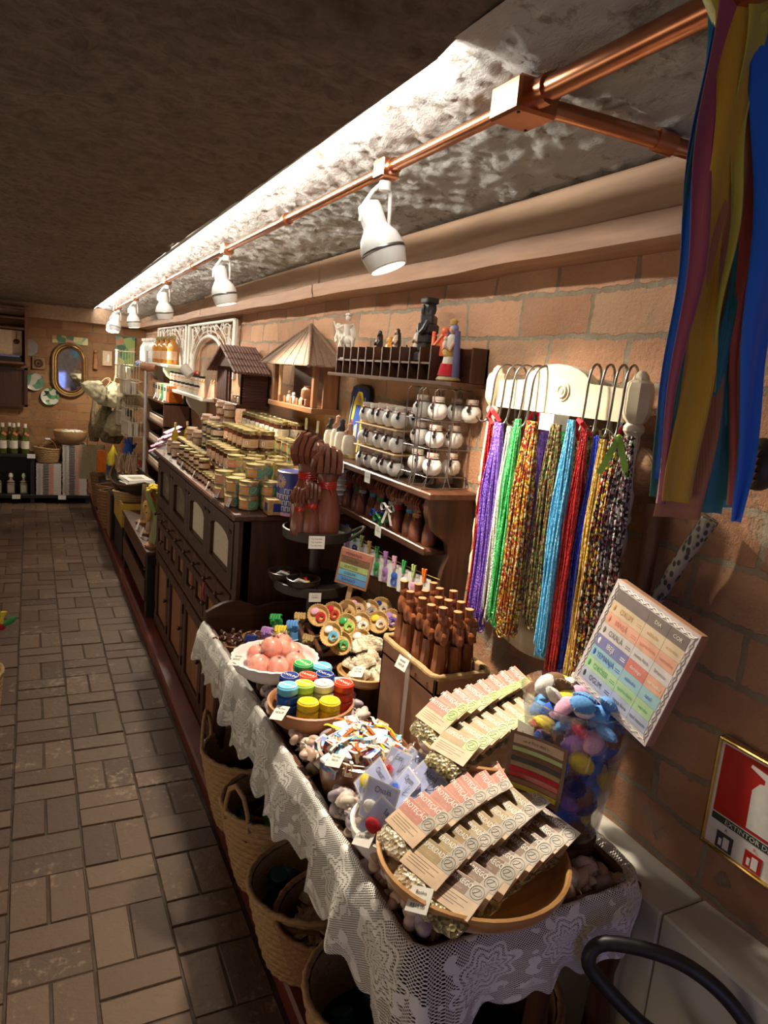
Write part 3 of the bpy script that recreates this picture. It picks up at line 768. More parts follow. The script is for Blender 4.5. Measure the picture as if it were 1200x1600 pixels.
def tagmesh(mb, X, w=.036, h=.03, lines=('', )):
    o = mb.X; mb.X = o @ X; mb.m('label_white').cb(0, 0, 0, w, h, .0008)
    for k, s_ in enumerate(lines):
        if s_: mb.text(s_, T(0, h*.27 - k*h*.26, .0006), min(h*.21, w*1.45/len(s_)), 'ink')
    mb.X = o
def packet(head, headcol, seal, bagm, wd=.088, ht=.062):
    def g():
        r = empty('herb_packet')
        mb = MB('kraft'); mb.cb(0, 0, 0, wd, ht, .0012)
        mb.m(headcol).box(-wd/2+.001, ht*.02, .0006, wd*.16, ht/2-.001, .0009)
        mb.m(seal).box(wd*.17, ht*.02, .0006, wd/2-.001, ht/2-.001, .0009)
        mb.text(head, T(-wd*.165, ht*.32, .0007), ht*.22, 'label_white', sx=.95 if len(head) < 10 else .75)
        mb.text('banho de ervas', T(-wd*.165, ht*.13, .0007), ht*.10, 'kraft')
        c = (wd*.335, ht*.26)
        mb.m('card_ink').tube([(c[0]+ht*.19*cos(a*pi/8), c[1]+ht*.19*sin(a*pi/8), .001) for a in range(16)], .0005, 4, closed=True)
        mb.tube([(c[0]+ht*.14*cos(a*pi/5), c[1]+ht*.10*sin(a*pi/5), .001) for a in range(10)], .0004, 4, closed=True)
        mb.tube([(c[0]-ht*.1, c[1]-ht*.08, .001), (c[0], c[1]+ht*.02, .001), (c[0]+.002, c[1]+ht*.1, .001)], .0005, 4)
        for k in range(4): mb.m('card_ink').box(-wd*.42, -ht*.10-k*ht*.08, .0006, wd*(.1 if k % 2 else .3), -ht*.085-k*ht*.08, .0008)
        mb.build('header_card', r)
        mb = MB(bagm); w = random.Random(len(head))
        def fn(u, v):
            a = 2*pi*u; q = (1-abs(2*v-1)**3.2)
            x = (v-.5)*wd*1.04; 
            return (x, -ht*.58 + cos(a)*ht*.46*q**.3 + .004*noise.noise((x*60, cos(a)*2, sin(a)*2)), -.010 + sin(a)*.0095*q + .003*noise.noise((x*90, cos(a)*3, 5)))
        mb.surf(fn, 16, 18, closeu=True); mb.build('herb_bag', r)
        return r
    return g
def round_bowl(mat, r, h, foot=.45, flare=1.0, n=48, thick=.008, ridge=0):
    mb = MB(mat)
    wob = (lambda a, z: 1 + ridge*abs(sin(a*12))*(z > h*.3)) if ridge else None
    prof = [(0, 0), (r*foot, 0), (r*foot, .004)] + [(r*foot + (r-r*foot)*sin(pi/2*k/8)**flare, .004 + (h-.004)*(1-cos(pi/2*k/8))**.9) for k in range(1, 9)]
    prof += [(r+.001, h+thick*.5), (r-thick*.5, h+thick*.8), (r-thick, h+thick*.3)] + [(max(.001, r*foot + (r-r*foot)*sin(pi/2*k/8)**flare - thick), .004 + thick + (h-.004-thick)*(1-cos(pi/2*k/8))**.9) for k in range(7, 0, -1)] + [(0, .004+thick)]
    mb.lathe(prof, n, wob=wob); return mb
wood('bowl_wood', (.62, .34, .13), (.40, .20, .07), .3, 0, 6, .1, coat=.4)
wood('bowl_brown', (.26, .11, .045), (.15, .06, .025), .35, 0, 6, .1, coat=.3)
pm('ceramic_white', (.80, .78, .76), (.76, .74, .74), .2, scale=6)
pm('terracotta', (.42, .19, .09), (.32, .14, .06), .5, scale=20)
# two big bowls of herb packets
def bowl(name, mbb, loc, label, tagpos=None, lines=None):
    r = empty(name, loc); tag(r, label, 'bowl'); mbb.build('bowl_body', r, ang=50)
    if tagpos:
        mb = MB(); tagmesh(mb, T(*tagpos), .042, .040, lines); mb.build('price_tag', r)
    return r
bowl('wooden_bowl', round_bowl('bowl_wood', .172, .065, .5), (.700, .905, .725), 'large pale wooden bowl nearest the camera, full of kraft herb packets', (-.150, -.075, .067, 38, -18, -62), ('Banho', 'Energético', 'R$15,00'))
bowl('wooden_bowl', round_bowl('bowl_wood', .145, .065, .5), (.865, 1.13, .805), 'pale wooden bowl of herb packets just behind the glass vase', (-.135, -.075, .062, 38, -18, -62), ('Banho', 'Energético', 'R$15,00'))
def stand(x, y, z0, z1, r, label, mat='bowl_brown', name='wooden_tub'):
    mb = MB(mat); mb.lathe([(0, 0), (r*.85, 0), (r, z1-z0), (r-.01, z1-z0), (0, z1-z0)], 36); tag(mb.build(name, loc=(x, y, z0)), label, 'stand')
stand(.70, .905, .665, .724, .085, 'low dark round wooden stand under the nearest herb bowl')
stand(.865, 1.13, .665, .803, .08, 'round brown wooden stand under the herb bowl behind the vase')
ords = ['nearest the rim', 'second', 'third', 'fourth', 'fifth', 'sixth', 'seventh', 'eighth', 'ninth', 'last']
def row(n, x0, x1, y0, y1, z0, z1, spec, what, group, t=33, phi=(0, 0)):
    for k in range(n):
        f_ = k/(n-1)
        put(spec, packet(*spec), (x0+(x1-x0)*f_ + ru(-.003, .003), y0+(y1-y0)*f_+ru(-.004, .004), z0+(z1-z0)*f_), SIDE(phi[0]+(phi[1]-phi[0])*f_ + ru(-4, 4), t+ru(-3, 3)),
            '%s, %s from the aisle end' % (what, ORD[k]), 'herb packet', group)
row(7, .600, .785, .955, .985, .836, .862, ('PROTEÇÃO', 'card_pink', 'card_grey', 'herb_pale'), "pink PROTEÇÃO packet in the nearest bowl's back row", 'pink packets in the nearest bowl', 32, (8, -12))
row(9, .592, .822, .878, .930, .818, .848, ('PROSPERIDADE', 'card_olive', 'card_grey', 'herb_pale'), "olive PROSPERIDADE packet in the nearest bowl's middle row", 'olive packets in the nearest bowl', 30, (14, -2))
row(8, .610, .840, .815, .868, .805, .822, ('DESCARREGO', 'card_brown', 'card_grey', 'herb_leaf'), "brown herb packet in the nearest bowl's front row", 'brown packets in the nearest bowl', 26, (24, 10))
row(8, .765, .985, 1.165, 1.205, .915, .945, ('PROTEÇÃO', 'card_pink', 'card_green', 'herb_leaf'), 'pink and green packet, back row behind the vase', 'pink packets behind the vase', 34, (6, -10))
row(8, .755, .965, 1.070, 1.115, .895, .925, ('PROSPERIDADE', 'card_olive', 'card_green', 'herb_leaf'), 'olive and green packet, front row behind the vase', 'olive packets behind the vase', 30, (14, -4))

# ---- glass vase of felt charms
VX, VY, VZ = .952, .955, .745
VH = .288
root = empty('glass_vase', (VX, VY, VZ)); tag(root, 'tall clear glass vase filled with colourful felt charms', 'vase')
mb = MB('clear_glass')
def vr(z): return .070 + .043*(z/VH)**1.3
prof = [(0, 0), (.055, 0), (.066, .008)] + [(vr(z), z) for z in [VH*k/10 for k in range(1, 11)]] + [(vr(VH)+.002, VH+.002), (vr(VH)-.001, VH+.003)] + [(vr(z)-.0035, z) for z in [VH*k/10 for k in range(10, 0, -1)]] + [(.06, .016), (0, .014)]
mb.lathe(prof, 48); mb.build('vase_glass', root)
mb = MB(); tagmesh(mb, T(-vr(.2)*.99-.002, .03, .205, 0, 0, 0) @ Fx @ T(0, 0, 0, 0, 0, 6), .050, .042, ('', 'Patuá', 'R$17,00')); mb.build('price_tag', root)
stand(VX, VY, .665, .743, .07, 'small dark wooden stand holding up the glass vase', 'dark_wood')
FELT = dict(sky=(.12, .33, .72), blue=(.03, .11, .50), navy=(.012, .025, .16), lilac=(.42, .22, .55), pink=(.75, .40, .55), yellow=(.80, .62, .06), brown=(.20, .10, .05), red=(.55, .02, .03), white=(.75, .74, .70))
for k, c in FELT.items(): pm('felt_'+k, c, tuple(x*.8 for x in c), .95, scale=220, bump=.5, bdist=.001)
def charm(c):
    def g():
        r = MB('felt_'+c)
        r.lathe([(0, -.0105), (.010, -.0095), (.018, -.006), (.0225, -.0012), (.0235, 0), (.0225, .0012), (.018, .006), (.010, .0095), (0, .0105)], 20, sy=.82)
        r.m('felt_white')
        for a in range(12): r.tube([(.0225*cos(a*pi/6), .0225*.82*sin(a*pi/6), -.003), (.0238*cos(a*pi/6), .0238*.82*sin(a*pi/6), 0), (.0225*cos(a*pi/6), .0225*.82*sin(a*pi/6), .003)], .0004, 4)
        return r.build('felt_charm')
    return g
pts = []; w_ = random.Random(11)
tries = 0
while len(pts) < 170 and tries < 60000:
    tries += 1
    z = w_.uniform(.03, VH + .012); rm = vr(min(z, VH)) - .021
    a = w_.uniform(0, 6.283); r = rm*math.sqrt(w_.random())
    if z > VH-.03: r *= .85
    p = V((r*cos(a), r*sin(a), z))
    if all((p-q).length > .0255 for q in pts): pts.append(p)
for p in pts:
    top = p.z > VH-.06
    c = w_.choice(['sky', 'sky', 'pink', 'yellow', 'pink', 'brown', 'blue', 'sky', 'yellow', 'white', 'pink', 'red'] if top else ['blue', 'blue', 'navy', 'navy', 'lilac', 'sky', 'lilac', 'blue', 'brown', 'yellow'])  # lower charms skew blue and purple: bluish light put into the felt colour
    rr = math.hypot(p.x, p.y); ed = rr > vr(min(p.z, VH))-.045
    rot = (w_.uniform(60, 110), w_.uniform(-30, 30), math.degrees(math.atan2(p.y, p.x)) + 90 + w_.uniform(-20, 20)) if ed and not top else (w_.uniform(-50, 50), w_.uniform(-50, 50), w_.uniform(0, 360))
    put('charm'+c, charm(c), (VX+p.x, VY+p.y, VZ+p.z), rot, '%s oval felt charm %s the glass vase' % (c, 'on top of the heap in' if top else 'packed lower inside'), 'felt charm', '%s felt charms %s the vase' % (c, 'at the top of' if top else 'deep in'), s=1.03)
# curved leaflet with coloured stripes in front of the vase
mb = MB('card_brown')
LW, LH = .115, .118
def lf(x, z, e=0): return (.012*sin(x/LW*2.6+.4) - e + .006*sin(z*30), -x, z)
cols = ['card_brown', 'card_green', 'ink', 'felt_brown', 'sign_red', 'felt_red', 'terracotta', 'felt_yellow', 'bowl_wood']
mb.surf(lambda u, v: lf(LW*u, LH*v), 14, 12)
for k in range(8):
    z1 = .088 - k*.010; mb.m(['card_green', 'felt_brown', 'ink', 'card_olive', 'felt_red', 'sign_red', 'terracotta', 'felt_yellow'][k])
    mb.surf(lambda u, v: lf(.008+(LW-.016)*u, z1-.0085*v, .0008), 12, 2)
mb.m('kraft')
mb.surf(lambda u, v: lf(.008+(LW-.016)*u, .112-.018*v, .0006), 12, 2)
mb.text('Guia e Fios dos Orixás', T(lf(.06, .103)[0]-.0018, -.057, .103) @ Fx, .0085, 'ink')
o = mb.build('striped_leaflet', loc=(.800, .975, .850)); o.rotation_euler = (0, R_(8), R_(30))
tag(o, 'dark curved leaflet with coloured stripes leaning on the glass vase', 'leaflet')

# ---- tub of small ribbon boxes
TUB = (.655, 1.275)
mb = MB('bowl_brown'); mb.lathe([(0, 0), (.075, 0), (.092, .06), (.100, .13), (.103, .133), (.097, .135), (.092, .125), (.08, .10), (0, .10)], 40)
r = empty('wooden_tub', (TUB[0], TUB[1], .665)); tag(r, 'round brown wooden tub heaped with small boxes of wish ribbons', 'tub'); mb.build('tub_body', r)
mb = MB(); tagmesh(mb, T(-.088, -.045, .142, 34, -14, -62), .040, .030, ('Mini Fitas', 'R$2,50')); mb.build('price_tag', r)
def collage(name, cs, sc=60):
    def f(m):
        t = NT(m); v = t.n('TexVoronoi', {'Vector': t.coords(), 'Scale': float(sc)}); sp = t.n('SeparateXYZ', {0: v.outputs['Color']})
        t.set(t.b, 'Base Color', t.ramp(sp.outputs[1], [(i/len(cs), c) for i, c in enumerate(cs)], 'CONSTANT')); t.set(t.b, 'Roughness', .3)
    SPEC[name] = f
collage('print_red', ((.55, .03, .02), (.75, .30, .05), (.50, .04, .03), (.8, .75, .6), (.05, .10, .35)), 110)
collage('print_blue', ((.04, .09, .42), (.10, .35, .60), (.75, .72, .68), (.50, .10, .05), (.04, .06, .2)), 110)
collage('print_fruit', ((.60, .16, .03), (.16, .05, .02), (.70, .36, .06), (.30, .03, .02), (.78, .70, .5)), 130)
plain('paper_white', (.80, .79, .76)); plain('tape_yellow', (.75, .60, .03), .3, coat_=0) if False else pm('tape_yellow', (.78, .62, .02), (.68, .50, .02), .25, scale=60)
for k, c in dict(blue=(.02, .10, .45), navy=(.01, .03, .20), green=(.05, .38, .10), red=(.60, .05, .02), white=(.72, .70, .66), sky=(.15, .50, .72), lime=(.35, .62, .10), purple=(.14, .07, .38), orange=(.75, .18, .02)).items():
    pm('tape_'+k if k != 'yellow' else k, c, tuple(x*.8 for x in c), .25, scale=60)
def rbox(pr, rib, txt, plainb=False):
    def g():
        r = empty('ribbon_box')
        mb = MB('paper_white'); mb.cb(0, 0, 0, .044, .028, .022, .0015); mb.m(pr)
        mb.box(-.0222, -.0125, -.0095, .0222, .0125, .0095); mb.box(-.020, -.0142, -.0095, .020, .0142, .0095); mb.box(-.018, -.011, .0108, .020, .011, .0112)
        mb.m('paper_white').box(.0, -.008, .0112, .016, .006, .0115); mb.build('box', r)
        if plainb: return r
        mb = MB(rib)
        pts = [(-.010, -.016, .004), (-.012, -.014, .013), (-.008, .0, .016), (0, .012, .017), (.012, .020, .013), (.024, .022, .004), (.032, .026, -.004)]
        for a, b in zip(pts, pts[1:]):
            a, b = V(a), V(b); d = (b-a).normalized(); s_ = d.cross(V((0, 0, 1))).normalized()*.0034
            mb.add([a-s_, a+s_, b+s_, b-s_, *[q+V((0, 0, .0004)) for q in (a-s_, a+s_, b+s_, b-s_)]], [(0, 1, 2, 3), (4, 5, 6, 7), (0, 4, 7, 3), (1, 5, 6, 2)])
        mb.text(txt, T(-.002, .004, .0178, -6, 0, 48), .008, 'ink'); mb.build('ribbon', r)
        return r
    return g
RV = [('print_red', 'tape_yellow', 'BAHIA'), ('print_blue', 'tape_lime', 'LEMBR'), ('print_fruit', 'paper_white', 'BAHIA'), ('print_red', 'tape_sky', 'LEMBR'), ('print_blue', 'tape_purple', 'SENHOR'), ('print_fruit', 'tape_orange', 'BONFIM')]
names = dict(tape_yellow='yellow', tape_lime='lime green', paper_white='white', tape_sky='light blue', tape_purple='purple', tape_orange='orange'); pn = dict(print_red='red', print_blue='blue', print_fruit='orange and brown')
for k in range(54):
    a = k*2.4; r = .092*math.sqrt((k % 27+.5)/27); lay = k//27
    if lay: r *= .75
    v = RV[k % 6]
    pb_ = k % 3 == 1
    put(v+(pb_,), rbox(*v, pb_), (TUB[0]+r*cos(a), TUB[1]+r*sin(a), .785 + lay*.024 - r*.06 + ru(0, .008)), (ru(-22, 22), ru(-22, 22), ru(0, 360)),
        '%s printed ribbon box %s in the wooden tub' % (pn[v[0]], 'without ribbon' if pb_ else 'with %s ribbon' % names[v[1]]), 'ribbon box', '%s boxes, %s, in the tub' % (pn[v[0]], 'no ribbon' if pb_ else names[v[1]]+' ribbon'), s=1.12)

# ---- brown bowl with stacked ribbon rolls
BB = (.625, 1.53)
bowl('brown_bowl', round_bowl('terracotta', .108, .055, .6), (BB[0], BB[1], .735), 'shallow brown bowl piled with round ribbon rolls', (-.098, -.05, .063, 34, -14, -62), ('Fita Rolo', 'R$26,00'))
stand(BB[0], BB[1], .665, .733, .07, 'short round stand under the brown bowl of ribbon rolls', 'dark_wood')
def roll(c, top='paper_white', txt='UMA'):
    def g():
        r = empty('ribbon_roll')
        mb = MB('tape_'+c); mb.cyl(.0265, 0, .021, 32, b=.0035); mb.build('roll', r)
        mb = MB('tape_'+c if c != 'lime' else 'tape_yellow'); mb.lathe([(0, .0213), (.0235, .0213), (.0235, .0218), (0, .0218)], 28)
        mb.m('label_white'); mb.tube([(.0215*cos(a*pi/14), .0215*sin(a*pi/14), .0219) for a in range(28)], .0005, 4, closed=True)
        if c != 'yellow': mb.text(txt, T(0, 0, .0216, 0, 0, -60), .013, 'label_white' if c != 'white' else 'ink')
        mb.build('top_label', r); return r
    return g
RO = [('yellow', -.035, -.068, 0), ('yellow', -.035, -.068, 1), ('yellow', -.035, -.068, 2), ('yellow', .022, -.078, 0), ('yellow', .022, -.078, 1), ('yellow', .022, -.078, 2),
      ('blue', -.072, -.012, 0), ('blue', -.072, -.012, 1), ('blue', -.072, -.012, 2), ('sky', -.072, -.012, 3), ('lime', -.028, -.012, 1), ('lime', -.028, -.012, 2), ('lime', -.028, -.012, 3),
      ('white', .025, -.022, 1), ('white', .025, -.022, 2), ('white', .025, -.022, 3), ('red', .078, -.035, 0), ('red', .078, -.035, 1), ('red', .078, -.035, 2), ('red', .078, -.035, 3),
      ('navy', -.048, .045, 1), ('navy', -.048, .045, 3), ('red', .0, .035, 3), ('red', 0, .035, 2), ('green', .005, .088, 3), ('green', .005, .088, 2), ('navy', .048, .030, 3), ('navy', .048, .030, 2), ('sky', .062, .085, 3), ('sky', .062, .085, 2), ('sky', .098, .022, 2), ('blue', .098, .022, 1)]
LV = ['at the bottom', 'second from the bottom', 'third from the bottom', 'on the top']
for c, x, y, l in RO:
    dz = .012 if c == 'green' else 0
    where = ('left ' if x < -.02 else 'right ' if x > .05 else 'middle ') + ('front' if y < -.03 else 'back' if y > .03 else 'centre')
    put('roll'+c, roll(c, txt={'green': 'OXÓSSI', 'sky': 'IEMANJÁ', 'navy': 'OGUM', 'red': 'IANSÃ', 'white': 'OXALÁ'}.get(c, 'BAHIA')), (BB[0]+x*.92, BB[1]+y*.92, .760 + l*.0222 + dz), (ru(-2, 2), ru(-2, 2), ru(-15, 15)),
        '%s ribbon roll %s of the %s stack, brown bowl' % ({'sky': 'light blue', 'lime': 'multicoloured'}.get(c, c), LV[l], where), 'ribbon roll', 'ribbon rolls in the brown bowl')

# ---- white bowl of name cards in plastic
r = empty('white_bowl', (.632, 1.045, .695)); tag(r, 'white pointed ceramic bowl holding felt charms on name cards', 'bowl')
mb = round_bowl('ceramic_white', .098, .075, .4); mb.build('bowl_body', r); mb = MB(); tagmesh(mb, T(-.092, -.028, .083, 34, -14, -62), .040, .034, ('Patuá', 'R$17,00')); mb.build('price_tag', r)
def namecard(txt, c):
    def g():
        r = empty('name_card')
        mb = MB('paper_white'); mb.cb(0, 0, 0, .072, .075, .0006); mb.m('card_blue').cb(0, 0, .0001, .066, .069, .0006)
        mb.text(txt, T(.002, .022, .0005, 0, 0, 6), .017, 'ink', sx=.9)
        mb.m('ink')
        for a in range(5): mb.tube([(.012, -.005, .0008), (.012+.014*cos(a*.6-.9), .003+.014*sin(a*.6-.9), .0008)], .0003, 4)
        mb.build('card', r)
        mb = MB('felt_'+c); mb.ell((-.012, -.012, .005), (.017, .013, .006), 18, 8); mb.build('felt_charm', r)
        mb = MB('film'); mb.surf(lambda u, v: ((u-.5)*.088, (v-.5)*.098, .012*sin(pi*u)**.5*sin(pi*v)**.5 + .0035*noise.noise((u*5, v*5, len(txt)))), 16, 16); mb.build('plastic_bag', r)
        return r
    return g
NC = [('Nanã', 'lilac', .69, 1.075, .82, (38, 12, -75)), ('Ogum', 'blue', .635, 1.06, .83, (50, -6, -100)), ('Oxum', 'yellow', .60, 1.115, .82, (50, 8, -95)), ('Iansã', 'red', .572, 1.01, .80, (62, 25, -60)), ('Ogum', 'navy', .66, 1.01, .79, (20, 10, -90)),
      ('Exu', 'red', .66, 1.14, .825, (55, -10, -80)), ('Oxalá', 'white', .585, 1.055, .815, (68, 0, -60)), ('Xangô', 'brown', .70, 1.13, .815, (40, 20, -60)), ('Iemanjá', 'sky', .62, 1.005, .785, (30, 0, -110))]
for n_, c, x, y, z, ro in NC:
    put((n_, c), namecard(n_, c), (x, y, z), ro, 'bagged card reading %s with a %s felt charm, white bowl' % (n_, c), 'name card')
# ---- white shell bowl with pink wrapped balls
bowl('shell_bowl', round_bowl('ceramic_white', .118, .06, .4, ridge=.03), (.605, 1.765, .755), 'white ribbed ceramic bowl of pink wrapped soap balls', (-.112, -.01, .068, 34, -14, -62), ('Sabonete', 'R$20,00'))
stand(.605, 1.765, .665, .753, .05, 'short stand under the white ribbed bowl of pink balls', 'dark_wood')
pm('pink_soap', (.90, .28, .20), (.95, .48, .38), .12, scale=45, detail=2, bump=.4, bdist=.002, Coat_Weight=1.0, Subsurface_Weight=.15)
def pball():
    r = empty('soap_ball'); mb = MB('pink_soap'); mb.ell((0, 0, 0), .030, 24, 14); mb.build('soap', r)
    mb = MB('film'); mb.ell((0, 0, .0), (.0325, .0325, .031), 20, 10); 
    for a in range(7): mb.tube([(0, 0, .030), (.008*cos(a), .008*sin(a), .038), (.014*cos(a), .014*sin(a), .040)], [.003, .002, .0005], 5)
    mb.build('wrapper', r); return r
for k, (x, y, z) in enumerate(((-.055, -.03, 0), (-.01, -.055, 0), (.045, -.04, 0), (-.04, .035, 0), (.02, .02, .02), (.06, .03, .0), (-.015, -.01, .038), (.035, .055, .02))):
    put('pb', pball, (.605+x, 1.765+y, .81+z), (ru(-20, 20), ru(-20, 20), ru(0, 360)), 'pink wrapped soap ball, %s in the ribbed bowl' % ['left front', 'centre front', 'right front', 'left back', 'right back', 'far right', 'topmost', 'rearmost'][k], 'soap ball', 'pink soap balls')

# ---- shells scattered over the tray
pm('shell_pink', (.62, .45, .36), (.42, .27, .20), .45, scale=40, bump=.5, bdist=.003)
pm('shell_pale', (.70, .62, .52), (.50, .40, .34), .45, scale=40, bump=.5, bdist=.003)
pm('shell_lilac', (.42, .36, .40), (.30, .24, .26), .45, scale=40, bump=.5, bdist=.003)
def shell(mat, sp, el):
    def g():
        mb = MB(mat)
        pts = []; rr = []
        for k in range(30):
            t_ = k/29; a = t_*5.2*pi; r = .011*t_**1.4; pts.append((r*cos(a), r*sin(a), -.018*el + (1-t_)*.038*el)); rr.append(.0015 + .011*t_**1.5)
        mb.tube(pts, rr, 9)
        mb.ell((.006, .002, -.016*el), (.014, .011, .020*el), 12, 7)
        for k in range(9 if sp else 0):
            a = k*.75; h = .010 - k*.0022; r = .016-.0012*k
            mb.tube([(r*.5*cos(a), r*.5*sin(a), h-.012), (r*1.45*cos(a), r*1.45*sin(a), h-.006)], [.0055, .0006], 6)
        return mb.build('seashell', ang=60)
    return g
SH = [('shell_pink', 1, 1.0), ('shell_pale', 1, 1.1), ('shell_pale', 0, 1.2), ('shell_lilac', 1, .9), ('shell_pink', 0, 1.0)]
w_ = random.Random(5); put_ = []
def shell_at(x, y, z, s, where):
    v = SH[w_.randrange(5) if y < 1.45 else w_.choice([0, 1, 3, 3])]
    put(v, shell(*v), (x, y, z), (w_.uniform(50, 130), w_.uniform(-60, 60), w_.uniform(0, 360)),
        '%s %s seashell lying %s' % ({'shell_pink': 'pinkish', 'shell_pale': 'pale', 'shell_lilac': 'greyish lilac'}[v[0]], 'spiny' if v[1] else 'smooth', where), 'seashell', '%s %s shells %s' % (v[0][6:], 'spiny' if v[1] else 'smooth', where), s=s)
OCC = [(.70, .905, .085), (.865, 1.13, .085), (VX, VY, .085), (TUB[0], TUB[1], .102), (BB[0], BB[1], .085), (.632, 1.045, .055), (.605, 1.765, .055), (.935, 1.47, .16), (.88, 1.70, .06)]
n_ = 0; t_ = 0; spots_ = []
while n_ < 280 and t_ < 20000:
    t_ += 1; x = w_.uniform(.575, 1.0) if t_ % 2 else w_.uniform(.566, .65); y = w_.uniform(.845, 1.72)
    if x > .80 and 1.16 < y: continue
    if any(math.hypot(x-a, y-b) < c+.012 for a, b, c in OCC): continue
    nb = sum(1 for q in spots_ if math.hypot(q[0]-x, q[1]-y) < .030)
    if nb > 2 + (x < .66): continue
    spots_.append((x, y)); n_ += 1
    shell_at(x, y, (.700 if x < .70 else .680) + nb*.015, w_.uniform(.8, 1.25), 'beside the nearest herb bowl' if y < 1.0 else 'between the white bowl and the tub' if y < 1.2 else 'around the tub of ribbon boxes' if y < 1.42 else 'below the bowl of ribbon rolls')
for k in range(14): shell_at(.92+w_.uniform(-.06, .08), .86+w_.uniform(-.02, .05), .70, 1.15, 'near the wall corner of the table')

# ---- roped box of carved figures
root = empty('roped_box', (.935, 1.47, .665)); tag(root, 'brown rectangular box with a thick rope rim holding carved wooden figures', 'box')
pm('box_card', (.40, .21, .12), (.33, .17, .095), .6); pm('rope', (.42, .28, .13), (.30, .19, .08), .8, scale=60, stretch=(1, 1, 1), bump=.5, bdist=.003)
mb = MB('box_card'); BX, BY, BH = .078, .142, .245
for a in ((-BX, -BY, 0, BX, -BY+.008, BH), (-BX, BY-.008, 0, BX, BY, BH), (-BX, -BY, 0, -BX+.008, BY, BH), (BX-.008, -BY, 0, BX, BY, BH), (-BX, -BY, BH-.045, BX, BY, BH-.038)): mb.box(*a, .001)
mb.build('box_body', root)
mb = MB('rope'); c = [(-BX, -BY), (BX, -BY), (BX, BY), (-BX, BY)]; pts = []
for i in range(4):
    a, b = V(c[i]), V(c[(i+1) % 4])
    for k in range(12): q = a.lerp(b, .06+.88*k/11); pts.append((q.x, q.y, BH+.002+.001*sin(k*1.7)))
mb.tube(pts, .0085, 10, closed=True); mb.build('rope_rim', root)
mb = MB('label_white'); mb.box(-BX-.002, -.02, 0, -BX-.0005, .0, BH); mb.build('ribbon_band', root)
mb = MB(); tagmesh(mb, T(-BX-.012, .0, BH-.01) @ Fx @ T(0, 0, 0, -25, 0, 6), .055, .045, ('Peças Família', 'Iemanjá', 'R$45,00')); mb.build('price_tag', root)
mb = MB('rope'); mb.tube([(-BX-.004, -.01, .02), (-BX-.05, -.03, .05), (-BX-.10, -.06, .07)], .004, 6); mb.build('hanging_string', root)
pm('carved_wood', (.24, .075, .026), (.155, .045, .016), .28, scale=18, bump=.1)
pm('cut_wood', (.42, .20, .09), (.32, .15, .06), .6, scale=18)
def figure(s):
    def g():
        root = empty('carved_figure'); w = random.Random(s)
        mb = MB('carved_wood')
        lean = [0, .004, -.003][s % 3]
        def bl(z):     # half widths of the block at height z
            return .021 - .004*(z/.19) + .003*sin(z*55+s), .017 - .003*(z/.19)
        # faceted gown
        def fn(u, v):
            z = .104*v; a = 2*pi*round(u*10)/10; hx, hy = .024 - .006*v + .003*sin(v*7+s), .021 - .006*v
            if v < .2: hx += .009*(1-v*5); hy += .004*(1-v*5)
            k = 1 + .09*noise.noise((cos(a)*2.2, sin(a)*2.2, v*9+s))
            return (hx*cos(a)*k, hy*sin(a)*k, z)
        mb.surf(fn, 10, 12, closeu=True)
        mb.prism([(-.026, -.018), (.026, -.018), (.026, .018), (-.026, .018)], -.004, .010)
        # bodies and heads of the embracing pair carved in the upper part
        mb.ell((-.006, .003, .130), (.015, .013, .026), 9, 7); mb.ell((.012, -.004, .124), (.013, .013, .022), 9, 7)
        mb.ell((-.013, -.010, .118), (.011, .012, .016), 8, 6); mb.tube([(-.014, .0, .135), (-.018, -.008, .118), (-.006, -.014, .112), (.006, -.010, .118)], [.0065, .007, .006, .005], 8)
        mb.tube([(.016, 0, .130), (.019, -.008, .112), (.008, -.015, .104)], [.007, .007, .0055], 8)
        mb.tube([(-.002, .002, .145), (-.002, .002, .165)], [.0075, .008], 8); mb.ell((-.002, 0, .160), (.013, .013, .016), 10, 8)
        mb.ell((.004, -.010, .158), (.003, .004, .004), 6, 4)
        mb.ell((.014, -.006, .150), (.0105, .011, .013), 8, 6)
        mb.tube([(-.002, .002, .165), (-.002, .003, .188)], [.0105, .0115], 10)
        mb.build('figure_body', root, ang=22)
        mb = MB('cut_wood'); mb.lathe([(0, .1885), (.0112, .1883)], 10, c=(-.002, .003, 0)); mb.build('cut_top', root)
        return root
    return g
fg = [(.885, 1.365), (.925, 1.36), (.965, 1.37), (.885, 1.42), (.93, 1.415), (.975, 1.425), (.89, 1.475), (.935, 1.47), (.985, 1.48), (.885, 1.53), (.93, 1.53), (.98, 1.54), (.895, 1.585), (.94, 1.585), (.99, 1.59)]
for k, (x, y) in enumerate(fg):
    put('fig%d' % (k % 3), figure(k % 3), (x, y, .665+BH-.038+.004), (0, 0, 45 + ru(-18, 18)),
        'carved embracing pair, %s of row %s in the roped box' % (['aisle side', 'middle', 'wall side'][k % 3], ['one', 'two', 'three', 'four', 'five'][k//3]), 'wood carving', 'carved figures in the roped box', s=(1, 1, 1.0 + (.06 if k % 4 == 0 else 0)))
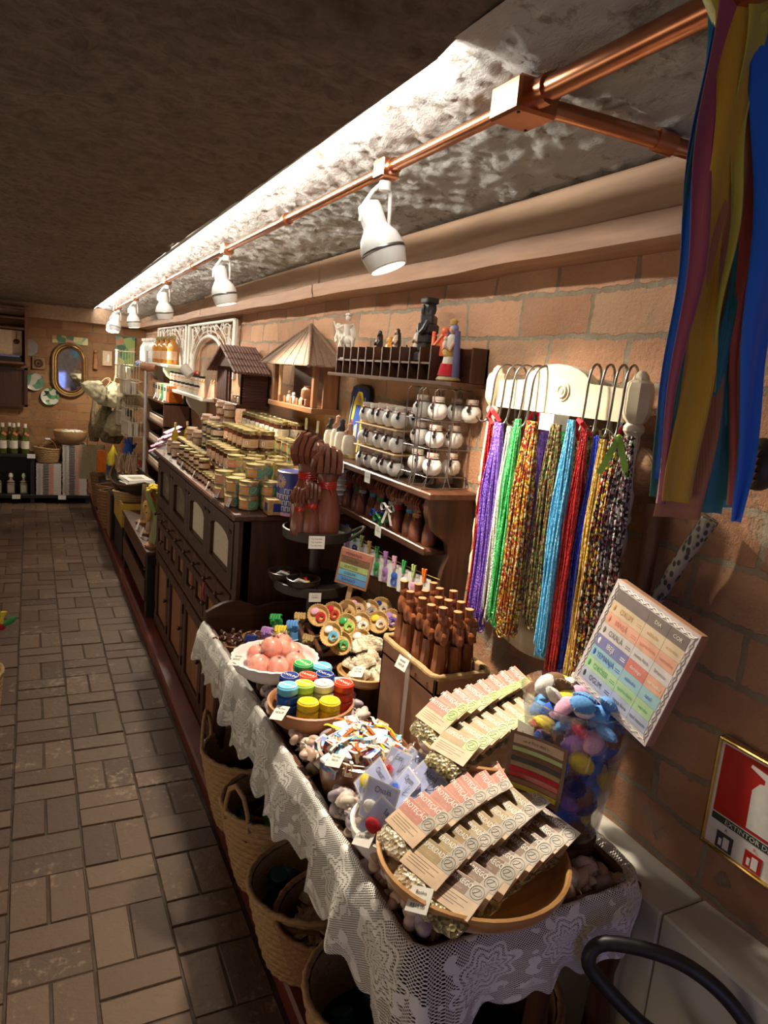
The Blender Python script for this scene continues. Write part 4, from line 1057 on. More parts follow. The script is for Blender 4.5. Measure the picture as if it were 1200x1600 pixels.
# ---- bowl with crocheted caps
bowl('wooden_bowl', round_bowl('bowl_wood', .085, .035, .6), (.862, 1.705, .735), 'small shallow wooden bowl of cream crocheted caps by the roped box')
stand(.862, 1.705, .665, .733, .05, 'dark stand under the bowl of crocheted caps', 'dark_wood')
pm('crochet', (.78, .70, .54), (.66, .58, .42), .9, scale=160, bump=.9, bdist=.004)
def capm():
    mb = MB('crochet')
    def fn(u, v):
        a = 2*pi*u; r = .034*(1-v**2*.9) + .004*sin(a*5+v*4); return (r*cos(a)*1.25, r*sin(a)*.8, .030*sin(v*pi/2) + .003*sin(v*40))
    mb.surf(fn, 40, 18, closeu=True); return mb.build('crocheted_cap', ang=80)
for k, (x, y, z, rz) in enumerate(((-.03, -.02, .015, 20), (.02, -.03, .018, 80), (-.015, .035, .02, 140), (.03, .02, .025, 50), (-.01, .0, .045, 10), (.015, .035, .05, 100), (-.005, .045, .072, 60), (.03, .05, .078, 150))):
    put('cap', capm, (.862+x, 1.705+y, .745+z), (ru(-18, 18), ru(-18, 18), rz), 'cream crocheted cap in the small bowl, %s from the bottom' % ORD[k], 'cap', 'crocheted caps')
mb = MB(); tagmesh(mb, T(), .042, .034, ('Contas', 'R$17,00')); o = mb.build('price_tag', loc=(.815, 1.665, .790)); o.rotation_euler = (R_(40), R_(-14), R_(-60)); tag(o, 'white price card leaning on the crocheted caps', 'price tag')

# ---- tilted rack of little straw baskets
root = empty('slatted_rack', (.86, 1.86, .665)); tag(root, 'dark tilted wooden rack holding little oval baskets of cord', 'rack')
mb = MB('dark_wood_y')
for x in (-.115, -.085): mb.at(T(x, -.02, .10, 20, 0, 0)).box(-.008, -.15, -.012, .008, .15, .012, .003)
mb.at().build('side_rail', root)
mb = MB('dark_wood_x')
for k in range(4): mb.at(T(.03, -.12+k*.085, .075+k*.03)).box(-.14, -.008, -.008, .14, .008, .008, .002)
mb.at().build('cross_slat', root)
mb = MB('dark_wood')
for x in (-.10, .15):
    for y in (-.12, .12): mb.box(x-.008, y-.008, 0, x+.008, y+.008, .09 + (.05 if y > 0 else 0))
mb.build('leg', root)
pm('mini_straw', (.62, .40, .15), (.45, .27, .09), .6, scale=90, bump=.4, bdist=.001)
def minib(cc, dc):
    def g():
        root = empty('mini_basket')
        mb = MB('mini_straw'); mb.lathe([(0, 0), (.026, .002), (.032, .014), (.034, .017), (.032, .018), (.029, .014), (.024, .006), (0, .005)], 28, sy=1.2)
        for a in range(28): mb.ell((.033*cos(a*pi/14), .0396*sin(a*pi/14), .017), .0026, 6, 4)
        mb.build('basket', root)
        mb = MB(cc)
        for k in range(5): mb.tube([((.008+.0016*k)*cos(a*pi/8)+.004, (.008+.0016*k)*sin(a*pi/8)*1.1-.010+.001*k, .012+.0012*(k % 3)+.001*sin(a+k)) for a in range(16)], .0013, 5, closed=True)
        mb.build('cord_coil', root)
        mb = MB(dc); mb.ell((-.004, .020, .014), (.014, .012, .005), 16, 8); mb.build('felt_disc', root); return root
    return g
MBK = [(.790, 1.80, .845, 'tape_sky', 'paper_white', 'light blue cord'), (.822, 1.80, .815, 'tape_green', 'card_green', 'green cord, biggest and in front'), (.885, 1.80, .817, 'tape_navy', 'paper_white', 'navy cord'),
       (.873, 1.88, .838, 'tape_lime', 'tape_green', 'green cord in the middle row'), (.921, 1.88, .838, 'paper_white', 'paper_white', 'white cord'), (.982, 1.88, .838, 'shell_pale', 'felt_yellow', 'a yellow disc'), (1.027, 1.88, .842, 'tape_purple', 'felt_lilac', 'purple cord, beside the carvings'),
       (.805, 1.95, .850, 'felt_red', 'felt_pink', 'a pink disc, at the left end'), (.862, 1.97, .846, 'tape_red', 'felt_red', 'red cord'), (.912, 1.97, .850, 'mini_straw', 'felt_brown', 'brown cord'), (.948, 1.98, .856, 'shell_pink', 'felt_pink', 'a pink disc, in the middle of the back row'), (.993, 1.97, .846, 'shell_lilac', 'paper_white', 'grey cord'), (1.034, 1.97, .852, 'shell_pale', 'felt_navy', 'pale cord and a navy disc, at the back right')]
for x, y, z, c1, c2, d in MBK:
    o = minib(c1, c2)(); o.location = (x, y, z); o.rotation_euler = (R_(38), R_(-28), R_(-18+ru(-10, 10))); tag(o, 'little oval straw basket with ' + d, 'small basket', 'little baskets of cord')
# ---- painted hand soaps wrapped in plastic, by the rack
def handsoap(c, c2):
    def g():
        root = empty('painted_hand'); mb = MB(c)
        mb.tube([(0, 0, 0), (0, 0, .03), (0, 0, .06)], [.017, .019, .017], 14); mb.ell((0, 0, .068), (.019, .016, .018), 14, 8)
        for k in range(4): mb.tube([(-.013+k*.0087, -.009, .070), (-.013+k*.0087, -.017, .083), (-.013+k*.0087, -.010, .092), (-.013+k*.0087, .003, .088)], .0052, 7)
        mb.tube([(-.016, -.005, .062), (-.010, -.018, .074), (.0, -.022, .080)], [.006, .0055, .004], 8)
        mb.build('hand', root); mb = MB(c2)
        mb.tube([(.0195*cos(a*pi/10), .0195*sin(a*pi/10), .022) for a in range(20)], .0018, 5, closed=True); mb.tube([(.0195*cos(a*pi/10), .0195*sin(a*pi/10), .034) for a in range(20)], .0018, 5, closed=True)
        mb.build('band', root); return root
    return g
for k, (x, y, z, c, c2, d) in enumerate(((.672, 1.87, .775, 'tape_blue', 'paper_white', 'bright blue'), (.718, 1.86, .765, 'paper_white', 'tape_lime', 'white with green dots'), (.638, 1.91, .775, 'tape_purple', 'paper_white', 'purple'), (.655, 1.97, .79, 'felt_lilac', 'tape_navy', 'lilac'), (.69, 1.95, .80, 'felt_yellow', 'tape_green', 'yellow'), (.73, 1.96, .81, 'felt_sky', 'paper_white', 'pale blue'),
                                  (.765, 2.01, .82, 'mini_straw', 'dark_wood', 'golden'), (.70, 2.02, .81, 'tape_green', 'felt_yellow', 'green'), (.745, 1.90, .785, 'card_olive', 'paper_white', 'olive'), (.62, 2.00, .76, 'felt_navy', 'felt_pink', 'navy'))):
    put(c+'h', handsoap(c, c2), (x, y, z-.06), (ru(-8, 8), ru(-8, 8), -40+ru(-15, 15)), '%s painted fist ornament by the tiered stand' % d, 'ornament', 'painted fists')
mb = MB('dark_wood'); mb.lathe([(0, 0), (.085, 0), (.095, .035), (.088, .04), (.08, .03), (0, .03)], 30)
tag(mb.build('dark_dish', loc=(.69, 1.935, .665)), 'dark round dish under the painted fist ornaments', 'dish')
# ---- bowls of little dark figas at the far end
pm('dark_figa', (.13, .035, .018), (.07, .02, .012), .3, scale=20)
def figa(ring=True):
    def g():
        root = empty('small_figa'); mb = MB('dark_figa')
        mb.lathe([(0, 0), (.007, .001), (.0085, .006), (.008, .03), (.0065, .036), (.008, .042), (.009, .048), (.006, .056), (0, .058)], 10); mb.build('figa_body', root)
        mb = MB('white_metal'); mb.lathe([(.0072, .033), (.0078, .034), (.0078, .037), (.0072, .038)], 10); mb.build('silver_ring', root); return root
    return g
for nm, lab, cx, cy, z, r in (('small_bowl', 'little wooden bowl of big dark figas at the back', .665, 2.13, .70, .05), ('small_bowl', 'little wooden bowl of tiny dark figas in front', .592, 1.985, .68, .043), ('small_bowl', 'low bowl heaped with dark figas by the lace corner', .605, 2.17, .675, .062)):
    bowl(nm, round_bowl('bowl_wood', r, .03, .6, thick=.005), (cx, cy, z), lab)
    big = 'big' in lab
    for k in range(9 if big else 20):
        a = k*2.4; q = r*.75*math.sqrt((k % 10+.5)/10)
        put('figa', figa(), (cx+q*cos(a), cy+q*sin(a), z+.03+.010*(k//10)), (ru(60, 100) if not big else 70, ru(-30, 30), ru(0, 360) if not big else -20+ru(-15, 15)),
            'small dark ringed figa in the %s' % lab.split(' of ')[0].replace('little wooden bowl', 'little bowl at the %s' % ('back' if big else 'front')).replace('low bowl heaped with dark figas by the lace corner', 'low bowl by the lace corner'), 'figa', 'figas in the ' + lab, s=1.5 if big else .75)

# ---- two tiered stand with big fists
root = empty('tiered_stand', (.862, 2.165, .665)); tag(root, 'dark two tier wooden tray stand with big carved fists on top', 'stand')
mb = MB('tray_wood'); mb.lathe([(0, 0), (.07, 0), (.075, .012), (.03, .022), (.02, .05), (.02, .215), (.0, .215)], 32); mb.cyl(.02, .24, .39, 20); mb.build('column', root)
for z, r in ((.212, .135), (.39, .115)):
    mb = MB('tray_wood'); mb.lathe([(0, z), (r-.006, z), (r, z+.004), (r+.002, z+.034), (r-.003, z+.036), (r-.008, z+.012), (0, z+.010)], 48)
    tr = mb.build('tray', root)
    mb = MB('tray_wood')
    for s in (1, ): mb.tube(smooth([(.707*s*r, -.707*s*r-.005, z+.01), (.707*s*r+.04, -.707*s*r-.02, z+.045), (.707*s*r+.06, -.707*s*r+.025, z+.045), (.707*s*r+.02, -.707*s*r+.045, z+.02)]), .006, 8)
    mb.build('handle', tr)
    mb = MB(); tagmesh(mb, T(-.045, -r-.001, z+.012, 90, 0, -12), .052 if z > .3 else .04, .042 if z > .3 else .03, ('Figa 10cm R$20', 'Figa 15cm R$35', 'Figa 20cm R$60') if z > .3 else ('Figa de Búzio', 'R$18,00')); mb.build('price_tag', tr)
pm('fist_wood', (.20, .062, .032), (.13, .038, .020), .32, scale=12, Coat_Weight=.15)
def fist(cord, mat='fist_wood'):
    def g():
        root = empty('carved_fist'); mb = MB(mat)     # unit: about 0.30 tall
        mb.lathe([(0, 0), (.046, 0), (.050, .02), (.050, .07), (.042, .12), (.030, .155), (.026, .168), (.027, .175)], 24, sy=.9)
        # palm block
        mb.surf(lambda u, v: ((.027 + .017*sin(v*pi*.55))*cos(2*pi*u)*(1.05), (.024 - .004*v)*sin(2*pi*u) + .006*v, .172 + .075*v), 20, 8, closeu=True)
        mb.ell((0, .012, .238), (.041, .022, .030), 18, 10)
        # four folded fingers, each with knuckle bends, and the thumb pushed up between the first two
        for k in range(4):
            x = -.032 + k*.0213; t = (.010, .008, .001, -.010)[k]
            mb.at(T(x, 0, 0))
            prof = [(-.030, .225), (-.034, .262+t), (-.012, .292+t), (.014, .286+t), (.034, .258+t*.6), (.038, .232), (.026, .208), (.006, .200)]
            vs = []; hw = .0090
            inner = [(-.010, .225), (-.010, .250+t), (-.002, .262+t), (.006, .260+t), (.014, .248+t*.6), (.016, .232), (.010, .222), (.0, .216)]
            for (y, z), (y2, z2) in zip(prof, inner):
                e = .0025
                vs += [(-hw+e, -y, z), (hw-e, -y, z), (hw, -y*.92+0, z-.003), (hw, -y2, z2), (-hw, -y2, z2), (-hw, -y*.92, z-.003)]
            fs = [tuple(range(6)), tuple(range(42, 48))]
            for i in range(7):
                for j in range(6): fs.append((i*6+j, i*6+(j+1) % 6, i*6+6+(j+1) % 6, i*6+6+j))
            mb.add(vs, fs)
        mb.at()
        mb.tube([(-.044, .002, .195), (-.050, -.006, .225), (-.046, -.018, .250), (-.030, -.026, .270), (-.0215, -.024, .288), (-.0205, -.020, .302)], [.010, .013, .013, .0105, .0075, .003], 8)
        mb.build('hand', root, ang=28)
        mb = MB(cord)
        for k in range(4): mb.tube([(.0285*cos(a*pi/10), .0265*sin(a*pi/10), .158+k*.006+.0015*sin(a+k)) for a in range(20)], .0036, 6, closed=True)
        mb.tube([(.0, -.03, .165), (.010, -.036, .150), (.014, -.035, .135)], .0025, 5); mb.build('red_cord' if cord == 'sign_red' else 'cord', root)
        return root
    return g
zt = .665+.40
for x, y, s, rz, d in ((.866, 2.115, 1.0, 12, 'tallest carved wooden fist with red cord on the tiered stand'), (.835, 2.215, 1.08, -25, 'tall fist behind the others on the tiered stand'), (.812, 2.10, .60, 10, 'middle sized fist with red cord on the tiered stand'), (.775, 2.118, .52, -10, 'smallest left fist with red cord on the tiered stand')):
    put('fist', fist('sign_red'), (x, y, zt+.012), (0, 0, rz-25), d, 'carved fist', None, s=s)
# lower tier: coconut bowls, white balls
pm('coconut', (.045, .028, .018), (.02, .013, .01), .3, scale=40)
for x, y, l in ((.80, 2.10, 'round dark coconut bowl with colourful cords on the lower tier'), (.765, 2.19, 'dark bowl with pale soap pieces behind on the lower tier')):
    bowl('coconut_bowl', round_bowl('coconut', .056, .045, .4, thick=.004), (x, y, .665+.222), l)
    for k, c in enumerate(('tape_sky', 'tape_yellow', 'tape_red', 'paper_white')):
        put('sc'+c, scrap(c), (x+ru(-.015, .015), y+ru(-.015, .015), .665+.245+k*.004), (0, 0, k*50), '%s cord bundle in the %s' % ({'tape_sky': 'light blue', 'tape_yellow': 'yellow', 'tape_red': 'red', 'paper_white': 'white'}[c], 'round coconut bowl' if x > .78 else 'dark bowl behind'), 'cord', s=.6)
# ---- jars shaped like balls, filled with white salt
pm('salt', (.82, .80, .76), (.76, .74, .70), .6, scale=200, bump=.3, bdist=.001)
pm('black_bead', (.015, .012, .012), (.03, .02, .02), .3)
def jar():
    root = empty('ball_jar')
    mb = MB('salt'); mb.lathe([(0, .001), (.014, .002), (.024, .010), (.0285, .024), (.027, .036), (.020, .046), (0, .048)], 20); mb.build('salt', root)
    mb = MB('jar_glass'); mb.lathe([(.0, .0), (.015, 0), (.026, .010), (.0305, .024), (.028, .038), (.019, .050), (.016, .055), (.016, .060)], 20); mb.build('glass', root)
    mb = MB('shell_pale'); mb.lathe([(.018, .056), (.0185, .060), (.018, .066), (0, .067)], 18)
    mb.tube([(.0175*cos(a*pi/8), .0175*sin(a*pi/8), .053) for a in range(16)], .0016, 5, closed=True); mb.build('lid', root)
    mb = MB('black_bead'); mb.ell((-.0215, -.019, .046), (.0045, .0045, .006), 8, 6); mb.ell((-.025, -.021, .036), (.0055, .0055, .007), 8, 6); mb.m('felt_red').ell((-.016, -.017, .052), (.0025, .0025, .0035), 6, 5); mb.build('bead_charm', root)
    return root
SZ = 1.30
# wall shelf that carries them: top board, side bracket, lower board
root = empty('wall_shelf', (.985, 1.66, 0)); tag(root, 'dark wooden wall shelf with curved side carrying the white ball jars', 'shelf')
mb = MB('dark_wood_y'); mb.box(0, 0, SZ-.022, .165, 1.0, SZ, .004); mb.build('top_board', root)
mb = MB('dark_wood_y'); mb.box(.03, .04, SZ-.19, .165, .96, SZ-.175, .003); mb.box(.022, .04, SZ-.19, .034, .96, SZ-.168, .003); mb.build('lower_board', root)
for y in (.015, .955):
    mb = MB('dark_wood'); P = [(.165, SZ-.022), (.01, SZ-.022), (.008, SZ-.06), (.02, SZ-.10), (.05, SZ-.125), (.085, SZ-.15), (.095, SZ-.19), (.08, SZ-.23), (.075, SZ-.27), (.095, SZ-.32), (.10, SZ-.38), (.165, SZ-.40)]
    mb.at(M(((1, 0, 0, 0), (0, 0, 1, 0), (0, 1, 0, 0), (0, 0, 0, 1)))).prism(P, y, y+.022).at(); mb.build('side_board', root)
mb = MB('dark_wood_y'); mb.box(.155, .03, SZ-.40, .165, .95, SZ-.022); mb.build('back_board', root)
for y, z, dx, t in ((.62, SZ-.02, -.003, ('Figa', 'R$12,00')), (.40, SZ-.02, -.003, ('Sal Grosso', 'R$15,00')), (.76, SZ-.185, .018, ('Figa', 'R$8,00')), (.33, SZ-.185, .018, ('Figa', 'R$9,00'))):
    mb = MB(); tagmesh(mb, T(dx, y, z) @ Fx, .042, .036, t); mb.build('price_tag', root)
for lv in range(3):
    for c in range(5):
        for rw in range(2):
            put('jar', jar, (1.02+rw*.062, 2.18-c*.060+rw*.01, SZ+.001+lv*.075), (0, 0, ru(-25, 25)), 'white ball jar, %s tier, %s row, %s from the far end' % (['bottom', 'middle', 'top'][lv], 'outer' if rw == 0 else 'wall', ORD[c]), 'jar', 'white ball jars in tiers')
for lv in (1, 2):
    mb = MB('pale_wood'); mb.box(.992, 1.905, SZ+lv*.075-.0055, 1.12, 2.215, SZ+lv*.075-.0005, .001)
    tag(mb.build('thin_board'), 'thin pale board between the %s tiers of white ball jars' % ('lower' if lv == 1 else 'upper'), 'board')
def wirerack(nc, rows=3):
    def g():
        root = empty('wire_rack'); mb = MB('wrought'); w = .034; h = .285
        for y in (-w, w):
            for x in (-.034, .034):
                mb.tube([(x, y, .035), (x, y, h-.01), (x*.7, y, h), (0, y, h)], .0016, 6)
                mb.tube([(x, y, .035), (x*1.3, y-.006, .003)], .0016, 6)
                mb.tube([(x, y, .035), (x*1.3, y+.012, .003)], .0016, 6)
        mb.build('upright_wire', root)
        for k in range(rows):
            mb = MB('wrought'); z = .035+k*.080; mb.tube([(-.034, -w, z), (.034, -w, z), (.034, w, z), (-.034, w, z)], .0014, 5, closed=True); mb.build('shelf_wire', root)
        mb = MB('wrought')
        mb.tube([(-.046, -w, .003), (.046, -w, .003), (.046, w, .003), (-.046, w, .003)], .0016, 5, closed=True)
        mb.build('base_wire', root); return root
    return g
for k, (x, y, d) in enumerate(((1.035, 1.835, 'left'), (1.035, 1.745, 'middle'), (1.105, 1.755, 'rear'))):
    put('wr', wirerack(1), (x, y, SZ+.001), (0, 0, 0), '%s grey wire rack of three white ball jars on the wall shelf' % d, 'wire rack')
    for lv in range(3): put('jar', jar, (x, y, SZ+.037+lv*.080), (0, 0, ru(-20, 20)), 'white ball jar at the %s of the %s wire rack' % (['bottom', 'middle', 'top'][lv], d), 'jar', 'jars in wire racks')
put('jar', jar, (1.12, 1.70, SZ+.197), (0, 0, 0), 'white ball jar standing at the wall end over the rear wire rack', 'jar')
# small fists with coloured cords on the lower board
CORDS = [('tape_purple', 'purple'), ('tape_yellow', 'yellow'), ('tape_red', 'red'), ('tape_green', 'green'), ('paper_white', 'white'), ('tape_sky', 'light blue'), ('tape_green', 'dark green'), ('paper_white', 'pale'), ('felt_red', 'bright red'), ('tape_sky', 'sky blue'), ('mini_straw', 'golden'), ('card_green', 'pale green')]
for k, (c, n_) in enumerate(CORDS):
    y = 2.47 - k*.063 - (.02 if k > 5 else 0)
    put('sf'+c, fist(c, 'fist_wood'), (1.045 + .012*(k % 2), y, SZ-.174), (0, 0, -60+ru(-20, 20)), 'little carved fist wound with %s cord on the lower shelf board' % n_, 'carved fist', 'little fists on the lower board', s=.47)
    if k % 2 == 0: put('sf2', fist('dark_wood', 'fist_wood'), (1.10, y-.02, SZ-.174), (0, 0, -60), 'plain dark carved fist at the back of the lower board, %s one' % ORD[k//2], 'carved fist', 'plain fists on the lower board', s=.47)
def bow(c, n_):
    def g():
        mb = MB(c)
        for s in (-1, 1):
            mb.surf(lambda u, v: (s*(.004+.026*sin(u*pi)), (v-.5)*.011, .012*sin(2*pi*u)), 14, 2)
            mb.surf(lambda u, v: (s*.022*u + (v-.5)*.011, .001, -.055*u), 6, 2)
        mb.ell((0, 0, 0), .006, 8, 6); return mb.build('ribbon_bow')
    return g
for c, y, z, n_ in (('tape_blue', 2.03, 1.165, 'blue'), ('paper_white', 1.955, 1.20, 'white'), ('tape_green', 2.0, 1.155, 'green')):
    o = bow(c, n_)(); o.location = (1.012, y, z); o.rotation_euler = (0, 0, R_(-75)); tag(o, n_ + ' ribbon bow hanging on the little fists below the ball jars', 'bow')
# ---- clothes line with pegged bags
mb = MB('rope'); pts = [(1.035, 2.30-.66*k/20, 1.055 - .020*sin(pi*k/20) - .0*k) for k in range(21)]; mb.tube(pts, .0012, 5)
tag(mb.build('clothes_line'), 'thin string stretched below the shelf with bags pegged on it', 'string')
def pbag(c, txt):
    def g():
        root = empty('pegged_bag'); mb = MB('paper_white'); mb.cb(0, 0, -.045, .052, .075, .0006) if False else mb.box(-.026, -.0006, -.085, .026, 0, -.008)
        mb.text(txt, T(0, -.0007, -.018, 90, 0, 0), .010, 'ink'); mb.build('card', root)
        mb = MB(c); mb.at(T(0, -.003, -.052, 90, 0, 0))
        mb.ell((0, .006, 0), (.013, .013, .004), 16, 6)
        for k in range(4): mb.tube([((.006+.002*k)*cos(a*pi/6), (.008+.002*k)*sin(a*pi/6)-.012, .002) for a in range(12)], .001, 5, closed=True)
        mb.build('felt_charm', root)
        mb = MB('film'); mb.surf(lambda u, v: ((u-.5)*.058, -.006*sin(pi*u)*sin(pi*v)-.001 + .002*noise.noise((u*6, v*6, 1)), -.092*v-.002), 12, 12); mb.build('plastic_bag', root); return root
    return g
def peg(c):
    def g():
        root = empty('clothes_peg')
        for s in (-1, 1):
            mb = MB(c); mb.at(T(s*.0035, -.003, 0, 0, s*7, 0)).box(-.0028, -.004, -.022, .0028, .004, .020, .0012); mb.build('jaw', root)
        mb = MB('wrought'); mb.tube([(-.004, -.006, 0), (.004, -.006, 0)], .0016, 6); mb.build('spring', root); return root
    return g
BG = [('felt_lilac', 'tape_blue', 'lilac'), ('tape_navy', 'tape_green', 'navy blue'), ('felt_pink', 'card_green', 'pink'), ('paper_white', 'mini_straw', 'white'), ('tape_green', 'tape_green', 'green'), ('felt_lilac', 'felt_lilac', 'pale lilac'), ('felt_blue', 'felt_pink', 'blue'), ('felt_white', 'tape_green', 'off white'), ('felt_pink', 'card_green', 'rose'), ('shell_pale', 'tape_orange', 'sand coloured')]
for k, (c, p_, n_) in enumerate(BG):
    y = 2.275-.063*k; z = 1.055 - .02*sin(pi*(2.30-y)/.66)
    o = put('pb'+c, pbag(c, ['Oxalá', 'Ogum', 'Oxum'][k % 3]), (1.030, y, z), (0, 0, -72+ru(-14, 14)), 'pegged plastic bag with %s felt charm, number %s from the left of the string' % (n_, ['one', 'two', 'three', 'four', 'five', 'six', 'seven', 'eight', 'nine', 'ten'][k]), 'bag')
    put('pg'+p_, peg(p_), (1.026, y, z), (0, ru(-4, 4), -72), '%s clothes peg holding the bag with %s charm' % ({'tape_blue': 'blue', 'tape_green': 'green', 'card_green': 'light green', 'mini_straw': 'wooden', 'felt_lilac': 'lilac', 'felt_pink': 'pink', 'tape_orange': 'orange'}[p_], n_), 'clothes peg')
# ---- little board sign on a stick by the tiered stand
root = empty('stick_sign', (.905, 2.03, .70)); root.rotation_euler = (R_(4), R_(9), R_(-40))
tag(root, 'small square sign with coloured bands on a wooden stick beside the tiered stand', 'sign')
mb = MB('pale_wood'); mb.box(-.008, .002, -.03, .008, .012, .26); mb.build('stick', root)
mb = MB('box_card'); mb.box(-.055, -.006, .235, .055, .002, .36, .002)
for k, (c, t) in enumerate((('card_pink', 'YEMANJÁ'), ('card_brown', 'OXUM'), ('card_green', 'OXÓSSI'), ('tape_sky', 'OGUM'), ('felt_sky', 'XANGÔ'))):
    mb.m(c).box(-.048, -.0072, .335-k*.022, .048, -.0058, .354-k*.022); mb.text(t, T(-.01, -.0076, .3445-k*.022, 90, 0, 0), .013, 'ink')
mb.build('sign_board', root)

# ================================================================ wall pieces near the camera
YZ = M(((0, 0, 1, 0), (1, 0, 0, 0), (0, 1, 0, 0), (0, 0, 0, 1)))       # prism in (y,z), extruded along x
# ---- cream mirror rack for the bead strands
root = empty('mirror_rack', (1.08, 1.06, 0)); tag(root, 'cream wooden mirror frame with turned posts carrying the bead necklaces', 'mirror frame')
WR = .49
mb = MB('cream_wood'); P = [(0.02, 1.555), (WR-.02, 1.555), (WR-.02, 1.622), (.36, 1.628)] + [(.245+.115*cos(pi*k/10), 1.628+.040*sin(pi*k/10)**1.3) for k in range(1, 10)] + [(.13, 1.628), (.02, 1.622)]
mb.at(YZ).prism(P, 0, .024).at(); mb.build('top_rail', root)
for y, z0 in ((0, 1.10), (WR, 1.10)):
    mb = MB('cream_wood'); 
    mb.lathe([(0, 1.66), (.006, 1.66), (.014, 1.652), (.017, 1.642), (.025, 1.636), (.029, 1.622), (.029, 1.578), (.024, 1.565), (.016, 1.555)], 8, c=(.012, y, 0))
    mb.lathe([(.016, 1.556), (.021, 1.548), (.021, 1.54), (.015, 1.532), (.017, 1.50), (.021, 1.40), (.019, 1.37), (.022, 1.365), (.022, 1.355), (.016, 1.345), (.021, 1.325), (.022, 1.30), (.016, 1.275), (.013, 1.262), (.020, 1.25), (.022, 1.215), (.016, 1.18), (.013, 1.17), (.021, 1.15), (.021, z0), (0, z0)], 20, c=(.012, y, 0))
    mb.build('turned_post', root)
mb = MB('cream_wood'); mb.at(T(0, .215, 1.608, 0, -90, 0)).lathe([(0, .007), (.006, .007), (.008, .004), (.012, .007), (.015, .007), (.018, .003), (.022, .003), (.024, 0)], 32); mb.build('medallion', root)
mb = MB('cream_wood'); mb.at(YZ).prism([(.02, 1.10)] + [(WR*(.05+.9*k/12), 1.03 - .06*sin(pi*k/12)) for k in range(13)] + [(WR-.02, 1.10)], 0, .022); mb.at(); mb.build('bottom_board', root)
pm('mirror', (.55, .55, .56), None, .04, 1); mb = MB('mirror'); mb.box(.010, .03, 1.09, .016, WR-.03, 1.56); mb.build('mirror_glass', root)
mb = MB(); tagmesh(mb, T(-.012, .245, 1.535) @ Fx, .050, .038, ('Colar Guia', 'R$20,00')); mb.build('price_tag', root)
# ---- hooks and strands of beads
def hook():
    mb = MB('wrought'); pts = [(.028, 0, .055), (.030, 0, .085), (.024, 0, .112), (.006, 0, .122), (-.014, 0, .112), (-.022, 0, .085), (-.024, 0, .04), (-.028, 0, -.005), (-.036, 0, -.022), (-.050, 0, -.024), (-.060, 0, -.012)]
    # smooth
    q = []
    for i in range(len(pts)-1):
        for k in range(4):
            p0, p1, p2, p3 = [V(pts[max(0, min(len(pts)-1, i+d))]) for d in (-1, 0, 1, 2)]; t = k/4
            q.append(.5*((2*p1)+(p2-p0)*t+(2*p0-5*p1+4*p2-p3)*t*t+(3*p1-p0-3*p2+p3)*t**3))
    q.append(V(pts[-1])); mb.tube(q, .0027, 8); return mb.build('metal_hook', ang=80)
HK = [(1.500, 'left'), (1.455, 'left'), (1.420, 'left'), (1.375, 'middle'), (1.345, 'middle'), (1.175, 'right'), (1.135, 'right'), (1.098, 'right'), (1.070, 'right')]
for k, (y, w) in enumerate(HK):
    big = w == 'right'
    put('hook', hook, (1.075, y, 1.548 if big else 1.540), (0, 0, -22 if not big else 20), 'bent grey metal hook, number %s from the left on the cream mirror frame' % ['one', 'two', 'three', 'four', 'five', 'six', 'seven', 'eight', 'nine'][k], 'hook', s=(1, 1, 1.0))
def beads(name, cs, sc=300.0, rough=.25):
    def f(m):
        t = NT(m); co = t.coords(rnd_=False)
        v = t.n('TexVoronoi', {'Vector': co, 'Scale': sc*.62}); sp = t.n('SeparateXYZ', {0: v.outputs['Color']})
        t.set(t.b, 'Base Color', t.ramp(sp.outputs[0], [(i/len(cs), c) for i, c in enumerate(cs)], 'CONSTANT')); t.set(t.b, 'Roughness', rough)
        t.set(t.b, 'Normal', t.bump(t.math('SUBTRACT', 1.0, v.outputs[0]), 1.0, .002))
    SPEC[name] = f
beads('bd_purple', ((.20, .10, .52), (.26, .14, .60), (.16, .08, .42))); beads('bd_white', ((.78, .77, .70), (.70, .72, .66)))
beads('bd_green', ((.10, .58, .18), (.14, .68, .25), (.08, .48, .16))); beads('bd_sky', ((.14, .50, .78), (.20, .60, .85), (.12, .42, .70)))
beads('bd_red', ((.33, .012, .016), (.40, .02, .02), (.25, .01, .012))); beads('bd_blue', ((.012, .03, .42), (.02, .05, .55), (.01, .02, .30)))
beads('bd_gold', ((.52, .33, .08), (.62, .42, .12), (.42, .26, .06)), rough=.2)
beads('bd_mixed', ((.60, .42, .03), (.36, .05, .02), (.50, .22, .03), (.10, .05, .03), (.62, .55, .30), (.30, .04, .02)))
beads('bd_mixdark', ((.22, .15, .04), (.13, .04, .02), (.10, .16, .05), (.05, .03, .02), (.30, .25, .12)))
beads('bd_eb', ((.02, .015, .015), (.65, .50, .05), (.30, .02, .02), (.55, .5, .45), (.02, .015, .015)))
beads('bd_bw', ((.015, .012, .014), (.62, .60, .55), (.02, .015, .02), (.36, .30, .34), (.16, .03, .05)))
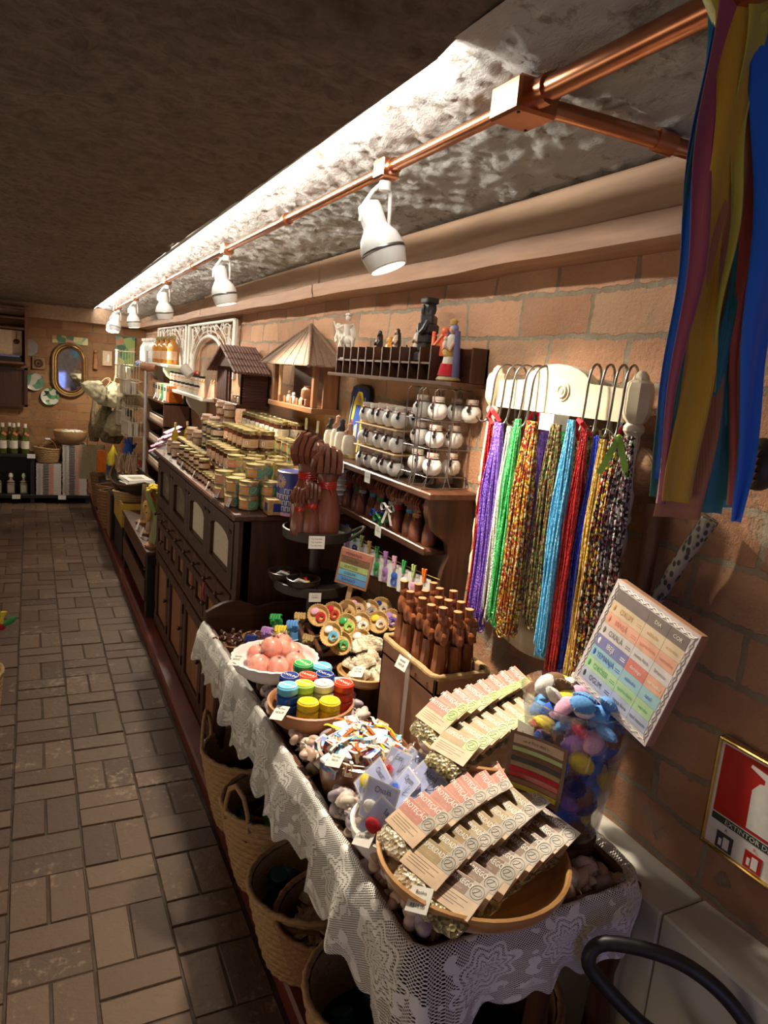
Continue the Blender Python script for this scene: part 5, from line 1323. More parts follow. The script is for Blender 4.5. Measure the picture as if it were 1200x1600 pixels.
def strands(mat, x, y, zt, zb, w, n, seed, depth=.022, slack=.05):
    mb = MB(mat); r = random.Random(seed)
    for k in range(n):
        o1 = (r.random()-.5)*w; o2 = (r.random()-.5)*w; d1 = (r.random()-.5)*depth; d2 = (r.random()-.5)*depth
        b = zb + r.random()*slack; ph = r.random()*6; am = .0022; m = 16; pts = []
        hw = abs(o1-o2)/2+.003
        for j in range(m+1):
            t = j/m; z = zt + (b+hw-zt)*t; e = min(1, t*3.0)
            pts.append((d1*e + am*sin(t*7+ph), o1*(.45+.40*e+.15*t) + am*sin(t*9+ph*2), z))
        for j in range(1, 6):
            a = pi*j/6; pts.append((d1+(d2-d1)*j/6, (o1+o2)/2 + (o1-o2)/2*cos(a), b+hw - hw*1.3*sin(a)))
        for j in range(m, -1, -1):
            t = j/m; z = zt + (b+hw-zt)*t; e = min(1, t*3.0)
            pts.append((d2*e + am*sin(t*8+ph+1), o2*(.45+.40*e+.15*t) + am*sin(t*6+ph*3), z))
        mb.tube(pts, .0021, 5)
    o = mb.build('bead_necklace_bundle', loc=(x, y, 0), ang=80); return o
ST = [('bd_red', 1.035, 1.478, 1.515, 1.00, .018, 6, 'thin dark red bead strands at the far left, behind the purple'),
      ('bd_purple', 1.018, 1.420, 1.520, .985, .058, 30, 'thick bundle of purple bead necklaces'),
      ('bd_white', 1.020, 1.375, 1.515, 1.015, .028, 12, 'slim bundle of white bead necklaces between the purple and green'),
      ('bd_green', 1.020, 1.348, 1.535, 1.015, .034, 17, 'bundle of bright green bead necklaces'),
      ('bd_mixed', 1.018, 1.292, 1.535, 1.015, .064, 36, 'wide bundle of red and yellow mixed bead necklaces'),
      ('bd_mixdark', 1.035, 1.228, 1.535, 1.06, .058, 32, 'bundle of dull dark mixed bead necklaces left of the sky blue one'),
      ('bd_sky', 1.016, 1.160, 1.550, 1.02, .040, 22, 'bundle of sky blue bead necklaces'),
      ('bd_red', 1.022, 1.122, 1.535, .965, .036, 22, 'bundle of deep red bead necklaces right of the sky blue one'),
      ('bd_blue', 1.030, 1.092, 1.525, .955, .026, 14, 'bundle of dark blue bead necklaces'),
      ('bd_gold', 1.020, 1.065, 1.520, .985, .032, 18, 'bundle of golden bead necklaces'),
      ('bd_eb', 1.018, 1.035, 1.530, .975, .036, 20, 'bundle of yellow, red and black bead necklaces'),
      ('bd_bw', 1.022, 1.000, 1.535, 1.02, .042, 24, 'bundle of black and white bead necklaces at the right end')]
for k, (m_, x, y, a, b, w, n, l) in enumerate(ST): tag(strands(m_, x, y, a, b, w, n, k), l, 'necklaces')
o = bow('tape_lime', 'lime')(); o.location = (1.0, 1.005, 1.528); o.rotation_euler = (0, 0, R_(-50)); o.scale = (1.2, 1.2, 1.3); tag(o, 'lime green ribbon bow on the black and white bead necklaces', 'bow')
for y, l in ((1.135, 'the deep red necklaces'), (1.455, 'the purple necklaces')):
    mb = MB('felt_red'); mb.tube([(0, -.02, 0), (-.01, -.005, .02), (-.004, .012, .026), (.0, .024, .004), (.004, .012, -.012)], .006, 8, closed=True); tag(mb.build('red_string_loop', loc=(1.028, y, 1.525)), 'bright red loop of string by the hook over ' + l, 'string')
# ---- board of names leaning against the wall
root = empty('name_board', (.965, 1.075, .995))
ax = V((1.05, .81, 1.245)) - V((1.05, 1.03, 1.256)); 
# local x = reading direction (-y), local y = up along the board
up = V((.035, -.045, .217)).normalized(); rx_ = V((0, -1, -.10)); rx_ = (rx_ - up*rx_.dot(up)).normalized(); nn = rx_.cross(up)
root.matrix_world = M(((rx_.x, up.x, nn.x, .962), (rx_.y, up.y, nn.y, .995), (rx_.z, up.z, nn.z, 1.050), (0, 0, 0, 1)))
tag(root, 'thick printed board listing names in coloured rows, leaning on the brick wall', 'sign')
BWd, BHt = .207, .226
mb = MB('box_card'); mb.box(0, 0, -.022, BWd, BHt, 0, .003); mb.build('board', root)
pm('paper_lilac', (.62, .55, .56), None, .6); pm('row_sand', (.66, .52, .36)); pm('row_orange', (.70, .38, .26)); pm('row_pale', (.62, .58, .58)); pm('row_violet', (.20, .20, .42)); pm('row_teal', (.30, .50, .56)); pm('row_green', (.40, .58, .34)); pm('row_blue', (.42, .47, .62)); pm('row_red', (.62, .20, .17)); pm('row_grey', (.20, .16, .15))
mb = MB('paper_lilac'); mb.box(.001, .001, -.0005, BWd-.001, BHt-.001, .0012)
mb.m('row_pale')
for off in (.006, .0095):
    pts = []
    per = [(off, off), (BWd-off, off), (BWd-off, BHt-off), (off, BHt-off)]
    for i in range(4):
        a, b = V(per[i]), V(per[(i+1) % 4]); nn_ = int((b-a).length/.008); d = (b-a).normalized(); q = V((-d.y, d.x))
        for k in range(nn_): p = a.lerp(b, k/nn_) + q*(.003 if k % 2 else 0); pts.append((p.x, p.y, .0014))
    mb.m('label_white').tube(pts, .0008, 4, closed=True)
rows = [('row_grey', '', '', 'row_grey', 'DIA', 'row_grey', 'COR', 'label_white'), ('row_sand', 'OXUM', '', 'row_sand', 'sábado', 'row_sand', 'amarelo', 'mini_straw'), ('row_orange', 'IANSÃ', '', 'row_orange', 'quarta-feira', 'row_orange', 'vermelho', 'row_red'),
        ('row_pale', 'OXALÁ', '', 'row_pale', 'sexta-feira', 'row_pale', 'branco', 'row_grey'), ('row_violet', 'IBEJI', '', 'row_red', 'domingo', 'row_orange', 'vermelho', 'label_white'), ('row_teal', 'YEMANJÁ', '', 'row_teal', 'sábado', 'row_teal', 'azul', 'felt_blue'),
        ('row_green', 'OXÓSSI', '', 'row_green', 'quinta-feira', 'row_green', 'verde', 'tape_green'), ('row_blue', 'OGUM', '', 'row_blue', 'terça-feira', 'row_blue', 'azul escuro', 'ink')]
x0, x1, x2, x3 = .014, .098, .148, .191; yt = BHt-.015; rh = .0243
for k, (a, n_, _, b, d_, c, e_, ink) in enumerate(rows):
    z0 = yt-(k+1)*rh+.0006; z1 = yt-k*rh; w = .002*(k % 2)
    for m_, u0, u1 in ((a, x0, x1), (b, x1+.0008, x2), (c, x2+.0008, x3+w)): mb.m(m_).box(u0, z0, .001, u1, z1, .0016)
    if n_: mb.text(n_, T(x0+.040, (z0+z1)/2, .0018), .0155, ink, sx=.72); mb.m(ink).box(x0+.068, z0+.008, .0016, x0+.081, z0+.0095, .0018); mb.box(x0+.068, z0+.012, .0016, x0+.080, z0+.0135, .0018); mb.ell((x0+.009, (z0+z1)/2, .0016), (.0035, .007, .0006), 10, 4)
    mb.text(d_, T((x1+x2)/2, (z0+z1)/2, .0018), .0098, ink, sx=.85 if len(d_) > 6 else 1); mb.text(e_, T((x2+x3)/2, (z0+z1)/2, .0018), .0098, ink, sx=.85 if len(e_) > 6 else 1)
mb.build('printed_face', root)
# ---- things behind the ribbons on the wall
mb = MB('straw_brown'); mb.at(T(0, 0, 0, 0, -90, 0)); mb.lathe([(0, .012), (.02, .014), (.04, .010), (.048, .004), (.05, -.004), (.0, -.006)], 32)
for k in range(1, 9): mb.tube([(.0055*k*cos(a*pi/12), .0055*k*sin(a*pi/12), .014-.0009*k) for a in range(24)], .0012, 4, closed=True)
tag(mb.build('round_straw_disc', loc=(1.105, 1.045, 1.462)), 'small round woven straw disc hanging behind the right post of the mirror frame', 'straw disc')
wood('stick_wood', (.20, .09, .045), (.12, .05, .025), .5, 2, 9, .2)
mb = MB('stick_wood'); mb.tube([(1.12, 1.00, 1.40), (1.105, .985, 1.29), (1.09, .975, 1.15), (1.085, .968, 1.06)], .017, 14); tag(mb.build('wooden_club'), 'plain brown wooden rod standing on the wall behind the name board', 'wooden rod')
def f(m):
    t = NT(m); w = t.n('TexVoronoi', {'Vector': t.coords((1, 1, .6)), 'Scale': 110.0}); t.set(t.b, 'Base Color', t.ramp(w.outputs[0], [(.35, (.03, .028, .026)), (.5, (.30, .27, .22))])); t.set(t.b, 'Roughness', .5); t.set(t.b, 'Normal', t.bump(w.outputs[0], .8, .003))
SPEC['carved_grey'] = f
mb = MB('carved_grey'); mb.tube([(1.115, .865, 1.40), (1.105, .905, 1.31), (1.095, .94, 1.22), (1.09, .96, 1.15)], [.016, .015, .013, .011], 12); tag(mb.build('carved_horn'), 'carved dark horn with pale pattern leaning behind the ribbons', 'carved horn')
mb = MB('tray_wood')
for k in range(5): mb.tube([(1.10, .80+.001*k, 1.545-.012*k), (1.07, .795, 1.552-.012*k), (1.045, .775, 1.545-.012*k), (1.05, .745, 1.535-.012*k)], .0072, 8)
mb.ell((1.09, .77, 1.515), (.035, .035, .045), 14, 10); tag(mb.build('dark_wooden_hand'), 'dark wooden carved hand on the wall at the right edge, beside the blue ribbon', 'wood carving')
# ---- the bundle of long cloth ribbons tied to the rail
def ribm(name, c, e=0):
    def f(m):
        t = NT(m); co = t.coords(rnd_=False); w = t.n('TexWave', {'Vector': co, 'Scale': 180.0, 'Distortion': .5}); n = t.n('TexNoise', {'Vector': co, 'Scale': 6.0})
        t.set(t.b, 'Base Color', t.mix(n.outputs[0], c, tuple(x*.75 for x in c))); t.set(t.b, 'Roughness', .5); t.set(t.b, 'Sheen Weight', .4)
        t.set(t.b, 'Normal', t.bump(w.outputs[0], .25, .001)); t.set(t.b, 'Alpha', .93)
    SPEC[name] = f
for n_, c in dict(mustard=(.68, .40, .03), plum=(.42, .08, .16), cobalt=(.0, .16, .95), teal=(.02, .24, .34), rust=(.50, .20, .10), coral=(.62, .12, .13), turq=(.04, .48, .56), olive=(.55, .52, .08)).items(): ribm('rb_'+n_, c)
root = empty('ribbon_bundle', (.765, .655, 2.07)); tag(root, 'bundle of long multicoloured cloth ribbons hanging from the copper rail at the right', 'ribbons')
right = V((.86, -.50, 0)).normalized(); toc = V((-.5, -.86, 0)).normalized()
def longrib(mat, L_, R2, z1, d, ph):
    """L_ and R2: (top, middle, bottom) places of the two edges of one ribbon across the bundle"""
    mb = MB(mat)
    def q(a, v): return a[0]+(a[1]-a[0])*v*2 if v < .5 else a[1]+(a[2]-a[1])*(v-.5)*2
    def fn(u, v):
        z = -v*(2.07-z1); vs = v+.02*sin(v*9+ph); o = q(L_, v)*(1-u) + q(R2, v)*u + .004*sin(v*13+ph)
        p = right*o + toc*(d + .006*sin(v*9+ph+u*2.2) + .005*sin(u*6+ph+v*4)*(v+.2))
        return (p.x, p.y, z)
    mb.surf(fn, 9, 46); o = mb.build('ribbon', root, ang=80, recalc=False)
    s_ = o.modifiers.new('thickness', 'SOLIDIFY'); s_.thickness = .0006
LR = [('rb_teal', (-.052, -.035, -.028), (-.02, .0, .02), 1.475, -.016, .3), ('rb_cobalt', (-.050, -.040, -.030), (-.035, -.025, -.010), 1.50, -.012, 1),
      ('rb_rust', (-.03, -.01, -.020), (.03, .036, .040), 1.452, -.004, 4.0), ('rb_teal', (-.01, .025, .034), (.03, .050, .066), 1.462, -.008, 2.2), ('rb_turq', (.0, .03, .056), (.04, .06, .094), 1.470, -.018, 2),
      ('rb_mustard', (-.044, -.020, -.018), (-.006, .010, .022), 1.475, .010, 5), ('rb_plum', (-.054, -.037, -.027), (-.030, -.018, -.016), 1.47, .014, 1.4), ('rb_coral', (-.01, .03, .072), (.0, .05, .090), 1.475, -.004, 2.4),
      ('rb_olive', (-.02, .004, .018), (.01, .012, .023), 1.62, .014, .8), ('rb_cobalt', (-.006, .038, .072), (.06, .085, .082), 1.458, .018, 3.2)]
for a in LR: longrib(*a)
mb = MB('rb_olive'); mb.at(T(-.02, .012, 0)); mb.tube([(-.02, .02, .01), (.0, .01, .03), (.03, -.02, .03), (.045, -.035, .0), (.02, -.02, -.02), (-.01, .01, -.015)], .012, 10, closed=True); mb.build('knot', root)

# ================================================================ saint shelf
root = empty('pigeonhole_shelf', (1.03, 1.68, 1.595)); tag(root, 'dark wooden shelf of small pigeonholes with saint figures standing on it', 'shelf')
Ls = .92
mb = MB('dark_wood_y'); mb.box(0, 0, 0, .12, Ls, .012, .002); mb.build('bottom_board', root)
mb = MB('dark_wood_y'); mb.box(.008, .14, .058, .115, Ls-.07, .064); mb.build('middle_board', root)
for k in range(12):
    y = .14 + k*(Ls-.21)/11
    mb = MB('dark_wood'); mb.box(.006, y-.003, .012, .115, y+.003, .108 if k else .112); mb.build('divider', root)
mb = MB('dark_wood_y'); mb.box(.108, .0, .012, .115, Ls-.07, .110); mb.build('back_board', root)
mb = MB('dark_wood'); mb.box(.06, 0, .012, .12, .008, .11, .002); mb.build('end_board', root)
def statue(robe, cloak, head, h, spread=1.0, base=None, extra=None):
    mb = MB(robe)
    s = h
    if base: mb.m(base).lathe([(0, 0), (.20*s, 0), (.22*s, .03*s), (.19*s, .08*s), (0, .08*s)], 14); mb.m(robe)
    mb.lathe([(0, .04*s), (.15*s*spread, .04*s), (.14*s*spread, .2*s), (.11*s, .45*s), (.12*s, .62*s), (.10*s, .74*s), (.045*s, .80*s), (0, .80*s)], 16, sy=.85, wob=lambda a, z: 1+.06*sin(a*5+z*30/s*.1))
    mb.m(head).ell((0, 0, .88*s), (.062*s, .062*s, .082*s), 12, 8); mb.ell((-.05*s, -.035*s, .87*s), (.016*s, .016*s, .018*s), 6, 4)
    mb.tube([(-.06*s, .09*s, .66*s), (-.12*s, .05*s, .52*s), (-.15*s, -.03*s, .58*s)], [.04*s, .035*s, .025*s], 8); mb.tube([(-.02*s, -.10*s, .66*s), (-.10*s, -.10*s, .52*s), (-.15*s, -.05*s, .58*s)], [.04*s, .035*s, .025*s], 8)
    mb.m(cloak); mb.surf(lambda u, v: ((.135*s*cos(-1.9+u*3.8))*(1.25-.45*v)*spread + .01*s, (.135*s*sin(-1.9+u*3.8))*(1.25-.4*v)*spread, (.06+.80*v)*s), 16, 10)
    mb.ell((.02*s, 0, .90*s), (.072*s, .078*s, .088*s), 12, 8)
    if extra: extra(mb, s)
    return mb
pm('plaster_white', (.72, .66, .56), (.60, .52, .42), .6, scale=30); pm('skin_paint', (.52, .30, .20), (.45, .25, .16), .5); pm('gold_paint', (.60, .38, .10), (.5, .3, .08), .35); pm('orange_wax', (.80, .36, .06), (.7, .28, .05), .35, Subsurface_Weight=.3); pm('red_wax', (.75, .10, .04), (.85, .24, .10), .35, Subsurface_Weight=.3); pm('black_wood_figure', (.02, .017, .016), (.035, .03, .03), .4)
zS = 1.595+.064
def crown(mb, s): mb.m('gold_paint').lathe([(.05*s, .96*s), (.075*s, 1.03*s), (.03*s, 1.06*s), (0, 1.07*s)], 10)
def child(mb, s): mb.m('plaster_white').ell((-.12*s, .02*s, .62*s), (.05*s, .05*s, .07*s), 8, 6); mb.ell((-.12*s, .02*s, .72*s), (.035*s, .035*s, .04*s), 8, 6)
for a, loc, lab in ((('dark_wood', 'black_wood_figure', 'black_wood_figure', .105), (1.085, 2.275, zS), 'small saint in black robe, left on the pigeonhole shelf'),
                    (('kraft', 'black_wood_figure', 'skin_paint', .108), (1.08, 2.130, zS), 'small saint in tan robe with dark cloak beside the orange wax figure'),
                    (('plaster_white', 'felt_sky', 'skin_paint', .115), (1.075, 1.975, zS-.0), 'saint in white robe and pale blue cloak on the pigeonhole shelf'),
                    (('plaster_white', 'dark_wood', 'skin_paint', .055), (1.08, 2.06, zS), 'tiny bottle shaped saint left of the blue cloaked one')):
    o = statue(*a).build('saint_statue', loc=loc); tag(o, lab, 'statue')
mb = statue('plaster_white', 'row_violet', 'skin_paint', .165, 1.1, 'card_olive', lambda m_, s: (crown(m_, s), child(m_, s), m_.m('felt_red').lathe([(0, .10*s), (.17*s, .10*s), (.13*s, .30*s), (0, .30*s)], 12, c=(-.03*s, 0, 0)), m_.m('gold_paint').ell((-.03*s, .0, .5*s), (.13*s, .12*s, .12*s), 10, 6)))
tag(mb.build('saint_statue', loc=(1.065, 1.755, 1.607)), 'crowned saint with blue cloak and child, on the open end of the pigeonhole shelf', 'statue')
mb = MB('black_wood_figure')
for z, r in ((0, .030), (.03, .024), (.055, .026), (.085, .030), (.11, .026), (.128, .018)): mb.at(T(0, 0, z, 0, 0, z*400)).box(-r, -r*.8, 0, r, r*.8, .03, .005)
mb.at(); mb.ell((0, 0, .158), (.022, .021, .026), 8, 6); mb.box(-.024, -.020, .172, .020, .020, .190, .004)
mb.tube([(-.015, -.022, .12), (-.028, -.024, .095), (-.028, -.005, .085)], .008, 6); mb.ell((-.022, -.002, .150), (.008, .006, .02), 6, 5)
tag(mb.build('black_carved_figure', loc=(1.075, 1.918, zS)), 'tall black carved wooden figure with tall hat on the pigeonhole shelf', 'statue')
for c, y, h, l, z in (('orange_wax', 2.172, .07, 'small orange wax kneeling figure', zS+.01), ('red_wax', 1.818, .085, 'red and orange wax figure right of the black carving', zS+.02)):
    mb = MB(c); mb.lathe([(0, 0), (.022, 0), (.026, h*.3), (.024, h*.6), (.012, h*.8), (0, h)], 12, wob=lambda a, z: 1+.18*sin(3*a+z*60)); mb.ell((-.008, 0, h*.82), (.012, .012, .014), 10, 6); tag(mb.build('wax_figure', loc=(1.085, y, z)), l + ' on the pigeonhole shelf', 'figure')
mb = MB('red_wax'); mb.box(-.004, -.006, 0, .004, .006, .09, .002); mb.at(T(0, .0, .045, 55, 0, 0)).box(-.003, -.005, -.01, .003, .005, .06, .002); tag(mb.build('orange_cross', loc=(1.06, 1.852, zS)), 'small orange wooden cross beside the red wax figure', 'cross')
# white horseman
mb = MB('plaster_white')
mb.lathe([(0, 0), (.045, 0), (.042, .012), (0, .014)], 16, sx=.7, sy=1.1)
for x, y in ((-.010, .030), (.012, .028), (.0, -.022)): mb.tube([(x, y, .010), (x, y*1.15, .035), (x*.6, y*.8, .062)], [.007, .006, .012], 8)
mb.ell((0, .005, .075), (.020, .042, .024), 12, 8)
mb.tube([(0, .035, .085), (-.004, .050, .115), (-.006, .052, .135)], [.020, .016, .013], 10); mb.ell((-.014, .056, .130), (.012, .017, .010), 10, 6, T(0, 0, 0, 35, 0, 0)); mb.tube([(-.012, .062, .110), (-.016, .075, .085), (-.016, .068, .07)], [.008, .007, .006], 6)
mb.tube([(0, -.035, .085), (.0, -.055, .075), (0, -.058, .045)], [.010, .008, .004], 8)
mb.tube([(0, -.002, .09), (0, -.004, .135)], [.016, .018], 12); mb.ell((-.002, -.004, .160), (.011, .011, .014), 10, 8); mb.ell((-.002, -.004, .171), (.013, .016, .007), 10, 5)
mb.tube([(-.014, .008, .13), (-.030, .022, .118), (-.034, .034, .125)], .006, 6); mb.tube([(-.016, -.004, .09), (-.026, .0, .065), (-.026, .004, .045)], .008, 6)
mb.tube([(-.034, -.03, .05), (-.034, .06, .145)], .0025, 6)
mb.surf(lambda u, v: (.012*sin(u*4)+.008, -.012-.030*v, .13-.055*v+.012*sin(u*3)), 8, 6)
tag(mb.build('horseman_statue', loc=(1.075, 2.535, zS-.006)), 'cream statue of a horseman with lance at the left end of the pigeonhole shelf', 'statue')
mb = MB('gold_paint'); mb.cyl(.016, 0, .022, 16, b=.002); mb.cyl(.018, .022, .028, 16); tag(mb.build('small_gold_pot', loc=(1.085, 2.415, zS+.015)), 'small round golden pot near the horseman statue', 'pot')
# ---- painted board and pale carved people on the ball jar shelf
root = empty('painted_board', (1.125, 2.50, 1.302)); root.rotation_euler = (0, R_(4), 0); tag(root, 'tall round topped board painted with a yellow robed figure on dark blue', 'painting')
mb = MB('black_wood'); P = [(-.085, 0), (.085, 0), (.085, .23), (.075, .255), (.05, .265), (-.05, .265), (-.075, .255), (-.085, .23)]
mb.at(YZ).prism(P, -.008, .008); mb.at(); mb.build('board', root)
mb = MB('row_violet')
def blob(m_, pts, x): mb.m(m_); mb.add([(x, y, z) for y, z in pts], [tuple(range(len(pts)))])
blob('felt_navy', [(-.078, .005), (.078, .005), (.078, .23), (.05, .255), (-.05, .255), (-.078, .23)], -.0085)
blob('felt_yellow', [(-.045, .01), (.045, .01), (.055, .12), (.045, .20), (.02, .24), (-.02, .24), (-.045, .20), (-.055, .12)], -.0095)
blob('felt_blue', [(-.030, .01), (.030, .01), (.034, .12), (.02, .19), (-.02, .19), (-.034, .12)], -.0105)
blob('card_green', [(-.062, .01), (-.056, .01), (-.064, .14), (-.05, .22), (-.055, .22), (-.07, .14)], -.0105); blob('card_green', [(.056, .01), (.062, .01), (.07, .14), (.055, .22), (.05, .22), (.064, .14)], -.0105)
blob('skin_paint', [(-.012, .195), (.012, .195), (.014, .215), (0, .228), (-.014, .215)], -.0115)
blob('felt_red', [(.036, .10), (.05, .10), (.05, .13), (.036, .13)], -.0115); blob('plaster_white', [(-.02, .05), (.015, .05), (.01, .11), (-.015, .12)], -.0115)
mb.build('painted_figure', root)
for k, (y, x, h, l) in enumerate(((2.545, 1.04, .135, 'leftmost'), (2.49, 1.045, .15, 'second'), (2.435, 1.04, .14, 'third'), (2.385, 1.05, .13, 'rightmost'))):
    root = empty('pale_carving', (x, y, 1.301)); tag(root, '%s whitewashed carved couple standing before the painted board' % l, 'wood carving', 'whitewashed carvings')
    mb = MB('plaster_white'); mb.lathe([(0, 0), (.024, 0), (.027, .03), (.025, h*.5), (.020, h*.62), (.012, h*.66), (0, h*.66)], 12, wob=lambda a, z: 1+.10*sin(a*6)); mb.build('gown', root)
    mb = MB('skin_paint' if k % 2 else 'black_wood_figure'); mb.lathe([(.011, h*.62), (.013, h*.75), (.009, h*.85), (.010, h*.95), (.0, h)], 10); mb.tube([(-.012, .010, h*.6), (-.018, .0, h*.72), (-.010, -.01, h*.8)], .004, 6); mb.build('body', root)

# ================================================================ goods on the cabinet
CT = 1.092
pm('gold_lid', (.62, .52, .26), (.50, .40, .18), .28, .85, scale=20); pm('tin_silver', (.58, .55, .42), (.46, .43, .32), .3, .85)
pm('label_orange', (.80, .34, .08), (.74, .28, .06), .5); pm('label_green', (.16, .34, .20), (.12, .27, .16), .5); pm('label_coral', (.74, .26, .16), (.70, .22, .12), .5); pm('label_yellow', (.85, .70, .08), (.80, .62, .05), .5)
pm('jam_dark', (.10, .028, .014), (.05, .014, .008), .08, scale=12, Coat_Weight=.8); pm('honey', (.42, .17, .03), (.30, .11, .02), .06, scale=12, Coat_Weight=.8, Transmission_Weight=.3); pm('label_kraft', (.60, .38, .24), (.54, .33, .20), .55); pm('cork_cloth', (.50, .33, .22), (.42, .26, .17), .8, scale=70, bump=.4); pm('twine', (.66, .52, .34)); pm('label_pale', (.78, .72, .62), (.72, .64, .54), .5)
def band(mb, mat, r, z0, z1, a0, a1, n=12):
    mb.m(mat); mb.surf(lambda u, v: (r*cos(R_(a0+(a1-a0)*u)), r*sin(R_(a0+(a1-a0)*u)), z0+(z1-z0)*v), n, 2)
def tin(lab, lab2, string=False):
    def g():
        root = empty('food_tin')
        mb = MB('tin_silver'); mb.lathe([(0, 0), (.0335, 0), (.035, .0015), (.0345, .003), (.0345, .034), (.034, .035)], 30)
        band(mb, lab, .0349, .005, .033, 195, 262); band(mb, lab2, .0349, .005, .033, 262, 555, 30)
        mb.m('ink'); band(mb, 'kraft', .0351, .015, .023, 210, 245)
        mb.m('label_white').tube([(.0353*cos(R_(a)), .0353*sin(R_(a)), .019+.009*sin(R_(a*6))) for a in range(272, 345, 5)], .0004, 4)
        mb.build('tin_body', root)
        mb = MB('gold_lid'); mb.lathe([(.0345, .035), (.0365, .036), (.0365, .050), (.0355, .052), (.033, .052), (.032, .0505), (.018, .051), (0, .051)], 30); mb.build('lid', root)
        if string:
            mb = MB('twine'); mb.tube([(-.037, 0, .04), (-.044, -.006, .02), (-.042, -.012, .0), (-.048, -.006, -.02)], .0009, 5); mb.tube([(.037*cos(a), .037*sin(a), .043) for a in [k*pi/10 for k in range(20)]], .0009, 5, closed=True); mb.build('twine', root)
        return root
    return g
def jarg(fill, h=.07, r=.033, lid='gold_lid', lab='label_kraft'):
    def g():
        root = empty('glass_jar')
        mb = MB(fill); mb.lathe([(0, 0), (r*.92, 0), (r, .003), (r, h*.70), (r*.88, h*.80), (r*.86, h*.82)], 22)
        band(mb, lab, r+.0005, h*.15, h*.58, 190, 335, 12)
        mb.m('label_white'); ca = R_(232); mb.tube([((r+.001)*cos(ca+.16*cos(a*pi/5)), (r+.001)*sin(ca+.16*cos(a*pi/5)), h*.36+.16*r*sin(a*pi/5)*1.6) for a in range(10)], .0012, 5, closed=True)
        mb.m('card_brown'); 
        for k in range(3): band(mb, 'card_brown', r+.0009, h*(.25+.09*k), h*(.27+.09*k), 262, 305, 6)
        mb.build('jar_body', root)
        if lid == 'gold_lid':
            mb = MB(lid); mb.lathe([(r*.88, h*.80), (r*.96, h*.81), (r*.96, h*.97), (r*.92, h), (0, h)], 22)
        else:
            mb = MB(lid); mb.lathe([(r*1.16, h*.66), (r*1.05, h*.80), (r*.98, h*.83), (r*.98, h*.98), (r*.9, h*1.02), (0, h*1.02)], 22, wob=lambda a, z: 1+(.08*sin(a*9) if z < h*.75 else 0))
            mb.m('twine').tube([(r*1.0*cos(a*pi/8), r*1.0*sin(a*pi/8), h*.82) for a in range(16)], .0012, 5, closed=True)
        mb.build('lid', root); return root
    return g
def stack(key, fn, x, y, n, dz, z0, label, cat, group, rot=None):
    for k in range(n):
        lv = '' if n == 1 else ', top of its stack' if k == n-1 else ', bottom of its stack' if k == 0 else ', %s up in its stack' % ORD[k]
        put(key, fn, (x+ru(-.002, .002), y+ru(-.002, .002), z0+k*dz), (0, 0, ru(-14, 10) if rot is None else rot), label + lv, cat, group)
Z2 = .0525
# tins with orange and green labels, front corner
for q_, (x, y, n) in enumerate(((.705, 2.465, 2), (.672, 2.535, 2), (.745, 2.53, 3), (.782, 2.455, 2), (.715, 2.605, 2), (.80, 2.60, 3), (.775, 2.69, 3), (.86, 2.545, 3), (.86, 2.66, 3))):
    stack('tg', tin('label_orange', 'label_green'), x, y, n, Z2, CT, 'green and orange tin, %s stack from the near cabinet corner' % ORD[q_], 'tin', 'green label tins at the near corner', None)
for q_, (x, y, n) in enumerate(((.672, 2.70, 2), (.700, 2.675, 1), (.735, 2.775, 3), (.82, 2.79, 3), (.90, 2.77, 3))):
    stack('tc', tin('label_coral', 'label_kraft', True), x, y, n, Z2, CT, 'coral label tin tied with twine, %s stack from the edge' % ORD[q_], 'tin', 'coral label tins')
# big jars, two or three high, in the middle
for i in range(5):
    for j in range(3):
        x = .745+j*.073; y = 2.885+i*.077
        stack('jb', jarg('jam_dark', .082, .0345), x, y, 2 + (1 if j else 0), .083, CT, 'dark preserve jar, %s row, %s from the near end' % (['aisle side', 'middle', 'wall side'][j], ORD[i]), 'jar', 'preserve jars %s' % ['on the aisle side', 'in the middle', 'on the wall side'][j], -2)
# small jars along the front edge
for i in range(15):
    y = 2.80 + i*.0585; stack('js', jarg('jam_dark', .047, .024, lab='label_kraft'), .680, y, 1 + (i % 2 if i > 3 else 0), .048, CT, 'small dark jar %s in the front row along the cabinet edge' % ORD[i], 'jar', 'small jars in the front row', -2)
    if i < 14: stack('js', jarg('jam_dark', .047, .024), .730 - (.004 if i < 8 else -.006), 3.29+i*.054, 2, .048, CT, 'small dark jar %s in the second row of the cabinet' % ORD[i], 'jar', 'small jars in the second row', -2)
# flat wide tins of black sweets
for i in range(3):
    for j in range(3): stack('jf', jarg('black_bead', .055, .040), .80+j*.085, 3.36+i*.09, 4, .056, CT, 'wide dark gold lidded jar, row %s, %s from the aisle' % (['near', 'middle', 'far'][i], ORD[j]), 'jar', 'wide dark jars', -2)
# cork cloth lids
for i in range(4):
    for j in range(4): stack('jc', jarg('honey', .075, .030, 'cork_cloth', 'label_kraft'), .70+j*.078+(.02 if i % 2 else 0), 3.70+i*.085 if j else 3.86+i*.07, 1+j, .077, CT, 'cloth lidded honey jar, %s from the aisle, %s row' % (ORD[j], ORD[i]), 'jar', 'cloth lidded jars %s' % ['one high', 'two high', 'three high', 'four high'][j], -2)
# back tier on a white box, against the wall
mb = MB('label_white'); mb.box(.955, 2.95, CT, 1.10, 3.62, CT+.13, .002); tag(mb.build('white_box'), 'long low pale box lifting the jars at the back of the cabinet', 'box')
for i in range(8):
    for j in range(2): stack('jb2', jarg('jam_dark', .075, .0345, lab='label_pale'), .992+j*.07, 3.0+i*.077, 2, .076, CT+.132, 'jar on the pale box, %s row, %s from the near end' % (['front', 'wall'][j], ORD[i]), 'jar', 'jars on the pale box', -2)
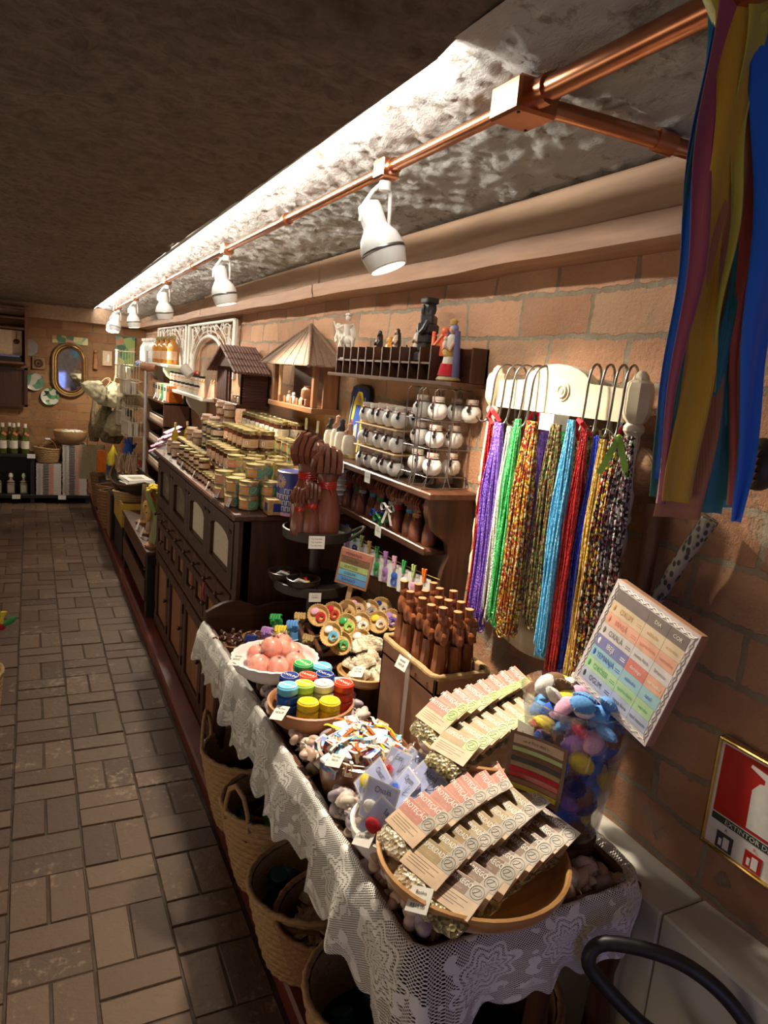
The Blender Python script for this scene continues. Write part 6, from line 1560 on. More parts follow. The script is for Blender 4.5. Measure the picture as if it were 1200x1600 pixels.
# tall amber bottles
def bottle(fill, h, r, cap='gold_lid', lab='label_kraft', neck=.3):
    def g():
        root = empty('bottle'); mb = MB(fill); mb.lathe([(0, 0), (r, 0), (r, h*.6), (r*.8, h*.70), (r*neck, h*.80), (r*neck, h*.93), (0, h*.93)], 18); band(mb, lab, r+.0006, h*.15, h*.45, 130, 300, 12); mb.build('glass', root)
        mb = MB(cap); mb.lathe([(r*neck*1.25, h*.88), (r*neck*1.3, h), (0, h)], 14); mb.build('cap', root); return root
    return g
pm('oil_yellow', (.55, .38, .03), (.45, .28, .02), .1); pm('whisky', (.50, .21, .04), (.40, .15, .03), .06, scale=6, Coat_Weight=.8); pm('pale_liquid', (.70, .72, .68), (.62, .64, .60), .1); pm('green_glass', (.10, .12, .02), (.06, .08, .015), .08)
for x, y in ((.80, 4.12), (.71, 3.99), (1.04, 3.75), (1.06, 3.86)): put('oil', bottle('oil_yellow', .17, .018, lab='label_yellow'), (x, y, CT), (0, 0, 0), 'slim bottle of yellow oil among the far jars on the cabinet', 'bottle', 'oil bottles')
# books and the tins on them
pm('paper_edge', (.62, .59, .54), (.52, .49, .45), .7, scale=200, stretch=(1, 1, 6)); pm('cover_grey', (.30, .28, .27), None, .5)
def book(w, l, t, cov='cover_grey'):
    def g():
        root = empty('book'); mb = MB('paper_edge'); mb.box(-w/2+.003, -l/2+.003, .002, w/2, l/2-.003, t-.002); mb.build('pages', root)
        mb = MB(cov); mb.box(-w/2, -l/2, 0, w/2, l/2, .002); mb.box(-w/2, -l/2, t-.002, w/2, l/2, t); mb.box(-w/2, -l/2, 0, -w/2+.002, l/2, t) if 0 else None; mb.build('cover', root); return root
    return g
for k in range(9): put('bk', book(.16, .21, .0185, 'label_white'), (1.02+ru(-.004, .004), 2.445+ru(-.005, .005)+(.02 if k < 4 else 0), CT+k*.0188), (0, 0, ru(-2, 2)), 'white book %s from the bottom, stack behind the big fists' % ORD[k], 'book', 'white books behind the fists')
for k in range(6): put('bk', book(.16, .21, .0185, 'label_white'), (1.02, 2.70+ru(-.005, .005), CT+k*.0188+.0), (0, 0, ru(-2, 2)), 'white book %s from the bottom, middle low stack under tins' % ORD[k], 'book', 'white books under the yellow tins')
for k in range(6): put('bk', book(.16, .21, .0185, 'label_white'), (1.02, 2.93+ru(-.005, .005), CT+k*.0188), (0, 0, ru(-2, 2)), 'white book %s from the bottom, farthest low stack under tins' % ORD[k], 'book', 'white books in the far stack')
for k in range(7): put('bk', book(.16, .21, .0185, 'label_white'), (1.02, 2.27+ru(-.004, .004), CT-.0+k*.0188), (0, 0, ru(-2, 2)), 'white book in the stack nearest the tiered stand', 'book', 'white books by the tiered stand') if False else None
TB = CT + .115
for i in range(9):
    for j in range(2):
        y = 2.61+i*.074 if i > 0 or True else 0
        near = y < 2.54
        c = ('label_yellow', 'label_green') if y > 2.93 else ('label_orange', 'label_green')
        stack('tt'+c[0], tin(*c, string=(j == 0)), .978+j*.078, y if y > 2.0 else y, 2, Z2, TB, '%s label tin on the books, %s row, %s from near end' % (c[0][6:], ['front', 'wall'][j], ORD[i]), 'tin', '%s label tins on the books' % c[0][6:], None)
for i in range(3):
    for j in range(2): stack('ttlabel_orange', None, .978+j*.078, 2.39+i*.073, 1, Z2, CT+9*.0188+.002, 'orange label tin on the tall book stack, %s row, %s one' % (['front', 'wall'][j], ORD[i]), 'tin', 'orange label tins on the tall book stack', -20)
# candles tapers
for y in (2.93, 2.79):
    mb = MB('label_white'); mb.tube([(0, 0, 0), (0, 0, .05)], .006, 10); mb.m('wrought').tube([(0, 0, -.04), (0, 0, 0)], .0015, 6); tag(mb.build('white_tag_stick', loc=(1.08, y, TB+.145)), 'short white stick marker rising over the tins, %s one' % ('farther' if y > 2.9 else 'nearer'), 'marker')
# blue tin cylinder and yellow square tin
root = empty('blue_tin', (.842, 2.375, CT)); tag(root, 'tall round blue tin printed with white arches and a sunburst on the cabinet corner', 'tin')
mb = MB('row_violet'); rT = .058; hT = .155
pm('print_navy', (.03, .05, .32), (.02, .035, .24), .35); mb = MB('print_navy'); mb.lathe([(0, 0), (rT, 0), (rT, hT), (0, hT)], 40)
for r_ in range(4):
    for k in range(10):
        a0 = 150 + k*15 + r_*3; z = .018+r_*.021
        if r_ == 3 and k < 4: continue
        band(mb, 'label_white', rT+.0006, z+.014, z+.0165, a0, a0+12, 3); band(mb, 'label_white', rT+.0006, z, z+.015, a0, a0+2.5, 2); band(mb, 'label_white', rT+.0006, z, z+.015, a0+10, a0+12, 2)
for k in range(14):
    a = 2*pi*k/14; ca = R_(200); m_ = ['felt_yellow', 'felt_pink', 'tape_sky', 'label_coral'][k % 4]; mb.m(m_)
    q = [(.006, -.25), (.024, -.16), (.024, .16), (.006, .25)]
    mb.add([((rT+.0008)*cos(ca+rr*cos(a+d)/rT), (rT+.0008)*sin(ca+rr*cos(a+d)/rT), .122+rr*sin(a+d)) for rr, d in q], [(0, 1, 2, 3)])
band(mb, 'felt_pink', rT+.0005, .0, .012, 150, 300, 16); band(mb, 'kraft', rT+.0008, .095, .118, 160, 178, 4)
mb.build('tin_body', root); mb = MB('tin_silver'); mb.lathe([(rT, hT-.002), (rT+.0015, hT), (rT-.002, hT+.002), (rT-.004, hT-.001), (0, hT-.001)], 40); mb.build('lid', root)
mb = MB('mini_straw'); mb.box(-.03, -.03, 0, .03, .03, .055, .002); mb.m('print_navy').box(-.0305, -.018, .012, -.029, .012, .042); mb.box(-.012, -.0305, .012, .018, -.029, .042); o = mb.build('square_box', loc=(.775, 2.378, CT)); tag(o, 'small square golden box with blue print between the tins and the blue tin', 'box')
# price cards standing along the cabinet edge
for k, y in enumerate((2.50, 2.68, 2.86, 3.14, 3.42, 3.72, 3.93)):
    def pc():
        root = empty('price_card'); mb = MB(); tagmesh(mb, T(0, 0, .017) @ Fx @ T(0, 0, 0, -20, 0, 0), .026, .034, ('', 'doce', 'R$')); mb.build('card', root); mb = MB('wrought'); mb.tube([(.004, 0, 0), (.006, 0, .012)], .0012, 5); mb.build('stand', root); return root
    put('pc', pc, (.643, y, CT), (0, 0, ru(-15, 15)), 'small white price card on the cabinet edge, number %s from the near corner' % ['one', 'two', 'three', 'four', 'five', 'six', 'seven'][k], 'price card')

# ================================================================ little houses on the wall
root = empty('thatched_hut', (1.03, 2.74, 1.455)); tag(root, 'wooden nativity hut with a pointed plank roof mounted on the brick wall', 'hut')
mb = MB('mid_wood_y'); mb.box(-.01, -.02, -.022, .115, .58, 0, .002); mb.build('floor_board', root)
mb = MB('mid_wood'); mb.box(.0, 0, 0, .022, .028, .175, .002); mb.build('corner_post', root)
mb = MB('mid_wood'); mb.box(.0, .53, 0, .022, .56, .175, .002); mb.build('corner_post', root)
mb = MB('pale_wood'); mb.tube([(.008, .46, 0), (.008, .455, .175)], .008, 8); mb.build('corner_post', root)
mb = MB('mid_wood'); mb.box(.045, .002, 0, .112, .012, .175); mb.build('side_wall', root)
mb = MB('dark_wood_y'); mb.box(.108, 0, 0, .114, .56, .175); mb.build('back_wall', root)
mb = MB('thatch')
ap = (.075, .28, .345); cs = [(-.05, -.06, .168), (-.05, .62, .168), (.116, .62, .168), (.116, -.06, .168)]
for i, (a, b) in enumerate(((0, 1), (3, 0), (1, 2))):
    A, B = V(cs[a]), V(cs[b]); n = 11 if i == 0 else 5
    for k in range(n):
        p, q = A.lerp(B, k/n), A.lerp(B, (k+.94)/n); ap_ = V(ap); t0, t1 = p.lerp(ap_, .985), q.lerp(ap_, .985); z = V((0, 0, .004+.003*(k % 2)))
        mb.add([p, q, t1, t0, p+z, q+z, t1+z, t0+z], [(0, 1, 2, 3), (4, 5, 6, 7), (0, 1, 5, 4), (1, 2, 6, 5), (3, 0, 4, 7)])
for a in (0, 1, 3): mb.tube([cs[a], V(cs[a]).lerp(V(ap), .5)+V((0, 0, .004)), ap], [.007, .009, .011], 8)
mb.build('roof', root)
for k in range(5):
    mb = MB('mid_wood'); mb.box(.0, .10+k*.085, 0, .005, .125+k*.085, .03, .001); mb.build('fence_board', root)
pm('clay', (.36, .15, .07), (.28, .11, .05), .6)
for k, (y, c, h) in enumerate(((.10, 'clay', .05), (.16, 'plaster_white', .05), (.22, 'kraft', .055), (.28, 'black_wood', .045), (.34, 'label_white', .05), (.40, 'clay', .04), (.13, 'mid_wood', .035), (.46, 'plaster_white', .055))):
    mb = MB(c); mb.lathe([(0, 0), (.016, 0), (.018, h*.3), (.010, h*.6), (0, h*.62)], 10); mb.ell((0, 0, h*.78), .009, 8, 6); tag(mb.build('clay_figurine', loc=(1.065+.02*(k % 2), 2.74+y, 1.456)), 'tiny nativity figurine inside the pointed roof hut, %s from the near post' % ['second', 'third', 'fourth', 'fifth', 'sixth', 'seventh', 'first', 'eighth'][k], 'figurine')
mb = MB('clay'); mb.lathe([(0, 0), (.022, 0), (.030, .02), (.028, .04), (.018, .05), (.020, .055), (0, .05)], 16); tag(mb.build('clay_pot', loc=(1.05, 2.855, 1.485)), 'round red clay pot inside the pointed roof hut', 'pot')
mb = MB('clay'); mb.box(-.02, -.03, 0, .02, .03, .03, .003); tag(mb.build('brick_stove', loc=(1.05, 2.855, 1.456)), 'little brick stove under the clay pot in the hut', 'stove')
def tiled(name, c):
    pm(name, c, tuple(x*.7 for x in c), .6, scale=20, bump=.3)
tiled('red_board', (.085, .022, .016)); tiled('roof_tile', (.16, .07, .05))
root = empty('red_house', (.985, 3.70, 1.40)); tag(root, 'little dark red wooden house with open doors and tiled gable roof on the wall', 'house')
mb = MB('red_board')
for k in range(13): mb.box(0, 0, k*.0145, .155, .008, k*.0145+.0135, .001)
mb.build('side_wall', root)
mb = MB('red_board'); mb.box(.145, 0, 0, .155, .50, .19); mb.build('back_wall', root)
mb = MB('dark_wood_y'); mb.box(-.02, -.01, -.022, .155, .52, 0, .002); mb.build('floor_board', root)
mb = MB('red_board'); mb.box(-.008, .26, .0, 0, .50, .185, .002); 
for k in range(9): mb.box(-.011, .27+k*.025, .008, -.008, .29+k*.025, .177)
mb.build('door', root)
mb = MB('red_board'); mb.box(0, .0, 0, .012, .014, .20); mb.box(0, .24, 0, .012, .254, .20); mb.build('post', root)
mb = MB('roof_tile')
for s in (0, 1):
    for k in range(12):
        for j in range(4):
            A = V((-.05+.20*k/12, .25, .30)); B = V((-.05+.20*k/12, -.06 if s == 0 else .56, .165)); p0 = A.lerp(B, j/4); p1 = A.lerp(B, (j+1.15)/4)
            mb.tube([p0, p1+V((0, 0, .004))], .009, 6)
mb.build('roof', root)
mb = MB('dark_wood'); mb.add([(-.03, -.0, .19), (-.03, .5, .19), (-.03, .25, .285), (-.02, 0, .19), (-.02, .5, .19), (-.02, .25, .285)], [(0, 1, 2), (3, 4, 5), (0, 1, 4, 3), (1, 2, 5, 4), (2, 0, 3, 5)]); mb.build('gable', root)
for k, y in enumerate((.05, .11, .17, .22)):
    mb = MB('kraft' if k % 2 else 'card_brown'); mb.box(-.02, -.02, 0, .02, .02, .03, .002); mb.m('ink').box(-.015, -.015, .03, .015, .015, .034); tag(mb.build('tiny_crate', loc=(1.02, 3.70+y, 1.402)), 'tiny crate inside the open red house, number %s from the near wall' % ['one', 'two', 'three', 'four'][k], 'crate')
# ================================================================ white arch panels
def arch():
    root = empty('arch_panel'); L_ = 1.44; H_ = .37
    mb = MB('white_paint')
    mb.box(-.012, 0, 0, .012, .05, H_, .004); mb.box(-.012, L_-.04, 0, .012, L_, H_, .004); mb.box(-.012, 0, H_-.018, .012, L_, H_, .004); mb.build('frame', root)
    mb = MB('white_paint')
    c = L_/2+.02; rr = .50
    for r_, t in ((0, .013), (.05, .004)):
        mb.tube([(0, c+(rr+r_*1.4)*cos(pi*k/30), .0+(.27+r_*.75)*sin(pi*k/30)**.8) for k in range(31)], t, 8)
    mb.build('arch', root)
    mb = MB('white_paint')
    for s in (-1, 1):
        for k in range(3):
            b = c+s*(rr+.10-k*.02)
            mb.tube([(0, b+s*.02*sin(j*.7), .02+j*.035) for j in range(10)], .0038, 6)
        for (y, z, r_) in ((.50, .30, .045), (.56, .22, .035), (.60, .13, .025), (.38, .325, .025), (.20, .33, .02)):
            for q in (1, .55): mb.tube([(0, c+s*y+r_*2*q*cos(a*pi/8), z+r_*q*sin(a*pi/8)) for a in range(16)], .0032, 6, closed=True)
        mb.tube([(0, c+s*.64, .02), (0, c+s*.60, .15), (0, c+s*.45, .27), (0, c+s*.25, .335), (0, c+s*.05, .335)], .0042, 6)
        mb.tube([(0, c+s*.10, .345), (0, c+s*.30, .25), (0, c+s*.50, .345)], .0038, 6)
    for q in (1, .6): mb.tube([(0, c+.07*q*cos(a*pi/8), .31+.045*q*sin(a*pi/8)) for a in range(16)], .0038, 6, closed=True)
    mb.build('scrollwork', root); return root
put('arch', arch, (1.115, 4.35, 1.51), (0, 0, 0), 'white openwork arch panel on the wall, the nearer of the two', 'arch panel')
put('arch', arch, (1.115, 5.87, 1.52), (0, 0, 0), 'white openwork arch panel on the wall, the farther of the two, behind the bottles', 'arch panel')
# ================================================================ white bracket shelves
def wshelf(L_, nm, lab, loc, brk):
    root = empty('white_shelf', loc); tag(root, lab, 'shelf')
    mb = MB('white_paint'); mb.box(0, 0, -.025, .15, L_, 0, .004); mb.build('shelf_board', root)
    for y in brk:
        mb = MB('white_paint'); mb.at(M(((1, 0, 0, 0), (0, 0, 1, 0), (0, 1, 0, 0), (0, 0, 0, 1)))).prism([(.15, -.025), (.01, -.025), (.012, -.06), (.035, -.10), (.075, -.125), (.11, -.16), (.13, -.21), (.15, -.22)], y, y+.03); mb.build('bracket', root)
wshelf(1.45, 0, 'white wall shelf with curved bracket, lined with white labelled jars', (.99, 4.66, 1.375), (.55,))
wshelf(1.9, 0, 'higher white wall shelf near the back wall holding the amber bottles', (.98, 5.95, 1.56), (.25, 1.1))
def wjar():
    root = empty('white_jar'); mb = MB('label_pale'); mb.lathe([(0, 0), (.026, 0), (.027, .003), (.027, .045), (.023, .05)], 18); band(mb, 'label_orange', .0275, .028, .034, 170, 260); mb.build('jar_body', root)
    mb = MB('black_bead'); mb.cyl(.025, .048, .062, 18, b=.001); mb.build('lid', root); return root
for i in range(8):
    for k in range(2): put('wj', wjar, (1.03, 4.86+i*.16, 1.377+k*.066), (0, 0, 0), 'white labelled jar on the lower white shelf, %s layer, %s from near end' % (['bottom', 'upper'][k], ORD[i]), 'jar', 'white labelled jars, %s layer' % ['bottom', 'upper'][k], s=(.85, .85, 1.05))
pm('card_cone', (.66, .44, .32), (.58, .36, .25), .6)
for i in range(4):
    mb = MB('card_cone'); mb.lathe([(0, 0), (.026, 0), (.008, .10), (0, .105)], 4); mb.m('label_orange').tube([(0, 0, .08), (-.006, -.004, .10), (.004, 0, .115)], .004, 5)
    tag(mb.build('paper_cone', loc=(1.005, 4.68+i*.06, 1.377) if i < 2 else (1.06, 4.50+i*.07, 1.377)), 'pointed paper cone packet, %s from the near end of the lower white shelf' % ['first', 'second', 'third', 'fourth'][i], 'packet')
for i in range(7):
    put('wh', bottle('whisky', .23, .048, 'gold_lid', 'label_kraft', .35), (1.04+.02*(i % 2), 6.05+i*.13, 1.562), (0, 0, 0), 'big amber bottle on the higher white shelf, %s from the near end' % ORD[i], 'bottle', 'amber bottles on the higher shelf')
for i in range(5):
    put('pl', bottle('pale_liquid', .22, .062, 'label_pale', 'label_white', .6), (1.045, 7.02+i*.15, 1.562), (0, 0, 0), 'big pale jar with cream lid on the higher shelf, %s one' % ORD[i], 'jar', 'pale jars on the higher shelf')
def mug(c):
    def g():
        root = empty('clay_mug'); mb = MB(c); mb.at(T(0, 0, 0, 0, -90, 0)); mb.lathe([(0, -.04), (.030, -.04), (.036, .03), (.038, .04), (.034, .04), (.028, -.03), (0, -.035)], 20); mb.build('mug_body', root)
        mb = MB('white_paint'); mb.tube([(-.01, .034, 0), (0, .055, 0), (.02, .055, 0), (.03, .034, 0)], .005, 6); mb.build('handle', root); return root
    return g
for k, (x, y, z, c, l) in enumerate(((.93, 6.75, 1.515, 'clay', 'red clay mug with dark mouth'), (.935, 6.45, 1.515, 'clay', 'second red clay mug nearer the bracket'), (.93, 7.1, 1.53, 'print_blue', 'painted mug beside the red mugs'))):
    put('mug'+c, mug(c), (x, y, z), (0, 0, -40), l + ' hanging under the higher white shelf', 'mug')
put('mugw', mug('white_paint'), (.965, 5.05, 1.53), (0, 40, -40), 'white mug tilted over the end of the lower white shelf', 'mug')
for k in range(9):
    mb = MB('felt_red' if k % 2 else 'terracotta'); mb.tube([(0, 0, 0), (.006, .01, .012), (.0, .02, .006)], .012, 8); tag(mb.build('red_pepper_ornament', loc=(1.03+.006*(k % 3), 5.00+.028*k, 1.513)), 'shiny red ornament on the lower white shelf jars, %s from near end' % ORD[k], 'ornament', 'red ornaments'); 

# ================================================================ far end of the wall
# dark shelf of small jars
root = empty('dark_shelf_unit', (.93, 5.75, .06)); tag(root, 'tall dark brown shelf unit of small jars beyond the cabinet', 'shelf unit')
mb = MB('stick_wood'); mb.box(0, 0, 0, .21, .02, 1.20, .002); mb.build('side_board', root)
mb = MB('stick_wood'); mb.box(0, .88, 0, .21, .90, 1.20, .002); mb.build('side_board', root)
for z in (.0, .42, .62, .82, 1.0, 1.185):
    mb = MB('dark_wood_y'); mb.box(0, .0, z, .21, .90, z+.018, .002); mb.build('shelf_board', root)
mb = MB('dark_wood'); mb.box(.20, 0, 0, .21, .9, 1.2); mb.build('back_board', root)
for z in (.50, .70, .90, 1.08):
    for i in range(12): put('wj', wjar, (.97, 5.81+i*.07, z), (0, 0, 0), 'white labelled jar in the dark shelf unit, %s shelf, %s along' % ({.5: 'lowest', .7: 'second', .9: 'third', 1.08: 'top'}[z], ORD[i]), 'jar', 'jars in the dark shelf unit')
for i, (c, l) in enumerate((('tape_orange', 'orange'), ('label_white', 'white'), ('tape_green', 'green'), ('kraft', 'tan'), ('label_white', 'second white'), ('box_card', 'brown'))):
    mb = MB(c); mb.box(-.05, -.06, 0, .05, .06, .13, .003); mb.m('ink').box(-.0505, -.04, .08, -.0495, .04, .11); tag(mb.build('small_carton', loc=(1.02, 5.83+i*.145, 1.265)), l + ' carton on top of the dark shelf unit', 'carton')
for k, y in enumerate((5.8, 6.0, 6.25)): put('pc', None, (.935, y, 1.265), (0, 0, 0), 'small white price card on top of the dark shelf unit, %s one' % ['nearest', 'middle', 'farthest'][k], 'price card', None, s=1.6)
# tray of purple packets in front of it
root = empty('black_tray', (.735, 4.55, 1.03)); tag(root, 'black slanted tray of purple packets beyond the far end of the cabinet', 'tray')
root.rotation_euler = (0, R_(-30), 0)
mb = MB('black_wood'); mb.box(-.06, -.1, -.02, .12, .22, 0, .004); mb.build('tray', root)
pm('packet_purple', (.45, .12, .35), (.62, .42, .58), .4, scale=60)
for k in range(6):
    mb = MB('packet_purple'); mb.box(-.055, -.04, -.002, .055, .04, .003, .001); mb.m('label_white').box(-.03, -.025, .003, .0, .025, .0035)
    o = mb.build('purple_packet', loc=(.70+k*.020, 4.52+(k % 2)*.06, 1.055+k*.022)); o.rotation_euler = (0, R_(-25), R_(ru(-12, 12))); tag(o, 'purple and white packet in the black slanted tray, layer %s from the front' % ['one', 'two', 'three', 'four', 'five', 'six'][k], 'packet')
root = empty('black_post', (1.02, 4.35, .06)); 
mb = MB('black_wood'); mb.box(-.02, -.02, 0, .02, .02, .97, .002); mb.build('post', root); mb = MB('black_wood'); mb.box(-.1, -.1, 0, .1, .1, .015, .003); mb.build('foot', root); tag(root, 'black floor post carrying the slanted tray', 'stand')
# low bench with wooden birds
root = empty('low_bench', (.60, 4.18, .06)); tag(root, 'low dark wooden bench by the far end of the cabinet', 'bench')
mb = MB('dark_wood_y'); mb.box(0, 0, .395, .30, 1.22, .42, .004); mb.build('bench_top', root)
for y in (.03, 1.13):
    mb = MB('black_wood'); mb.box(.01, y, 0, .27, y+.045, .395, .004); mb.build('leg', root)
mb = MB('dark_wood_y'); mb.box(.005, .07, .30, .02, 1.14, .385, .003); mb.build('apron', root)
mb = MB('dark_wood_y'); mb.box(.0, .05, .10, .018, 1.14, .24, .003); mb.box(.018, .05, .10, .27, 1.14, .115); mb.build('lower_shelf', root)
for k in range(5):
    mb = MB('plaster_white'); mb.tube([(0, 0, 0), (.01, .02, .03), (-.005, .035, .05)], .009, 6); tag(mb.build('white_root', loc=(.68, 4.35+k*.12, .178)), 'pale twisted root piece on the low bench shelf, number %s from the near end' % ['one', 'two', 'three', 'four', 'five'][k], 'ornament')
pm('bark', (.26, .17, .10), (.45, .33, .20), .7, scale=14, stretch=(3, 3, .7), bump=.8, bdist=.01); pm('moss_green', (.16, .30, .05), (.30, .28, .12), .6, scale=10)
def drift(c, h, petals):
    def g():
        root = empty('driftwood_carving')
        mb = MB('mid_wood'); mb.lathe([(0, 0), (.05, 0), (.055, .015), (.03, .03), (0, .03)], 18, sy=1.2); mb.build('base', root)
        mb = MB(c); mb.surf(lambda u, v: ((.032-.012*v+.008*sin(v*9))*cos(2*pi*u)*(1+.15*sin(u*25)) + .02*sin(v*5), (.040-.014*v)*sin(2*pi*u)*(1+.15*sin(u*19)), .02+h*v), 22, 20, closeu=True); mb.build('trunk', root)
        if petals:
            mb = MB('felt_yellow')
            for k in range(26): a = k*2.4; r_ = .045*math.sqrt(k/26); mb.ell((r_*cos(a), r_*sin(a)*1.3, h+.01+.02*(1-k/26)+.012*sin(k)), (.014, .014, .007), 8, 4)
            mb.m('felt_red')
            for k in range(6): mb.tube([(0, .01*k-.03, h-.05), (-.02, .012*k-.03, h-.03), (-.03, .012*k-.03, h)], .006, 6)
            mb.build('flowers', root)
        else:
            mb = MB('gold_paint'); mb.ell((-.03, 0, h*.45), (.016, .02, .05), 10, 8); mb.m('ink').ell((-.044, 0, h*.5), .006, 6, 5); mb.build('carved_owl', root)
        return root
    return g
for k, (x, y, c, h, p_, l) in enumerate(((.66, 4.30, 'moss_green', .34, True, 'green driftwood carving topped with yellow flowers, nearest on the low bench'), (.69, 4.62, 'bark', .30, False, 'brown driftwood carving with an owl on the low bench'), (.70, 4.95, 'bark', .26, False, 'smaller brown driftwood carving farther along the low bench'))):
    put(c+str(p_)+str(k), drift(c, h, p_), (x, y, .481), (0, 0, k*40), l, 'wood carving')
for k, y in enumerate((4.55, 4.75)): put('pc', None, (.625, y, .482), (0, 0, 0), 'small white price card on the low bench, %s one' % ['nearer', 'farther'][k], 'price card', None, s=1.8)
# canoe with books on a yellow box
mb = MB('black_wood')
def cano(u, v):
    y = -.75+1.5*u; w = .16*(1-abs(2*u-1)**2.2); a = pi*v
    return (-w*cos(a), y, .10*abs(2*u-1)**2.4 - .10*(1-abs(2*u-1)**3)*sin(a) + .10)
root = empty('wooden_canoe', (.74, 6.05, .50)); tag(root, 'dark carved wooden canoe holding leaflets by the far wall', 'canoe')
mb.surf(cano, 30, 10); mb.surf(lambda u, v: tuple(V(cano(u, v))*.95+V((0, 0, .012))), 30, 10); mb.build('hull', root)
mb = MB('dark_wood_y'); mb.tube([tuple(V(cano(k/20, 0))) for k in range(21)], .008, 6); mb.tube([tuple(V(cano(k/20, 1))) for k in range(21)], .008, 6); mb.build('rim', root)
for k in range(5):
    mb = MB('label_white'); mb.box(-.1, -.14, 0, .1, .14, .006); mb.m('card_grey').box(-.06, -.09, .006, .05, .05, .0064); o = mb.build('leaflet', loc=(.76, 5.85+.02*k, .60+.008*k)); o.rotation_euler = (0, 0, R_(ru(-20, 20))); tag(o, 'large pale leaflet lying in the dark canoe', 'leaflet', 'leaflets in the canoe')
pm('stick_brown', (.20, .11, .06), (.32, .20, .12), .6)
for k in range(34):
    mb = MB('stick_brown'); r_ = ru(.006, .012); mb.tube([(0, 0, 0), (ru(-.01, .01), ru(-.01, .01), .09), (ru(-.02, .02), ru(-.03, .03), .2)], [r_, r_*.9, r_*.5], 6); mb.m('gold_paint').tube([(0, 0, .06), (0, 0, .068)], r_*1.15, 6)
    tag(mb.build('carved_stick', loc=(.72+ru(-.06, .14), 6.35+ru(-.15, .35), .56)), 'brown carved stick standing in the row behind the canoe leaflets', 'stick', 'carved sticks behind the canoe')
pm('yellow_paint', (.55, .36, .05), (.45, .28, .04), .5)
root = empty('yellow_box', (.61, 5.52, .32)); mb = MB('yellow_paint'); mb.box(0, 0, 0, .26, .55, .02); mb.box(0, 0, .02, .012, .55, .18); mb.box(.248, 0, .02, .26, .55, .18); mb.box(.012, 0, .02, .248, .012, .18); mb.box(.012, .538, .02, .248, .55, .18); mb.build('box_body', root); tag(root, 'yellow painted wooden box by the low bench', 'box')
tag(MB('black_wood').box(.615, 5.54, .06, .86, 6.04, .318, .004).build('black_crate'), 'dark crate under the yellow box', 'crate')
root = empty('woven_case', (.60, 6.2, .06)); mb = MB('black_wood'); mb.box(0, 0, 0, .22, .3, .38, .004); mb.build('case_body', root)
mb = MB('straw_brown'); mb.box(-.006, .06, 0, 0, .30, .37); mb.build('woven_side', root)
mb = MB('label_pale')
for i in range(2):
    for k in range(8): mb.cb(.06+i*.08, -.001, .04+k*.042, .014, .004, .014)
mb.build('stud', root); tag(root, 'dark box with rows of pale studs by the red step', 'box')
for k, (x, y, z, l) in enumerate(((.66, 6.64, .06, 'brown wicker basket by the red step, nearer the studded box'), (.655, 6.93, .06, 'brown wicker basket by the red step, farther off'), (.66, 7.62, .06, 'brown wicker basket by the red step, at the corner'))):
    basket('wicker_basket', (x, y, z), .08, .12, .34, 12, 18, .008, 'straw_brown', l)
for k in range(4):
    mb = MB('twine' if k % 2 else 'clay'); mb.ell((0, 0, 0), (.06, .09, .04), 10, 6); tag(mb.build('wrapped_bundle', loc=(.72+.03*k, 6.75+k*.3, .45)), 'small wrapped bundle over the far wicker baskets, number %s from the near side' % ['one', 'two', 'three', 'four'][k], 'bundle')
basket('round_basket', (.70, 5.75, .44), .09, .13, .12, 6, 18, .006, 'straw', 'open straw basket sitting in the yellow box')
# gift boxes
collage('gift_red', ((.55, .06, .03), (.12, .22, .32), (.60, .30, .08), (.45, .05, .05), (.60, .55, .4)), 22); collage('gift_blue', ((.10, .20, .30), (.50, .08, .05), (.55, .40, .15), (.08, .12, .25), (.50, .12, .08)), 22)
for x, y, z, s_, m_, l in ((.86, 7.2, .42, (.24, .24, .11), 'gift_red', 'lower gift box printed in red and blue by the far corner'), (.86, 7.2, .535, (.20, .22, .13), 'gift_blue', 'upper gift box printed in blue and red by the far corner'), (.70, 7.3, .40, (.10, .14, .16), 'gift_blue', 'narrow printed carton beside the gift boxes')):
    mb = MB(m_); mb.box(-s_[0]/2, -s_[1]/2, 0, s_[0]/2, s_[1]/2, s_[2], .003); mb.m('label_white').box(-s_[0]/2, -s_[1]/2-.001, s_[2]*.0, s_[0]/2, -s_[1]/2, s_[2]*.1); tag(mb.build('gift_box', loc=(x, y, z)), l, 'box')
mb = MB('tape_yellow'); mb.lathe([(0, 0), (.05, 0), (.05, .10), (.03, .13), (0, .20)], 12); tag(mb.build('yellow_bag', loc=(.70, 7.15, .56)), 'yellow pointed paper bag on the narrow carton', 'bag')
mb = MB('tape_orange'); mb.box(-.04, -.05, 0, .04, .05, .22, .003); tag(mb.build('orange_box', loc=(.615, 7.35, .46)), 'orange upright box left of the yellow bag', 'box')
tag(MB('black_wood').box(.60, 7.08, .06, .92, 7.48, .395, .004).build('dark_stand'), 'dark low stand under the gift boxes', 'stand')
mb = MB('felt_blue'); mb.tube([(0, 0, 0), (0, 0, .05), (.01, 0, .10)], [.05, .045, .04], 10); mb.tube([(-.03, 0, .10), (-.03, 0, .15)], [.012, .008], 6); mb.tube([(-.005, 0, .10), (-.005, 0, .18)], [.014, .008], 6); mb.tube([(.02, 0, .10), (.03, 0, .22)], [.014, .008], 6); mb.tube([(.045, 0, .06), (.07, 0, .11)], [.012, .008], 6)
tag(mb.build('blue_hand', loc=(.84, 7.15, .668)), 'bright blue hand shaped ornament standing on the gift boxes', 'ornament')
